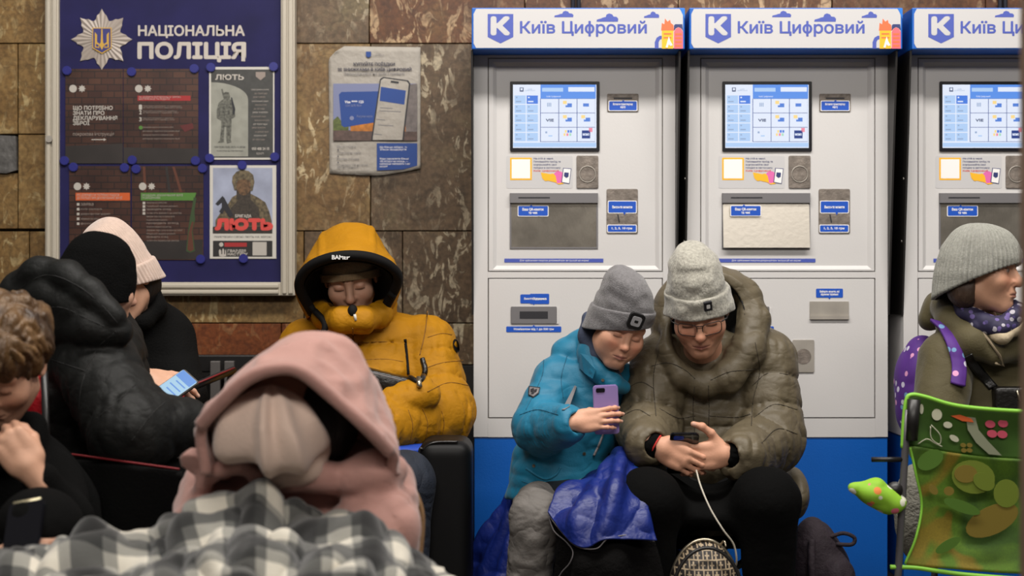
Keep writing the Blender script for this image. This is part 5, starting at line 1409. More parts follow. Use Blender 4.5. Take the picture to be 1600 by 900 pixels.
lf = [[P(*q) for q in r_] for r_ in ([(806, 758, 4.62), (814, 756, 4.56), (822, 770, 4.50)], [(770, 815, 4.62), (795, 815, 4.52), (815, 830, 4.44)], [(728, 880, 4.62), (775, 880, 4.5), (808, 890, 4.40)], [(690, 942, 4.62), (750, 945, 4.48), (800, 960, 4.36)])]
patch('trailing_corner', lf, 60, 70, bag_b, SB, bagfold(.024, .008, 41), .006)

# ---------------- handbag on the floor
def pattern_mat(name):
    t = NT(name); tc = t.add('ShaderNodeTexCoord'); sx = t.add('ShaderNodeSeparateXYZ'); t.link(tc.outputs['Object'], sx.inputs[0])
    def mth(op, a, b=None):
        n = t.add('ShaderNodeMath', operation=op)
        for i, v in enumerate((a, b)):
            if v is None: continue
            if hasattr(v, 'links'): t.link(v, n.inputs[i])
            else: n.inputs[i].default_value = v
        return n.outputs[0]
    S = 42.0
    u = mth('MULTIPLY', sx.outputs[0], S); v = mth('MULTIPLY', sx.outputs[2], S)
    row = mth('FLOOR', v); u2 = mth('ADD', u, mth('MULTIPLY', mth('MODULO', row, 2.0), .5))
    fu = mth('FRACT', u2); fv = mth('FRACT', v)
    def band(x, a, b): return mth('MULTIPLY', mth('GREATER_THAN', x, a), mth('LESS_THAN', x, b))
    lines = mth('MAXIMUM', mth('MAXIMUM', band(fu, .0, .14), mth('MULTIPLY', band(fu, .40, .58), band(fv, .0, .75))), mth('MAXIMUM', band(fv, .84, 1.0), mth('MULTIPLY', band(fv, .30, .46), band(fu, .25, .75))))
    c = t.mix(lines, rgb(34, 28, 26), rgb(168, 150, 124)); t.link(c, t.b.inputs['Base Color']); t.b.inputs['Roughness'].default_value = .6
    return t.m
hb_m = pattern_mat('monogram_canvas'); hbx = P(1102, 900, 4.1)[0]
HB = root('handbag', (hbx, 4.1, 0), 'round-topped handbag with beige geometric pattern on the floor', 'handbag')
cloth('body', lambda p: np.maximum(ell(p * [1, 1.0, 1], (hbx, 4.12, .125), (.098, .075, .150)) - .004 * folds(p, (20, 20, 20), 51), .006 - p[:, 2]), [(hbx, 4.12, .13)], hb_m, HB, .006, pad=.19, lo=(-9, -9, 0))
tube('piping', [(hbx + .095 * math.sin(a), 4.055 - 0 * a, .125 + .146 * math.cos(a)) for a in np.linspace(-1.9, 1.9, 40)], .005, boot_m, HB, seg=8)
tube('zip', [(hbx + .095 * math.sin(a), 4.12, .130 + .152 * math.cos(a)) for a in np.linspace(-1.3, 1.3, 40)], .005, metal_s, HB, seg=6)
tube('zip_pull', spline([(hbx + .04, 4.11, .268), (hbx + .048, 4.09, .283), (hbx + .052, 4.08, .270)], 12), .003, metal_s, HB, seg=6)
for i in range(9): tube('strap_link', [np.array([hbx + .085 + .008 * math.cos(a) * (1 if i % 2 else .4), 4.085 + .008 * math.sin(a) * .5, .20 - i * .013 + .008 * math.sin(a)]) for a in np.linspace(0, 6.28, 12, endpoint=False)], .002, boot_m, HB, seg=5, closed=True)

# ---------------- dark backpack beside the kiosk
bp_m = mat('plum_black_canvas', rgb(48, 38, 46), .8, bump=[(60, .4), (220, .2)], var=(30, .2)); bpx = P(1288, 860, 4.6)[0]
BP = root('backpack', (bpx, 4.6, 0), 'small plum-black backpack slumped against the blue kiosk base', 'backpack')
def bpf(p):
    d = smin(ell(p, (bpx - .005, 4.62, .10), (.083, .075, .12)), ell(p, (bpx - .028, 4.62, .20), (.045, .05, .065)), .05)
    d = smin(d, ell(p, (bpx + .028, 4.56, .085), (.052, .05, .075)), .012)
    return np.maximum(d - .010 * folds(p, (16, 16, 9), 61), .005 - p[:, 2])
cloth('body', bpf, [(bpx, 4.6, .12)], bp_m, BP, .006, pad=.2, lo=(-9, -9, 0))
tube('strap', spline([(bpx - .045, 4.56, .21), (bpx - .05, 4.535, .14), (bpx - .045, 4.53, .05)], 20), .011, bp_m, BP)
tube('handle', spline([(bpx + .012, 4.58, .215), (bpx + .05, 4.57, .228), (bpx + .082, 4.57, .215), (bpx + .075, 4.57, .195), (bpx + .03, 4.575, .195)], 24), .006, bp_m, BP)
# ================================================================== man in yellow
mustard = mat('mustard_puffer_cotton', rgb(166, 114, 2), .7, spec=.25, bump=[(150, .10)], var=(10, .10), crease=[(8, .22, (1, 1, 1.5)), (22, .10, (1, 1, 1))])
hood_blk = mat('hood_rim_black', rgb(15, 14, 14), .8, spec=.2); tan_knit = mat('tan_knit', rgb(128, 108, 80), .9, bump=[(260, .3)], var=(120, .15))
jean = mat('dark_denim', rgb(22, 30, 44), .8, bump=[(200, .2)], var=(30, .25), crease=[(9, .35, (1, 1, 1.5))])
leather = mat('black_leather', rgb(18, 16, 14), .35, bump=[(90, .2)])
CUT[:] = [((-2.4, 4.71, -1), (-.10, 5.5, .263))]
Y = root('person', (P(570, 760, 4.7)[0], 4.7, 0), 'seated man in mustard yellow hooded puffer jacket with arms folded, head bowed', 'person')
yh = head_frame(P(547, 431, 4.775), yaw=1, pitch=25, roll=-6)
YJ = dict(hip=P(570, 765, 4.78), chest=P(573, 620, 4.86), neck=P(560, 510, 4.86), head=yh.w((0, .02, -.05)), sl=P(482, 545, 4.88), el=P(448, 630, 4.74), wl=P(545, 668, 4.52), sr=P(664, 540, 4.88), er=P(690, 645, 4.76), wr=P(600, 668, 4.52),
          kl=P(490, 755, 4.30), fl=np.array([-.56, 4.35, .05]), kr=P(632, 752, 4.38), fr=np.array([-.30, 4.38, .05]))
yskin = np.array([.44, .25, .17])
V, Fq, C = merge([make_head(yh, dict(skin=yskin, nose=1.05, brow_k=.9, lash_k=.95, blush=.25), neck=YJ['neck']), under_body(YJ, yskin)])
mesh('body', V, Fq, skin_m, Y, smooth=True, col=C)
def y_jacket(p):
    n1 = folds(p, (7, 7, 10), 81)
    td, tu = scaled_chain(p, [P(570, 770, 4.74), P(572, 680, 4.80), P(574, 600, 4.86), P(566, 540, 4.88)], (.185, .185, .170, .12), (1, 1.2, 1), .06)
    td = smin(td, cap(p, P(500, 548, 4.89), P(650, 545, 4.9), .085), .06)
    td = td - puffer(p, p[:, 2] + .012 * n1, .100, .020, .15, 82)
    a, u = chain(p, [YJ['sl'], YJ['el'], P(560, 672, 4.52)], (.080, .080, .062), .03); a = a - puffer(p, u + .01 * n1, .09, .014, .3, 83)
    b, u2 = chain(p, [YJ['sr'], YJ['er'], P(585, 668, 4.50)], (.082, .080, .064), .04); b = b - puffer(p, u2 + .01 * n1, .095, .015, .3, 84)
    t_, u4 = chain(p, [P(610, 635, 4.56), P(655, 618, 4.60)], (.045, .050), .02); t_ = t_ - puffer(p, u4, .05, .006, 0, 85)
    d = smin(smin(td, a, .016), b, .014); d = smin(d, t_, .010)
    # stand collar
    c, u3 = chain(p, [P(500, 484, 4.86), P(508, 494, 4.76), P(535, 500, 4.675), P(565, 500, 4.675), P(592, 492, 4.75), P(604, 482, 4.86)], (.030, .032, .034, .034, .032, .030), .02)
    c = c - puffer(p, u3, .07, .004, .3, 86, .006, (30, 30, 30))
    d = smin(d, c, .012)
    return smax(d, -ell(p, P(549, 465, 4.76), (.070, .085, .075)), .012)
yj = cloth('jacket', y_jacket, [YJ[k] for k in ('hip', 'chest', 'neck', 'sl', 'el', 'wl', 'sr', 'er', 'wr')], mustard, Y, .0055, pad=.15)
# hood: brim tipped forward over the cap
yg = [[P(*q) for q in r_] for r_ in (
    [(488, 492, 4.76), (468, 452, 4.68), (479, 424, 4.63), (508, 408, 4.60), (545, 402, 4.59), (582, 406, 4.60), (611, 420, 4.63), (622, 442, 4.68), (602, 484, 4.76)],
    [(484, 494, 4.80), (465, 450, 4.73), (477, 417, 4.68), (507, 391, 4.66), (546, 381, 4.65), (583, 389, 4.66), (612, 411, 4.68), (624, 440, 4.73), (606, 488, 4.80)],
    [(486, 498, 4.88), (470, 455, 4.86), (486, 404, 4.82), (511, 364, 4.79), (548, 352, 4.77), (581, 360, 4.79), (605, 400, 4.82), (621, 448, 4.86), (606, 492, 4.88)],
    [(500, 500, 4.98), (488, 455, 4.97), (500, 410, 4.96), (520, 382, 4.95), (548, 374, 4.95), (574, 380, 4.95), (596, 408, 4.96), (606, 452, 4.97), (594, 496, 4.98)],
    [(520, 495, 5.02), (515, 460, 5.03), (520, 430, 5.03), (532, 412, 5.03), (548, 408, 5.03), (564, 412, 5.03), (576, 430, 5.03), (580, 460, 5.03), (575, 495, 5.02)])]
yho = patch('hood', yg, 100, 70, mustard, Y, lambda u, v, Q: .010 * (folds(Q, (9, 9, 9), 91) - .3) * np.clip(v * 4, 0, 1) - .006 * np.exp(-((u - .62) / .012) ** 2) * (v > .1) - .006 * np.exp(-((u - .36) / .012) ** 2) * (v > .1), .016)
hc = P(546, 450, 4.80); yl = [[hc + (q - hc) * np.array([.88, .90, .86]) for q in r_] for r_ in yg]
patch('hood_lining', yl, 60, 40, hood_blk, Y, None, .004)
rimp = spline([yg[0][k] + np.array([0, -.004, .006]) for k in range(9)], 60)
rm = tube('hood_rim', rimp, .0150, hood_blk, yho, seg=12)
# small white lettering on the rim
rw = P(533, 402, 4.58); lt = text('rim_lettering', 'BAMEP', rw[0] - .026, rw[0] + .026, rw[2] - .006, rw[2] + .006, float(min(q[1] for q in rimp)) - .0140, p_white, rm, bold=.03)
for a_, b_ in ((488, 482), (611, 460)): tube('cord_lock', [P(a_ - 3, b_ - 4, 4.70), P(a_ + 5, b_ + 6, 4.70)], .009, hood_blk, Y, seg=8)
tube('hood_cord', spline([P(492, 486, 4.70), P(505, 500, 4.68), P(508, 512, 4.67), P(502, 528, 4.67)], 16), .010, hood_blk, Y, seg=8)
tube('cord_end', [P(503, 520, 4.665), P(500, 534, 4.665)], .006, metal_s, Y, seg=8)
beanie(yh, 'beanie', tan_knit, Y, a=.088, b=.106, zf=.028, zb=-.06, top=.119, pw=2.4, ribs=90, rib=.0006, cuff=.032, wr=.003, seed=14, cuff_out=.006)
cloth('chin_flap', lambda p: ell(p, P(551, 487, 4.648), (.016, .02, .022)), [P(551, 487, 4.648)], hood_blk, Y, .003, pad=.03)
tube('zip_pull', [P(554, 491, 4.632), P(556, 501, 4.632)], .0045, mat('zip_pull_pale', rgb(200, 196, 186), .4), Y, seg=8)
seam('front_zip', y_jacket, [(551, 512), (552, 540), (551, 570)], 4.4, 4.95, mat('mustard_seam', rgb(124, 82, 4), .7), yj, r=.0025)
seam('pocket_zip', y_jacket, [(633, 530), (636, 560), (638, 585)], 4.4, 4.95, hood_blk, yj, r=.005)
seam('armhole_seam', y_jacket, [(668, 486), (664, 520), (656, 555)], 4.4, 4.95, MATS['mustard_seam'], yj, r=.002)
for q in ([(556, 536), (600, 534), (636, 537)], [(556, 563), (600, 561), (630, 565)], [(668, 527), (690, 521), (706, 523)], [(660, 577), (690, 567), (724, 563)], [(668, 612), (700, 598), (732, 602)], [(638, 640), (645, 665), (641, 690)], [(660, 638), (668, 662), (664, 690)], [(690, 642), (694, 662), (690, 684)], [(500, 540), (470, 545), (445, 555)]):
    seam('seam', y_jacket, q, 4.3, 4.98, MATS['mustard_seam'], yj, r=.0012, n=50, lift=.0009)
pt_ = decal('sleeve_badge', y_jacket, [(713 + 5 * math.cos(t) + 2 * math.sin(t), 540 + 10.5 * math.sin(t)) for t in np.linspace(0, 6.28, 14, endpoint=False)], 4.5, 4.98, hood_blk, yj, lift=.004)
def y_legs(p):
    d = None
    for h_, k_, f_ in ((P(520, 775, 4.75), YJ['kl'], YJ['fl']), (P(610, 775, 4.75), YJ['kr'], YJ['fr'])):
        a, _ = chain(p, [h_, k_, f_], (.098, .078, .06), .04); d = a if d is None else smin(d, a, .03)
    return d - .006 * folds(p, (9, 9, 14), 95)
cloth('jeans', y_legs, [P(520, 775, 4.75), P(610, 775, 4.75), YJ['kl'], YJ['kr'], YJ['fl'], YJ['fr']], jean, Y, .009, pad=.14, lo=(-9, -9, .01))
for f_ in (YJ['fl'], YJ['fr']):
    cloth('boot', lambda p: np.maximum(smin(ell(p, f_ + [0, -.06, -.005], (.052, .14, .05)), cap(p, f_, f_ + [0, .02, .10], .055), .04), .004 - p[:, 2]), [f_], boot_m, Y, .008, pad=.22, lo=(-9, -9, -.01))
CUT[:] = []
# waist bag worn across his chest
WBG = root('waist_bag', P(612, 600, 4.6), 'black leather waist bag across the chest of the man in yellow', 'bag')
ang = R(14); Mw = np.array([[math.cos(ang), 0, math.sin(ang)], [0, 1, 0], [-math.sin(ang), 0, math.cos(ang)]])
cw = surf(y_jacket, 614, 598, 4.3, 4.9) + np.array([-.015, -.024, 0])
cloth('pouch', lambda p: np.maximum(ell(p, cw, (.112, .040, .056), Mw), ((p - cw) @ Mw.astype(np.float32))[:, 2] - .030) - .003 * folds(p, (16, 16, 16), 97), [cw], leather, WBG, .004, pad=.13)
tube('zip', [cw + np.array([x_, -.037 + 2.2 * x_ * x_, .022]) @ Mw.T for x_ in np.linspace(-.085, .085, 20)], .002, MATS['zip_grey'], WBG, seg=6)
tube('buckle', [surf(y_jacket, 654, 590, 4.3, 4.9) + np.array([0, -.012, 0]), surf(y_jacket, 656, 604, 4.3, 4.9) + np.array([0, -.012, 0])], .008, metal_s, WBG, seg=8)
seam('strap', y_jacket, [(640, 590), (655, 596), (664, 580), (660, 560)], 4.3, 4.95, leather, WBG, r=.009)
# bench along the wall
bench_m = mat('black_bench_steel', rgb(22, 20, 20), .45, .3); slat_m = mat('grey_bench_slat', rgb(92, 88, 86), .5, .3)
BE = root('bench', (-1.1, 5.1, 0), 'dark steel bench with grey uprights against the wall under the notice board', 'bench')
box('seat', (-2.3, 4.72, .22), (-.16, 5.36, .26), bench_m, BE, bevel=.008)
box('back_rail', (-2.3, 5.33, .66), (-.2, 5.37, .72), bench_m, BE, bevel=.005)
for px_ in (335, 357, 230, 120, 460): box('upright', (P(px_, 600, 5.3)[0] - .017, 5.31, .26), (P(px_, 600, 5.3)[0] + .017, 5.33, .70), slat_m, BE, bevel=.003)
for x_ in (-2.2, -1.25, -.30):
    for y_ in (4.78, 5.3): tube('leg', [(x_, y_, .225), (x_, y_, .004)], .018, bench_m, BE, seg=8)
pad_m = mat('blue_foam_pad', rgb(20, 66, 170), .6, bump=[(60, .2)])
tag(box('seat_pad', (P(600, 0, 4.7)[0], 4.45, .47), (P(733, 0, 4.7)[0], 4.68, .492), pad_m, bevel=.008), 'blue pad edge beside the elbow of the man in yellow', 'pad')
SC = root('suitcase', (P(696, 0, 4.42)[0], 4.45, 0), 'black suitcase standing between the man in yellow and the blue kiosk base', 'suitcase')
case_m = mat('black_case_shell', rgb(9, 9, 10), .5, spec=.2); rim_m = mat('case_rim_gloss', rgb(26, 25, 25), .18)
xs0, xs1 = P(652, 0, 4.4)[0], P(737, 0, 4.4)[0]; zt = P(0, 690, 4.4)[2]
cloth('shell', lambda p: nrm(np.maximum(np.abs(p - np.array([(xs0 + xs1) / 2, 4.52, zt / 2 + .01], np.float32)) - np.array([(xs1 - xs0) / 2 - .04, .08, zt / 2 - .05], np.float32), 0)) - .04, [((xs0 + xs1) / 2, 4.52, zt / 2)], case_m, SC, .008, pad=.32, lo=(-9, -9, .0))
tube('rim', spline([(xs0 + .003, 4.415, .1), (xs0 + .003, 4.415, zt - .06), (xs0 + .018, 4.415, zt - .022), (xs0 + .05, 4.415, zt - .004), (xs1 - .04, 4.415, zt - .002)], 40), .004, rim_m, SC, seg=6)
for x_ in (xs0 + .03, xs1 - .03): tube('wheel', [(x_ - .01, 4.5, .022), (x_ + .01, 4.5, .022)], .02, rim_m, SC, seg=14)

# ================================================================== person in pink, near
pink = mat('dusty_pink_cotton', rgb(172, 128, 118), .75, sheen=.3, bump=[(140, .12)], var=(9, .10), crease=[(8, .12, (1, 1, 1.4))])
pinkd = mat('pale_pink_fleece', rgb(212, 186, 170), .85, sheen=.4, bump=[(160, .15)], var=(14, .06))
CUT[:] = [((-.67, 2.97, -1), (-.16, 3.43, .293))]
K = root('person', (P(470, 900, 3.15)[0], 3.15, 0), 'bowed person in dusty pink hooded jacket and pale cap under a plaid blanket', 'person')
kskin = np.array([.42, .24, .17])
kh = head_frame(P(432, 655, 3.06), yaw=-12, pitch=62, roll=6)
KJ = dict(hip=np.array([-.42, 3.25, .40]), chest=P(465, 800, 3.17), neck=P(455, 725, 3.14), head=kh.w((0, .02, -.04)), sl=P(345, 775, 3.12), el=P(318, 840, 3.0), wl=P(400, 880, 2.86), sr=P(585, 760, 3.12), er=P(588, 835, 3.0), wr=P(500, 885, 2.86),
          kl=np.array([-.60, 2.86, .37]), fl=np.array([-.60, 2.80, .05]), kr=np.array([-.34, 2.86, .37]), fr=np.array([-.34, 2.80, .05]))
V, Fq, C = merge([make_head(kh, dict(skin=kskin), .003, neck=KJ['neck']), under_body(KJ, kskin)])
mesh('body', V, Fq, skin_m, K, smooth=True, col=C)
def k_jacket(p):
    n1 = folds(p, (7, 7, 9), 101); n2 = folds(p, (14, 14, 24), 102); wr = .014 * n1 + .008 * n2
    d, _ = scaled_chain(p, [np.array([-.42, 3.22, .42]), P(468, 830, 3.16), P(465, 775, 3.15), P(458, 738, 3.13)], (.20, .18, .15, .095), (1, 1.2, 1), .05)
    d = smin(d, cap(p, P(360, 772, 3.13), P(570, 762, 3.13), .07), .05)
    a, u = chain(p, [KJ['sl'], KJ['el'], KJ['wl']], (.072, .062, .045), .03)
    b, u2 = chain(p, [KJ['sr'], KJ['er'], KJ['wr']], (.074, .070, .048), .03)
    b = b - .008 * np.abs(np.sin(u2 * 95 + 5 * n1)) * np.exp(-((u2 - .10) / .06) ** 2)
    d = smin(smin(d, a, .02), b, .02) - wr
    c, _ = chain(p, [P(312, 790, 3.04), P(318, 755, 2.99), P(345, 733, 2.96), P(378, 728, 2.95), (P(398, 742, 2.96)), P(405, 770, 2.98)], (.014, .013, .012, .012, .012, .012), .01)
    e_ = np.maximum(cap(p, P(345, 712, 3.02), P(276, 728, 2.96), .048, .010), np.abs((p - P(310, 715, 2.98).astype(np.float32)) @ np.array([.25, .75, .6], np.float32)) - .010)
    f_, _ = chain(p, [P(412, 760, 3.0), P(450, 748, 2.97), P(500, 745, 2.98), P(545, 750, 3.02)], (.016, .020, .026, .03), .02)
    g_, _ = chain(p, [P(555, 745, 2.99), P(585, 740, 3.0), P(612, 735, 3.03)], (.034, .04, .03), .02)
    for q in (c, e_, f_, g_): d = smin(d, q - .5 * wr, .012)
    return smax(d, -ell(p, P(432, 690, 3.05), (.085, .11, .07)), .015)
kj = cloth('jacket', k_jacket, [KJ[k] for k in ('hip', 'chest', 'neck', 'sl', 'el', 'wl', 'sr', 'er', 'wr')] + [P(270, 730, 2.95)], pink, K, .006, pad=.13)
hg = [[P(*q) for q in r_] for r_ in (
    [(318, 742, 2.93), (313, 664, 2.90), (346, 628, 2.87), (386, 592, 2.85), (430, 576, 2.84), (470, 581, 2.84), (520, 620, 2.86), (570, 665, 2.88), (610, 706, 2.93), (614, 742, 2.97)],
    [(322, 745, 2.97), (318, 668, 2.95), (350, 622, 2.92), (388, 583, 2.90), (430, 560, 2.89), (478, 558, 2.89), (530, 594, 2.91), (578, 640, 2.94), (612, 696, 2.99), (617, 742, 3.02)],
    [(335, 750, 3.08), (332, 690, 3.06), (364, 615, 3.03), (402, 563, 3.01), (445, 532, 3.01), (498, 522, 3.02), (550, 536, 3.04), (582, 600, 3.07), (606, 675, 3.10), (612, 745, 3.12)],
    [(352, 755, 3.20), (356, 720, 3.20), (388, 640, 3.19), (420, 585, 3.18), (458, 550, 3.18), (500, 540, 3.19), (540, 556, 3.20), (570, 610, 3.21), (592, 690, 3.22), (600, 750, 3.22)],
    [(400, 760, 3.26), (405, 745, 3.27), (420, 700, 3.28), (440, 655, 3.28), (465, 630, 3.28), (495, 625, 3.28), (520, 640, 3.28), (540, 680, 3.28), (555, 730, 3.27), (560, 760, 3.26)])]
kho = patch('hood', hg, 110, 80, pink, K, lambda u, v, Q: .020 * (folds(Q, (9, 9, 9), 111) - .3) * np.clip(v * 5, .1, 1) + .008 * (folds(Q, (22, 22, 22), 112) - .3), .020)
br_ = np.array(hg[0]); tube('hood_hem', spline(list(br_[1:-1]), 60), .013, pink, kho, seg=10)
# cap seen from above: folds run out from the crown
cg = [[P(*q) for q in r_] for r_ in (
    [(408, 604, 2.99), (416, 601, 2.97), (422, 600, 2.96), (428, 600, 2.95), (434, 601, 2.95), (440, 603, 2.97), (446, 606, 2.99)],
    [(372, 624, 2.97), (386, 630, 2.93), (408, 634, 2.905), (428, 636, 2.90), (450, 636, 2.905), (470, 634, 2.93), (484, 630, 2.97)],
    [(345, 650, 2.98), (366, 664, 2.92), (396, 674, 2.885), (426, 680, 2.88), (456, 680, 2.885), (484, 668, 2.92), (498, 652, 2.98)],
    [(337, 680, 3.0), (354, 698, 2.94), (390, 710, 2.90), (425, 718, 2.89), (462, 718, 2.90), (496, 700, 2.94), (508, 676, 3.0)],
    [(342, 694, 3.04), (360, 708, 2.98), (394, 718, 2.95), (428, 726, 2.94), (464, 726, 2.95), (494, 708, 2.98), (504, 686, 3.04)])]
def capf(u, v, Q):
    w = u + .04 * np.sin(v * 4 + 1)
    rd_ = sum(a * np.exp(-np.abs((w - c_) / s_) ** 1.6) for a, c_, s_ in ((.020, .14, .09), (.030, .46, .055), (.022, .66, .07), (.020, .90, .06)))
    return (rd_ * np.clip(v * 2.2, 0, 1) * (1 - .35 * v) + .004 * noise(Q, (20, 20, 20), 121))
cg = [[q + np.array([0, -.03, 0]) for q in r_] for r_ in cg]
capo = patch('cap', cg, 120, 70, pinkd, K, capf, .006)
cloth('scarf', lambda p: chain(p, [P(490, 700, 2.98), P(478, 728, 2.96), P(440, 745, 2.97), P(415, 752, 3.0)], (.028, .026, .020, .012), .02)[0] - .010 * folds(p, (20, 20, 20), 123), [P(490, 700, 2.98), P(415, 752, 3.0)], pinkd, K, .0045, pad=.06)
hair_d = mat('dark_hair', rgb(22, 18, 17), .6, bump=[(80, .4, (1, 1, .2))])
cloth('hair', lambda p: ell(p, P(500, 660, 3.06), (.075, .08, .085)) - .006 * folds(p, (30, 30, 12), 125), [P(500, 660, 3.06)], hair_d, K, .006, pad=.1)
def k_legs(p):
    d = None
    for h_, k_, f_ in ((np.array([-.50, 3.2, .42]), KJ['kl'], KJ['fl']), (np.array([-.38, 3.2, .42]), KJ['kr'], KJ['fr'])):
        a, _ = chain(p, [h_, k_, f_], (.09, .070, .055), .04); d = a if d is None else smin(d, a, .03)
    return d
cloth('trousers', k_legs, [np.array([-.50, 3.2, .42]), KJ['kl'], KJ['kr'], KJ['fl'], KJ['fr']], black_cl, K, .012, pad=.13, lo=(-9, -9, .01))
CUT[:] = []
# her chair
ch_tan = mat('tan_chair_canvas', rgb(146, 112, 76), .8, bump=[(120, .2)])
CH = root('chair', (-.42, 3.3, 0), 'tan canvas chair behind the person in dusty pink', 'chair')
box('seat', (-.66, 2.98, .26), (-.17, 3.42, .29), ch_tan, CH, bevel=.01)
bx = P(648, 800, 3.2)[0]
patch('backrest', [[P(636, 755, 3.16), P(470, 790, 3.42), P(300, 780, 3.3)], [P(652, 775, 3.17), P(470, 820, 3.44), P(292, 800, 3.3)], [P(661, 812, 3.18), P(470, 850, 3.44), P(290, 840, 3.3)], [P(656, 880, 3.18), P(470, 900, 3.44), P(290, 900, 3.3)]], 40, 20, ch_tan, CH, None, .012)
for x_ in (-.64, -.19):
    for y_ in (3.02, 3.4): tube('leg', [(x_, y_, .265), (x_, y_, .004)], .012, boot_m, CH, seg=8)

# ================================================================== plaid blanket
def plaid_mat(name):
    t = NT(name); uv = t.add('ShaderNodeUVMap'); sx = t.add('ShaderNodeSeparateXYZ'); t.link(uv.outputs[0], sx.inputs[0])
    def stripes(s, off):
        a = t.add('ShaderNodeMath', operation='ADD', i_1=off); t.link(s, a.inputs[0]); f = t.add('ShaderNodeMath', operation='FRACT'); t.link(a.outputs[0], f.inputs[0])
        return t.ramp(f.outputs[0], [(0.0, (0, 0, 0, 1)), (.34, (0, 0, 0, 1)), (.36, (.5, .5, .5, 1)), (.50, (.5, .5, .5, 1)), (.52, (1, 1, 1, 1)), (.84, (1, 1, 1, 1)), (.86, (.5, .5, .5, 1))], 'CONSTANT')
    A_ = stripes(sx.outputs[0], .1); B_ = stripes(sx.outputs[1], .3)
    av = t.mix(.5, A_.outputs[0], B_.outputs[0])
    c = t.ramp(av, [(0, rgb(12, 12, 12)), (.25, rgb(28, 29, 28)), (.5, rgb(76, 76, 73)), (.75, rgb(136, 134, 126)), (1.0, rgb(196, 190, 176))])
    tc = t.add('ShaderNodeTexCoord'); n = t.add('ShaderNodeTexNoise', i_Scale=300.0); t.link(tc.outputs['Object'], n.inputs['Vector']); bp = t.add('ShaderNodeBump', i_Strength=.3, i_Distance=.004); t.link(n.outputs['Fac'], bp.inputs['Height']); t.link(bp.outputs[0], t.b.inputs['Normal'])
    t.link(c.outputs[0], t.b.inputs['Base Color']); t.b.inputs['Roughness'].default_value = .95; t.b.inputs['Sheen Weight'].default_value = .3
    return t.m
plaid = plaid_mat('plaid_fleece')
gr = [[P(*q) for q in r_] for r_ in (
    [(20, 868, 3.0), (110, 842, 3.0), (200, 838, 2.98), (290, 800, 2.95), (372, 764, 2.93), (430, 770, 2.92), (500, 798, 2.92), (575, 822, 2.93), (630, 838, 2.95), (690, 885, 2.98)],
    [(0, 884, 2.88), (95, 866, 2.86), (190, 860, 2.82), (280, 835, 2.80), (365, 800, 2.80), (440, 815, 2.79), (510, 838, 2.79), (585, 846, 2.80), (645, 860, 2.82), (705, 905, 2.86)],
    [(-30, 915, 2.74), (80, 905, 2.70), (185, 900, 2.66), (280, 882, 2.64), (365, 868, 2.63), (440, 872, 2.63), (515, 878, 2.64), (590, 885, 2.66), (655, 895, 2.70), (715, 925, 2.76)],
    [(-40, 960, 2.66), (75, 950, 2.62), (180, 945, 2.58), (280, 940, 2.55), (365, 935, 2.54), (440, 935, 2.54), (515, 938, 2.55), (590, 945, 2.57), (660, 955, 2.62), (720, 975, 2.68)],
    [(-40, 1060, 2.62), (75, 1060, 2.58), (180, 1060, 2.54), (280, 1060, 2.5), (365, 1060, 2.5), (440, 1060, 2.5), (515, 1060, 2.5), (590, 1060, 2.53), (660, 1060, 2.58), (720, 1060, 2.64)])]
def blf(u, v, Q):
    w = .02 * noise(Q, (6, 6, 6), 130)
    return np.clip(v * 6, .3, 1) * .072 * (folds(Q + w[:, None], (6, 5, 9), 131) - .35) + .034 * (folds(Q, (15, 11, 20), 132) - .35) + .010 * noise(Q, (30, 30, 30), 133)
bl = patch('blanket', gr, 260, 170, plaid, None, blf, .008, uvs=(6.6, 4.2))
tag(bl, 'black and white plaid fleece blanket over the lap of the person in pink', 'blanket')
# ================================================================== people on the left
blk_puff = mat('black_puffer_nylon', rgb(18, 19, 18), .6, spec=.25, bump=[(120, .1)], var=(14, .2), crease=[(9, .15, (1, 1, 1.6)), (20, .08, (1, 1, 1))])
blk_knit = mat('black_knit', rgb(7, 7, 7), .95, spec=.1, bump=[(260, .4)]); blk_wool = mat('black_wool_coat', rgb(9, 9, 9), .9, spec=.15, bump=[(160, .3)])
pale_knit = mat('pale_pink_angora', rgb(196, 172, 158), .95, sheen=.6, bump=[(300, .25)], var=(80, .08))
red_cl = mat('red_chair_nylon', rgb(190, 18, 34), .5, bump=[(140, .2)], crease=[(12, .3, (1, 1, 1))])
# ---------------- person in black puffer, seen from behind
CUT[:] = [((-1.31, 3.61, -1), (-.92, 4.23, .268))]
M = root('person', (P(120, 800, 3.9)[0], 3.9, 0), 'person in black puffer jacket and black beanie turned away, seated on a red chair', 'person')
mh = head_frame(P(157, 442, 3.84), yaw=128, pitch=12, roll=0, sc=.88)
MJ = dict(hip=np.array([-1.02, 3.95, .40]), chest=P(110, 610, 3.93), neck=P(130, 505, 3.88), head=mh.w((0, .02, -.05)), sl=P(30, 560, 4.0), el=P(60, 690, 3.95), wl=P(180, 690, 3.95), sr=P(150, 570, 3.75), er=P(205, 672, 3.62), wr=P(278, 668, 3.72),
          kl=P(268, 770, 4.05), fl=np.array([-.80, 4.1, .05]), kr=P(255, 772, 3.70), fr=np.array([-.78, 3.74, .05]))
mskin = np.array([.46, .27, .19])
V, Fq, C = merge([make_head(mh, dict(skin=mskin), .003, neck=MJ['neck']), under_body(MJ, mskin)])
mesh('body', V, Fq, skin_m, M, smooth=True, col=C)
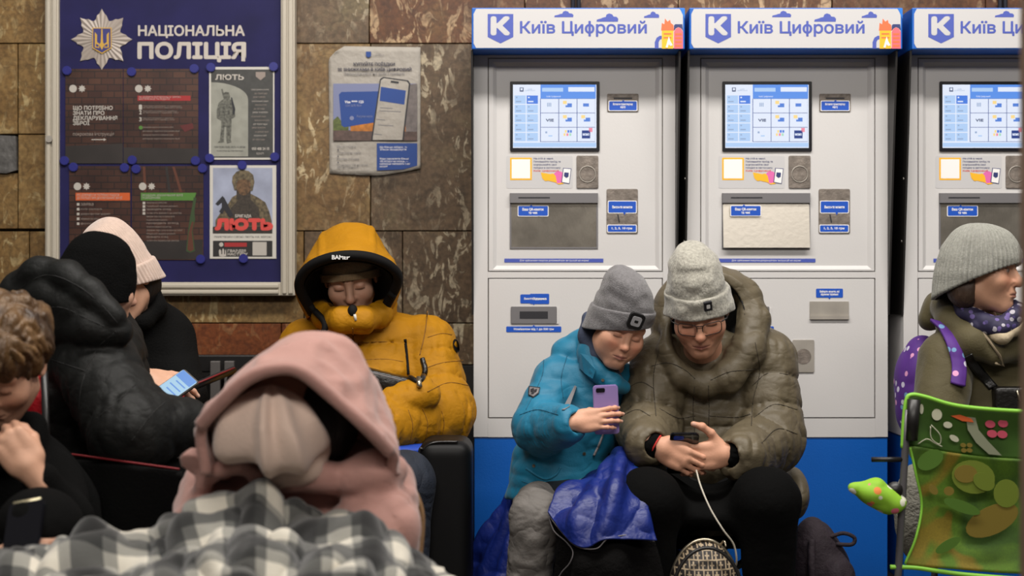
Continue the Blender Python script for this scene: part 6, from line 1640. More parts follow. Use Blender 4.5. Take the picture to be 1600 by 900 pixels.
def m_jacket(p):
    n1 = folds(p, (7, 7, 10), 141)
    d, _ = scaled_chain(p, [np.array([-1.02, 3.95, .42]), P(95, 660, 3.95), P(112, 590, 3.92), P(130, 535, 3.90)], (.20, .19, .17, .12), (1, 1.1, 1), .06)
    d = smin(d, cap(p, P(40, 560, 3.98), P(150, 565, 3.82), .09), .06); d = d - puffer(p, p[:, 2] + .3 * (p[:, 0] + 1.0), .10, .014, .1, 142)
    a, u = chain(p, [MJ['sr'], MJ['er'], P(288, 664, 3.72)], (.088, .086, .055), .03); a = a - puffer(p, u, .11, .012, .2, 143)
    d = smin(d, a, .014); d = smin(d, cap(p, MJ['sl'], MJ['el'], .08), .03)
    # thrown-back hood: two thick rolls
    h1, u1 = chain(p, [P(30, 450, 3.80), P(62, 428, 3.74), P(105, 432, 3.70), P(140, 458, 3.67), P(178, 494, 3.66)], (.034, .036, .032, .028, .024), .02)
    h2, u2 = chain(p, [P(8, 490, 3.84), P(40, 462, 3.80), P(85, 462, 3.73), P(125, 484, 3.69)], (.045, .056, .052, .045), .02)
    h3, u3 = chain(p, [P(45, 505, 3.80), P(95, 500, 3.74), P(145, 510, 3.69), P(182, 518, 3.68)], (.050, .055, .050, .034), .03)
    for h_, u_, s_ in ((h1, u1, 145), (h2, u2, 147), (h3, u3, 149)): d = smin(d, h_ - puffer(p, u_, .13, .005, .2, s_, .003, (20, 20, 20)), .006)
    return smax(d, -ell(p, mh.o + [0, -.01, 0], (.09, .10, .10)), .01)
mj = cloth('jacket', m_jacket, [MJ[k] for k in ('hip', 'chest', 'neck', 'sl', 'el', 'sr', 'er', 'wr')], blk_puff, M, .0065, pad=.16)
seam_k = mat('black_jacket_seam', rgb(8, 8, 8), .8)
for q in ([(12, 478), (36, 448), (75, 430), (120, 446), (158, 476), (186, 508)], [(40, 494), (90, 480), (140, 500), (184, 520)], [(178, 520), (150, 548), (128, 600), (122, 660)], [(150, 655), (190, 622), (212, 600)], [(205, 690), (235, 650), (258, 628)], [(75, 560), (110, 572), (134, 580)]):
    seam('seam', m_jacket, q, 3.3, 4.3, seam_k, mj, r=.0018, n=36)
beanie(mh, 'beanie', blk_knit, M, a=.094, b=.118, zf=-.03, zb=-.105, top=.142, pw=2.6, cy=.018, ribs=100, rib=.0006, cuff=0, wr=.002, seed=18)
def m_legs(p):
    d = None
    for h_, k_, f_ in ((np.array([-1.02, 4.02, .42]), MJ['kl'], MJ['fl']), (np.array([-1.02, 3.86, .42]), MJ['kr'], MJ['fr'])):
        a, _ = chain(p, [h_, k_, f_], (.10, .080, .06), .04); d = a if d is None else smin(d, a, .03)
    return d - .006 * folds(p, (9, 9, 12), 151)
cloth('trousers', m_legs, [np.array([-1.02, 4.0, .42]), MJ['kl'], MJ['kr'], MJ['fl'], MJ['fr']], black_cl, M, .010, pad=.13, lo=(-9, -9, .01))
for f_ in (MJ['fl'], MJ['fr']):
    cloth('boot', lambda p: np.maximum(smin(ell(p, f_ + [.05, 0, -.005], (.14, .052, .05)), cap(p, f_, f_ + [0, 0, .10], .055), .04), .004 - p[:, 2]), [f_], boot_m, M, .009, pad=.22, lo=(-9, -9, -.01))
CUT[:] = []
# red folding chair
RC = root('folding_chair', (-1.05, 3.95, 0), 'red folding camp chair under the person in black puffer', 'chair')
x0 = P(56, 640, 3.75)[0]
patch('backrest', [[P(62, 585, 3.72), P(20, 575, 4.20)], [P(66, 640, 3.72), P(22, 640, 4.2)], [P(60, 712, 3.70), P(25, 700, 4.2)]], 16, 24, red_cl, RC, lambda u, v, Q: .012 * folds(Q, (12, 12, 12), 161), .010)
patch('side_strip', [[P(46, 592, 3.66), P(68, 584, 3.66)], [P(44, 640, 3.66), P(68, 640, 3.66)], [P(52, 700, 3.66), P(66, 700, 3.66)]], 8, 24, red_cl, RC, lambda u, v, Q: .010 * folds(Q, (20, 20, 20), 162), .008)
tube('post', [P(69, 580, 3.64), P(74, 720, 3.63), np.array([-1.08, 3.6, .02])], .009, boot_m, RC, seg=8)
tube('post', [P(20, 570, 4.22), np.array([-1.25, 4.25, .02])], .009, boot_m, RC, seg=8)
tube('arm_piping', spline([P(84, 708, 3.60), P(120, 711, 3.56), P(200, 722, 3.52), P(280, 733, 3.50)], 30), .0026, mat('dark_red_piping', rgb(110, 14, 22), .6), RC, seg=8)
box('seat', (-1.30, 3.62, .24), (-.93, 4.22, .265), boot_m, RC, bevel=.008)
sidep = [[P(90, 716, 3.62), P(180, 724, 3.54), P(284, 738, 3.50)], [P(90, 780, 3.62), P(180, 790, 3.55), P(284, 800, 3.52)], [P(90, 850, 3.62), P(180, 852, 3.56), P(284, 850, 3.54)]]
patch('side_panel', sidep, 24, 16, blk_wool, RC, None, .006)
tube('seat_piping', spline([P(138, 826, 3.60), P(180, 828, 3.57), P(230, 838, 3.55)], 20), .004, MATS['dark_red_piping'], RC, seg=8)
for q in ((-.95, 3.64), (-.95, 4.20)): tube('leg', [(q[0], q[1], .245), (q[0] - .02, q[1], .006)], .010, boot_m, RC, seg=8)
# ---------------- person in pale beanie
CUT[:] = [((-2.4, 4.71, -1), (-.10, 5.5, .263))]
Fp = root('person', (P(220, 780, 4.65)[0], 4.65, 0), 'person in fluffy pale pink beanie and black coat below the notice board', 'person')
fh = head_frame(P(188, 436, 4.55), yaw=-30, pitch=34, roll=-7)
FJ = dict(hip=np.array([-1.12, 4.8, .42]), chest=P(215, 610, 4.72), neck=P(215, 500, 4.68), head=fh.w((0, .02, -.05)), sl=P(160, 540, 4.7), el=P(150, 640, 4.6), wl=P(224, 595, 4.32), sr=P(262, 530, 4.72), er=P(285, 625, 4.62), wr=P(250, 650, 4.35),
          kl=P(180, 740, 4.35), fl=np.array([-1.15, 4.38, .05]), kr=P(262, 745, 4.35), fr=np.array([-.98, 4.38, .05]))
fskin = np.array([.54, .31, .21])
fhand = hand_frame(P(225, 588, 4.26), (.80, -.25, -.28), (.1, -.6, .8), .95)
V, Fq, C = merge([make_head(fh, dict(skin=fskin, brow_k=.7), neck=FJ['neck']), make_hand(fhand, hand_field_bones([(10, 22, 12), (14, 24, 12), (18, 26, 14), (20, 26, 14)], 5, (35, 0, 10, 0)), True, fskin, .003), under_body(FJ, fskin)])
mesh('body', V, Fq, skin_m, Fp, smooth=True, col=C)
def f_coat(p):
    wr = .008 * folds(p, (8, 8, 10), 171)
    d, _ = scaled_chain(p, [np.array([-1.12, 4.8, .42]), P(215, 640, 4.73), P(215, 560, 4.72), P(215, 490, 4.66)], (.19, .17, .15, .085), (1, 1.2, 1), .06)
    d = smin(d, cap(p, P(170, 535, 4.7), P(250, 520, 4.72), .075), .05)
    a, _ = chain(p, [FJ['sr'], FJ['er'], FJ['wr']], (.078, .066, .048), .03); b, _ = chain(p, [FJ['sl'], FJ['el'], P(218, 597, 4.34)], (.075, .062, .044), .03)
    d = smin(smin(d, a, .02), b, .02) - wr
    d = smin(d, chain(p, [P(238, 452, 4.62), P(242, 480, 4.60), P(222, 500, 4.56), P(195, 505, 4.56)], (.022, .03, .03, .026), .02)[0] - .5 * wr, .015)
    return smax(d, -ell(p, P(203, 455, 4.54), (.075, .10, .075)), .012)
cloth('coat', f_coat, [FJ[k] for k in ('hip', 'chest', 'neck', 'sl', 'el', 'sr', 'er', 'wr')] + [P(240, 450, 4.6)], blk_wool, Fp, .007, pad=.14)
fb = beanie(fh, 'beanie', pale_knit, Fp, a=.090, b=.110, zf=.020, zb=-.080, top=.178, pw=2.7, ribs=58, rib=.0035, cuff=.062, slouch=(0, .02), wr=.002, seed=22, cuff_out=.008)
cloth('hair', lambda p: np.maximum(ell(p, fh.w((.0, .05, -.05)), (.068, .070, .085)), -ell(p, fh.w((0, -.06, -.03)), (.075, .08, .1))) - .004 * folds(p, (40, 40, 12), 173), [fh.w((0, .05, -.05))], hair_d, Fp, .006, pad=.12)
def f_legs(p):
    d = None
    for h_, k_, f_ in ((np.array([-1.18, 4.78, .42]), FJ['kl'], FJ['fl']), (np.array([-1.06, 4.78, .42]), FJ['kr'], FJ['fr'])):
        a, _ = chain(p, [h_, k_, f_], (.09, .070, .055), .04); d = a if d is None else smin(d, a, .03)
    return d
cloth('trousers', f_legs, [np.array([-1.18, 4.78, .42]), np.array([-1.06, 4.78, .42]), FJ['kl'], FJ['kr'], FJ['fl'], FJ['fr']], black_cl, Fp, .012, pad=.13, lo=(-9, -9, .01))
tube('zip_pull', [P(199, 497, 4.50), P(201, 520, 4.49)], .004, metal_s, Fp, seg=6)
CUT[:] = []
# phone lying in that hand, screen up
e_app = emis('phone_screen_blue', 96, 150, 226, .9); e_chat = emis('phone_screen_pale', 170, 210, 236, .9); e_teal = emis('phone_screen_teal', 70, 160, 176, .9)
yd = unit([.66, .40, .50]); nn = np.array([-.05, -.72, .69]); zb_ = -unit(nn - yd * np.dot(nn, yd)); xd = np.cross(yd, zb_)
case_g = mat('phone_case_grey', rgb(60, 54, 50), .4)
pr_, (ax, ay, az) = phone(P(267, 611, 4.20), xd, yd, .072, .142, .010, case_g, 'phone with lit blue screen beside the black sleeve', scr_m=e_chat)
po = P(267, 611, 4.20)
def on_screen(nm, u0, u1, v0, v1, m, d):
    bm = bmesh.new(); q = [po + ax * u + ay * v - az * (.0056 + d) for u, v in ((u0, v0), (u1, v0), (u1, v1), (u0, v1))]; bm.faces.new([bm.verts.new(v) for v in q]); bm_obj(nm, bm, m, [c for c in pr_.children if c.name.startswith('screen')][0])
on_screen('status_bar', -.031, .031, .040, .066, e_app, .0004)
for k in range(4): on_screen('message_line', -.026, .015 + .006 * (k % 2), .028 - k * .016, .032 - k * .016, e_app, .0004)
on_screen('message_bubble', -.005, .031, -.060, -.034, e_teal, .0006)
# second folding chair arm with red trim, behind the phone
RA = root('folding_chair', (P(320, 620, 4.4)[0], 4.4, 0), 'black folding chair with red trimmed armrest behind the lit phone', 'chair')
tube('armrest', [P(288, 610, 4.40), P(365, 578, 4.62)], .012, boot_m, RA, seg=8); tube('armrest_trim', [P(296, 604, 4.39), P(366, 575, 4.61)], .003, MATS['dark_red_piping'], RA, seg=6)
tube('joint', [P(277, 628, 4.39), P(281, 612, 4.39)], .016, red_cl, RA, seg=10)
tube('leg', [P(290, 612, 4.40), np.array([-.80, 4.55, .01])], .010, boot_m, RA, seg=8); tube('leg', [P(362, 580, 4.62), np.array([-.95, 4.5, .01])], .010, slat_m, RA, seg=8)
patch('seat', [[P(290, 690, 4.36), P(350, 690, 4.36)], [P(290, 672, 4.66), P(350, 672, 4.66)]], 8, 8, boot_m, RA, None, .01)
# ---------------- curly-haired man at the left edge
CUT[:] = [((-1.33, 3.35, -1), (-.91, 3.73, .303))]
Cm = root('person', (P(0, 800, 3.35)[0], 3.35, 0), 'man with tousled brown hair resting his chin on a fist, cut by left edge', 'person')
chd = head_frame(P(6, 566, 3.30), yaw=-6, pitch=40, roll=6, sc=1.0)
cskin = np.array([.48, .27, .18])
CJ = dict(hip=np.array([-1.12, 3.5, .42]), chest=P(-15, 790, 3.45), neck=P(-30, 690, 3.44), head=chd.w((0, .02, -.05)), sl=P(-110, 740, 3.45), el=P(-90, 860, 3.3), wl=P(-20, 872, 3.02), sr=P(85, 750, 3.42), er=P(100, 815, 3.22), wr=P(48, 735, 3.16))
ch1 = hand_frame(P(50, 738, 3.16), (-.55, -.1, .80), (.30, -.95, .1), 1.0)
ch2 = hand_frame(P(-12, 878, 3.02), (.9, -.2, .25), (0, -.5, .9), 1.0)
fist = hand_field_bones([(70, 95, 50), (72, 95, 50), (75, 95, 50), (78, 95, 50)], 2, (25, 30, 30, 0))
V, Fq, C = merge([make_head(chd, dict(skin=cskin, nose=1.1, beard=.35, brow=(.10, .06, .03)), .0026, neck=CJ['neck']), make_hand(ch1, fist, False, cskin, .003), make_hand(ch2, hand_field_bones([(20, 30, 15)] * 4, 4, (30, 10, 10, 0)), True, cskin * .8, .003), under_body(CJ, cskin)])
mesh('body', V, Fq, skin_m, Cm, smooth=True, col=C)
hair_m = mat('brown_hair', rgb(104, 72, 34), .5, spec=.5, attr=True, bump=[(45, .9, (1, 1, .35)), (140, .5, (1, .6, .3))])
def hair_l(q):
    w = np.stack([noise(q, (14, 14, 14), 181), noise(q, (14, 14, 14), 182), noise(q, (14, 14, 14), 183)], 1) * .022
    d = ell(q, (0, .022, .045), (.090, .108, .088))
    d = smin(d, ell(q, (0, -.055, .085), (.075, .050, .042)), .03)
    d = smax(d, -ell(q, (0, -.10, -.06), (.082, .075, .112)), .012)
    d = smax(d, -(q[:, 2] + .055 + .4 * q[:, 1] * 0), .01)
    return d - .022 * folds(q + w, (24, 24, 14), 184) - .010 * folds(q + w, (60, 60, 24), 185) + .004
Vh, Fh = skin_surface(hair_l, (-.15, -.15, -.1), (.15, .18, .18), .0032)
hn = np.clip(.5 + .9 * noise(Vh, (34, 34, 16), 186), 0, 1)[:, None]
mesh('hair', chd.w(Vh), Fh, hair_m, Cm, smooth=True, col=np.array([.035, .017, .007]) * (1 - hn) + np.array([.15, .080, .028]) * hn)
def c_sweater(p):
    wr = .008 * folds(p, (8, 8, 10), 191)
    d, _ = scaled_chain(p, [np.array([-1.12, 3.5, .42]), P(-15, 830, 3.46), P(-10, 760, 3.45), P(5, 700, 3.42)], (.19, .18, .16, .08), (1, 1.2, 1), .05)
    a, _ = chain(p, [CJ['sr'], CJ['er'], P(66, 752, 3.18)], (.062, .052, .036), .02); b, _ = chain(p, [CJ['sl'], CJ['el'], CJ['wl']], (.07, .055, .04), .02)
    cl_ = chain(p, [P(48, 668, 3.42), P(30, 700, 3.36), P(0, 715, 3.33)], (.035, .04, .04), .02)[0]
    return smax(smin(smin(smin(d, a, .02), b, .02), cl_, .02) - wr, -ell(p, P(12, 635, 3.3), (.065, .1, .085)), .01)
cloth('sweater', c_sweater, [CJ[k] for k in ('hip', 'chest', 'neck', 'sl', 'el', 'sr', 'er', 'wr')], blk_knit, Cm, .007, pad=.13)
cloth('trousers', lambda p: smin(chain(p, [np.array([-1.05, 3.5, .42]), np.array([-.95, 3.12, .46]), np.array([-.95, 3.15, .03])], (.10, .08, .06), .04)[0], chain(p, [np.array([-1.2, 3.5, .42]), np.array([-1.25, 3.12, .46]), np.array([-1.25, 3.15, .03])], (.10, .08, .06), .04)[0], .03), [np.array([-1.05, 3.5, .42]), np.array([-.95, 3.12, .46]), np.array([-1.25, 3.15, .03]), np.array([-1.2, 3.5, .42])], black_cl, Cm, .012, pad=.13, lo=(-9, -9, .01))
CUT[:] = []
edge_m = mat('phone_edge_bright', rgb(214, 204, 170), .25, .6)
r3, (ax, ay, az) = phone(P(36, 836, 3.02), (.95, -.1, .18), (0, .62, .78), .075, .15, .009, ph_black, 'dark phone with pale edge held low by the brown-haired man')
c_ = P(36, 836, 3.02) + ay * .075
tube('edge', [c_ - ax * .028, c_ + ax * .028], .0055, edge_m, r3, seg=8)
CS = root('stool', (-1.12, 3.55, 0), 'dark stool under the man with tousled brown hair', 'stool')
box('seat', (-1.32, 3.36, .27), (-.92, 3.72, .30), boot_m, CS, bevel=.01)
for x_ in (-1.29, -.95):
    for y_ in (3.4, 3.68): tube('leg', [(x_, y_, .275), (x_, y_, .004)], .012, boot_m, CS, seg=8)

# ================================================================== woman in green at the right
moss = mat('moss_green_twill', rgb(74, 66, 36), .75, sheen=.15, bump=[(180, .12)], var=(12, .12), crease=[(8, .12, (1, 1, 1.4))])
rib_grey = mat('chunky_grey_knit', rgb(142, 142, 134), .9, sheen=.3, bump=[(280, .3)], var=(150, .2))
purple = mat('purple_print_nylon', rgb(84, 44, 130), .6, var=(40, .2)); 
CUT[:] = [((1.21, 3.9, -1), (1.56, 4.63, .264))]
G = root('person', (P(1525, 780, 4.4)[0], 4.42, 0), 'woman in moss green coat and chunky grey knit hat in profile, facing right', 'person')
gh = head_frame(P(1531, 420, 4.32), yaw=60, pitch=2, roll=0)
gskin = np.array([.55, .30, .195])
GJ = dict(hip=np.array([1.36, 4.5, .40]), chest=P(1530, 620, 4.46), neck=P(1528, 510, 4.42), head=gh.w((0, .02, -.05)), sl=P(1478, 560, 4.34), el=P(1462, 690, 4.26), wl=P(1530, 740, 4.18), sr=P(1590, 560, 4.55), er=P(1620, 680, 4.5), wr=P(1600, 735, 4.25),
          kl=np.array([1.72, 4.30, .44]), fl=np.array([1.75, 4.28, .05]), kr=np.array([1.74, 4.55, .44]), fr=np.array([1.78, 4.55, .05]))
V, Fq, C = merge([make_head(gh, dict(skin=gskin, open=1, age=1.4, nose=1.12, jaw=1.02, brow_k=.35, blush=.5, lash_k=.0, lip=(.42, .17, .14)), neck=GJ['neck']), under_body(GJ, gskin)])
mesh('body', V, Fq, skin_m, G, smooth=True, col=C)
def g_coat(p):
    wr = .007 * folds(p, (7, 7, 10), 201) + .004 * folds(p, (16, 16, 20), 202)
    d, _ = scaled_chain(p, [np.array([1.36, 4.48, .42]), P(1530, 660, 4.46), P(1532, 590, 4.46), P(1528, 540, 4.44)], (.19, .175, .155, .11), (1, 1.15, 1), .06)
    d = smin(d, cap(p, P(1485, 560, 4.36), P(1580, 560, 4.52), .072), .05)
    a, u = chain(p, [GJ['sl'], GJ['el'], GJ['wl']], (.072, .070, .050), .03); b, _ = chain(p, [GJ['sr'], GJ['er'], GJ['wr']], (.075, .068, .05), .03)
    d = smin(smin(d, a, .018), b, .02) - wr
    c, _ = chain(p, [P(1480, 480, 4.44), P(1490, 505, 4.36), P(1520, 535, 4.29), P(1552, 556, 4.27)], (.045, .042, .040, .026), .03)
    h_, _ = chain(p, [P(1452, 500, 4.50), P(1470, 482, 4.50), P(1495, 465, 4.46)], (.030, .045, .035), .03)
    c2, _ = chain(p, [P(1560, 555, 4.28), P(1585, 545, 4.32), P(1600, 530, 4.38)], (.026, .034, .03), .02)
    for q in (c, h_, c2): d = smin(d, q - .5 * wr, .010)
    return smax(d, -ell(p, P(1540, 470, 4.34), (.085, .085, .085)), .012)
gc = cloth('coat', g_coat, [GJ[k] for k in ('hip', 'chest', 'neck', 'sl', 'el', 'wl', 'sr', 'er', 'wr')] + [P(1450, 500, 4.5)], moss, G, .006, pad=.13)
tube('collar_piping', [surf(g_coat, a, b, 4.1, 4.6, .004) for a, b in ((1500, 478), (1523, 505), (1545, 532), (1562, 556), (1568, 572), (1556, 568))], .004, mat('piping_beige', rgb(128, 114, 92), .7), G, seg=6)
beanie(gh, 'knit_hat', rib_grey, G, a=.098, b=.116, zf=.018, zb=-.092, top=.128, pw=2.3, ribs=52, rib=.010, cuff=0, wr=.002, seed=31, cy=.010)
cloth('hair', lambda p: np.maximum(ell(p, gh.w((-.035, .028, -.055)), (.05, .05, .055)), -ell(p, gh.w((0, -.055, -.05)), (.085, .085, .09))) - .004 * folds(p, (40, 40, 14), 203), [gh.w((-.03, .03, -.05))], mat('brown_grey_hair', rgb(70, 52, 40), .6, bump=[(80, .5, (1, 1, .2))]), G, .004, pad=.09)
def floral(name, base, spots):
    t = NT(name); tc = t.add('ShaderNodeTexCoord'); vo = t.add('ShaderNodeTexVoronoi', i_Scale=spots[0]); t.link(tc.outputs['Object'], vo.inputs['Vector'])
    sel = t.ramp(vo.outputs['Distance'], [(0.0, (1, 1, 1, 1)), (spots[1], (1, 1, 1, 1)), (spots[1] + .04, (0, 0, 0, 1))])
    pal = t.ramp(vo.outputs['Color'], [(0.0, spots[2]), (.35, spots[3]), (.6, spots[4]), (.8, base)], 'CONSTANT')
    t.link(t.mix(sel.outputs[0], base, pal.outputs[0]), t.b.inputs['Base Color']); t.b.inputs['Roughness'].default_value = .7
    return t.m
scarf_m = floral('navy_floral_scarf', rgb(34, 30, 62), (55, .38, rgb(170, 166, 176), rgb(96, 80, 140), rgb(60, 50, 100)))
cream = mat('cream_scarf', rgb(196, 180, 152), .8, bump=[(120, .2)])
sc_o = cloth('scarf', lambda p: chain(p, [P(1500, 462, 4.40), P(1512, 488, 4.33), P(1538, 508, 4.28), P(1562, 512, 4.26), P(1584, 500, 4.27), P(1588, 482, 4.30)], (.028, .030, .026, .024, .024, .02), .02)[0] - .012 * folds(p, (22, 22, 22), 205), [P(1500, 462, 4.4), P(1590, 480, 4.27)], scarf_m, G, .004, pad=.08)
cloth('neckerchief', lambda p: chain(p, [P(1548, 516, 4.27), P(1566, 526, 4.25), P(1576, 520, 4.25), P(1592, 505, 4.27)], (.012, .020, .014, .024), .01)[0] - .008 * folds(p, (26, 26, 26), 206), [P(1548, 516, 4.27), P(1592, 505, 4.27)], cream, G, .004, pad=.06)
cloth('trousers', lambda p: smin(chain(p, [np.array([1.36, 4.42, .42]), GJ['kl'], GJ['fl']], (.10, .08, .06), .04)[0], chain(p, [np.array([1.36, 4.56, .42]), GJ['kr'], GJ['fr']], (.10, .08, .06), .04)[0], .03), [np.array([1.36, 4.5, .42]), GJ['kl'], GJ['kr'], GJ['fl'], GJ['fr']], black_cl, G, .012, pad=.13, lo=(-9, -9, .01))
CUT[:] = []
# her purple backpack
pur_f = floral('purple_floral_nylon', rgb(78, 34, 124), (38, .30, rgb(214, 150, 190), rgb(200, 196, 214), rgb(110, 150, 190)))
GB = root('backpack', P(1430, 640, 4.6), 'purple flower-printed backpack on the back of the woman in green', 'backpack')
cloth('body', lambda p: ell(p, P(1440, 610, 4.56), (.075, .10, .155)) - .010 * folds(p, (12, 12, 12), 211), [P(1440, 610, 4.56)], pur_f, GB, .006, pad=.2)
sp_ = [surf(g_coat, a, b, 4.0, 4.7, .003) for a, b in [(q[0], q[1]) for q in spline([(1464, 503, 0), (1480, 520, 0), (1492, 548, 0), (1498, 575, 0), (1496, 602, 0)], 14)]]
rows = [[q + np.array([-.019, 0, .006]), q + np.array([0, -.006, 0]), q + np.array([.019, 0, -.004])] for q in sp_]
patch('shoulder_strap', rows, 10, 40, pur_f, GB, None, .010)
XB = root('crossbody_bag', P(1575, 625, 4.2), 'black crossbody bag with strap on the chest of the woman in green', 'bag')
rows = [[surf(g_coat, a - 7, b + 3, 4.0, 4.7, .004), surf(g_coat, a + 7, b - 3, 4.0, 4.7, .004)] for a, b in ((1512, 556), (1524, 574), (1538, 590), (1552, 606))]
patch('strap', rows, 6, 24, leather, XB, None, .006)
xo = surf(g_coat, 1576, 626, 4.0, 4.7, 0)
cloth('pouch', lambda p: nrm(np.maximum(np.abs(p - xo.astype(np.float32)) - np.array([.035, .02, .028], np.float32), 0)) - .012, [xo], leather, XB, .004, pad=.08)
tube('buckle', [xo + np.array([.012, -.035, .03]), xo + np.array([.02, -.035, .0])], .003, metal_s, XB, seg=6)

# ================================================================== green camp chair
def chair_green(name, c1, c2, c3, sc):
    t = NT(name); tc = t.add('ShaderNodeTexCoord'); n = t.add('ShaderNodeTexNoise', i_Scale=sc, i_Detail=2.0, i_Distortion=.6); t.link(tc.outputs['Object'], n.inputs['Vector'])
    r = t.ramp(n.outputs['Fac'], [(.36, c1), (.50, c2), (.60, c2), (.66, c3)]); n2 = t.add('ShaderNodeTexNoise', i_Scale=220.0); t.link(tc.outputs['Object'], n2.inputs['Vector'])
    g_ = t.ramp(n2.outputs['Fac'], [(.3, (.85, .85, .85, 1)), (.7, (1.1, 1.1, 1.1, 1))])
    t.link(t.mix(1.0, r.outputs[0], g_.outputs[0], 'MULTIPLY'), t.b.inputs['Base Color']); t.b.inputs['Roughness'].default_value = .7
    return t.m
gl_m = chair_green('lime_printed_mesh', rgb(54, 86, 16), rgb(82, 116, 22), rgb(126, 110, 26), 7); gd_m = mat('leaf_green_nylon', rgb(54, 88, 20), .6, var=(20, .2)); lime = mat('lime_piping', rgb(132, 196, 62), .5)
tube_m = mat('grey_powder_tube', rgb(92, 90, 92), .4, .3)
GC = root('camp_chair', (P(1500, 800, 3.95)[0], 4.0, 0), 'lime green flower-printed camp chair in front of the woman in green', 'chair')
YC = 3.92
def gpt(a, b, d=0.0): return P(a, b, YC + d)
patch('head_panel', [[gpt(1417, 622), gpt(1440, 619), gpt(1490, 634), gpt(1550, 641), gpt(1640, 646)], [gpt(1416, 660, .01), gpt(1440, 660, .01), gpt(1490, 668, .015), gpt(1550, 674, .015), gpt(1640, 678, .01)], [gpt(1415, 697, .01), gpt(1440, 700, .012), gpt(1490, 708, .02), gpt(1550, 715, .02), gpt(1640, 720, .012)]], 40, 20, gd_m, GC, None, .006)
gp = patch('back_panel', [[gpt(1422, 697, .004), gpt(1440, 699, .006), gpt(1490, 708, .015), gpt(1550, 715, .015), gpt(1640, 720, .006)], [gpt(1430, 740, .01), gpt(1450, 742, .015), gpt(1500, 748, .03), gpt(1560, 752, .03), gpt(1640, 755, .02)], [gpt(1439, 790, .012), gpt(1460, 790, .02), gpt(1510, 795, .035), gpt(1560, 795, .035), gpt(1640, 795, .02)], [gpt(1430, 840, .01), gpt(1450, 842, .015), gpt(1500, 845, .025), gpt(1560, 848, .025), gpt(1640, 850, .015)], [gpt(1414, 882), gpt(1445, 886), gpt(1500, 890), gpt(1560, 895), gpt(1640, 898)]], 40, 40, gl_m, GC, None, .005)
tube('piping', spline([gpt(1410, 700), gpt(1412, 660), gpt(1416, 626), gpt(1424, 617), gpt(1445, 620), gpt(1490, 633), gpt(1550, 640), gpt(1640, 645)], 60), .0055, lime, GC, seg=8)
tube('piping', spline([gpt(1422, 699), gpt(1431, 740), gpt(1440, 790, .01), gpt(1431, 840), gpt(1414, 881)], 40), .0035, lime, GC, seg=6)
tube('piping', spline([gpt(1391, 886), gpt(1430, 887), gpt(1470, 893), gpt(1520, 899), (gpt(1640, 908))], 40), .006, lime, GC, seg=8)
for x_ in (1418, 1640): tube('post', [gpt(x_, 640), gpt(x_ - 3, 690), gpt(x_ - 14, 886), np.array([P(x_ - 24, 0, YC)[0], YC, .01])], .0095, tube_m, GC, seg=12)
tube('corner_sleeve', [gpt(1428, 624, -.006), gpt(1424, 688, -.006)], [.017, .016], boot_m, GC, seg=12)
tube('arm_rod', [gpt(1362, 718), gpt(1412, 718)], .0065, boot_m, GC, seg=10)
box('seat', (1.22, YC + .03, .24), (1.55, 4.62, .262), boot_m, GC, bevel=.008)
for x_ in (1.25, 1.52): tube('leg', [(x_, 4.58, .245), (x_, 4.60, .006)], .010, tube_m, GC, seg=8)
# printed motifs on the two panels
pw2 = mat('motif_white', rgb(176, 176, 152), .7); pgy = mat('motif_grey', rgb(124, 128, 104), .7); ppk = mat('motif_pink', rgb(178, 66, 86), .7); por = mat('motif_orange', rgb(196, 84, 30), .7); prd = mat('motif_rust', rgb(112, 96, 22), .7); pol = mat('motif_olive_gold', rgb(96, 112, 20), .7); pgr = mat('motif_leaf', rgb(68, 104, 20), .7)
def motif(name, pts, m, d=-.0045): return prism(name, [tuple(P(a, b, YC)[[0, 2]]) for a, b in pts], YC + d, .0012, m, GC)
def oval(cx, cy, rx, ry, rot, n=16): return [(cx + rx * math.cos(t) * math.cos(R(rot)) - ry * math.sin(t) * math.sin(R(rot)), cy + rx * math.cos(t) * math.sin(R(rot)) + ry * math.sin(t) * math.cos(R(rot))) for t in np.linspace(0, 2 * math.pi, n, endpoint=False)]
for cx, cy, rx, ry, ro in ((1464, 648, 8, 9, 0), (1481, 664, 7, 5, 10), (1491, 685, 8, 4.5, 30), (1440, 639, 3, 8, 0)): motif('leaf_motif', oval(cx, cy, rx, ry, ro), pw2, .0)
motif('branch_motif', [(1510, 652), (1524, 650), (1530, 672), (1545, 690), (1566, 712), (1546, 710), (1526, 692), (1513, 672)], pgy, .004)
motif('bird_motif', [(1486, 650), (1500, 648), (1518, 654), (1522, 660), (1504, 658)], por, .002)
for cx, cy in ((1548, 663), (1568, 662), (1551, 678), (1567, 679)): motif('petal_motif', oval(cx, cy, 8, 6, 10), ppk, .004)
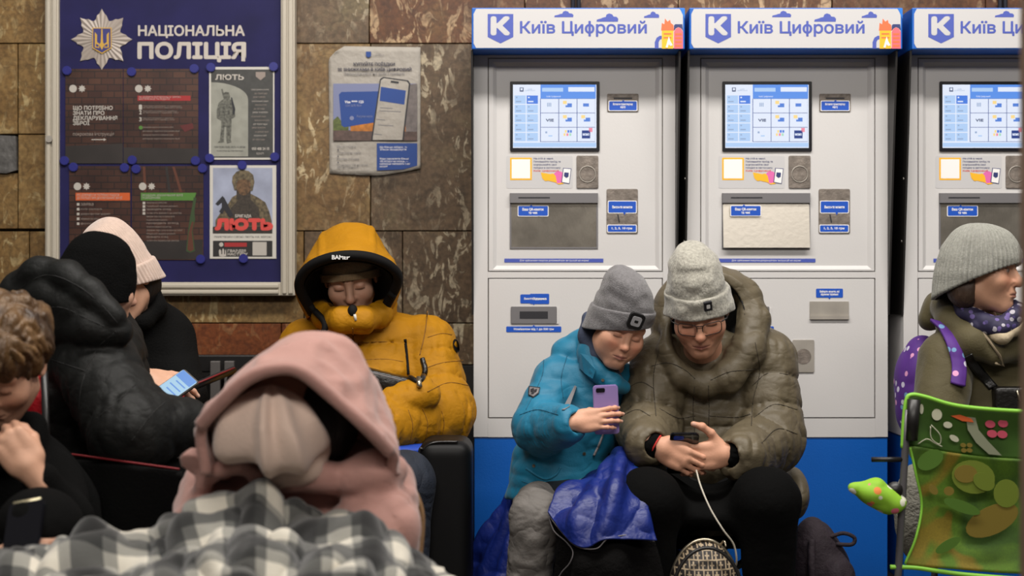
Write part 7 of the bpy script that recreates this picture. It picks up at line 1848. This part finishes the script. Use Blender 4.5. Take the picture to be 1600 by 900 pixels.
for cx, cy in ((1506, 696), (1516, 696), (1507, 704), (1516, 704)): motif('petal_motif', oval(cx, cy, 4.5, 3.5, 10), prd, .005)
tube('twig_motif', spline([gpt(1434, 694, -.002), gpt(1448, 686, -.002), gpt(1460, 692, 0), gpt(1472, 698, 0)], 14), .0016, pw2, GC, seg=5)
tube('twig_motif', spline([gpt(1455, 664, -.004), gpt(1469, 680, -.003), gpt(1468, 694, 0), gpt(1455, 684, -.002), gpt(1454, 666, -.004)], 20), .0014, pw2, GC, seg=5)
nmot = 0
for cx, cy, rx, ry, ro, m_ in ((1520, 745, 34, 26, 10, pol), (1508, 740, 18, 14, 0, prd), (1536, 752, 18, 13, 30, pol), (1452, 718, 14, 22, 60, pgr), (1548, 812, 44, 22, -25, prd), (1570, 770, 20, 22, 0, pol), (1456, 764, 6, 9, -40, prd), (1480, 766, 8, 7, 0, prd), (1500, 790, 30, 9, 20, pgr), (1478, 850, 22, 8, -30, pgr)):
    motif('flower_motif', oval(cx, cy, rx, ry, ro, 20), m_, -.0050 - .0016 * nmot); nmot += 1
# rolled pouch tied to the post
pch = floral('lime_floral_cotton', rgb(136, 186, 44), (34, .34, rgb(220, 110, 130), rgb(216, 216, 196), rgb(220, 130, 60)))
cloth('side_pouch', lambda p: smin(chain(p, [gpt(1340, 764, -.01), gpt(1365, 770, -.01), gpt(1390, 785, -.01), gpt(1408, 785, -.01)], (.012, .028, .022, .012), .03)[0], cap(p, gpt(1332, 762, -.01), gpt(1372, 760, -.01), .008, .014), .01) - .008 * folds(p, (22, 22, 22), 221), [gpt(1330, 762), gpt(1412, 790)], pch, GC, .004, pad=.06)
tube('knob', [gpt(1398, 765, -.02), gpt(1398, 765, .02)], .020, boot_m, GC, seg=14)
knit_b = mat('grey_mesh_sack', rgb(120, 118, 108), .85, bump=[(120, .6)])
zk = P(1430, 800, 4.2); sk_ = cloth('mesh_bag', lambda p: ell(p, zk, (.055, .06, .13)) - .004 * folds(p, (40, 40, 40), 223), [zk], knit_b, None, .006, pad=.15)
tag(sk_, 'grey knitted bag hanging behind the green camp chair', 'bag')
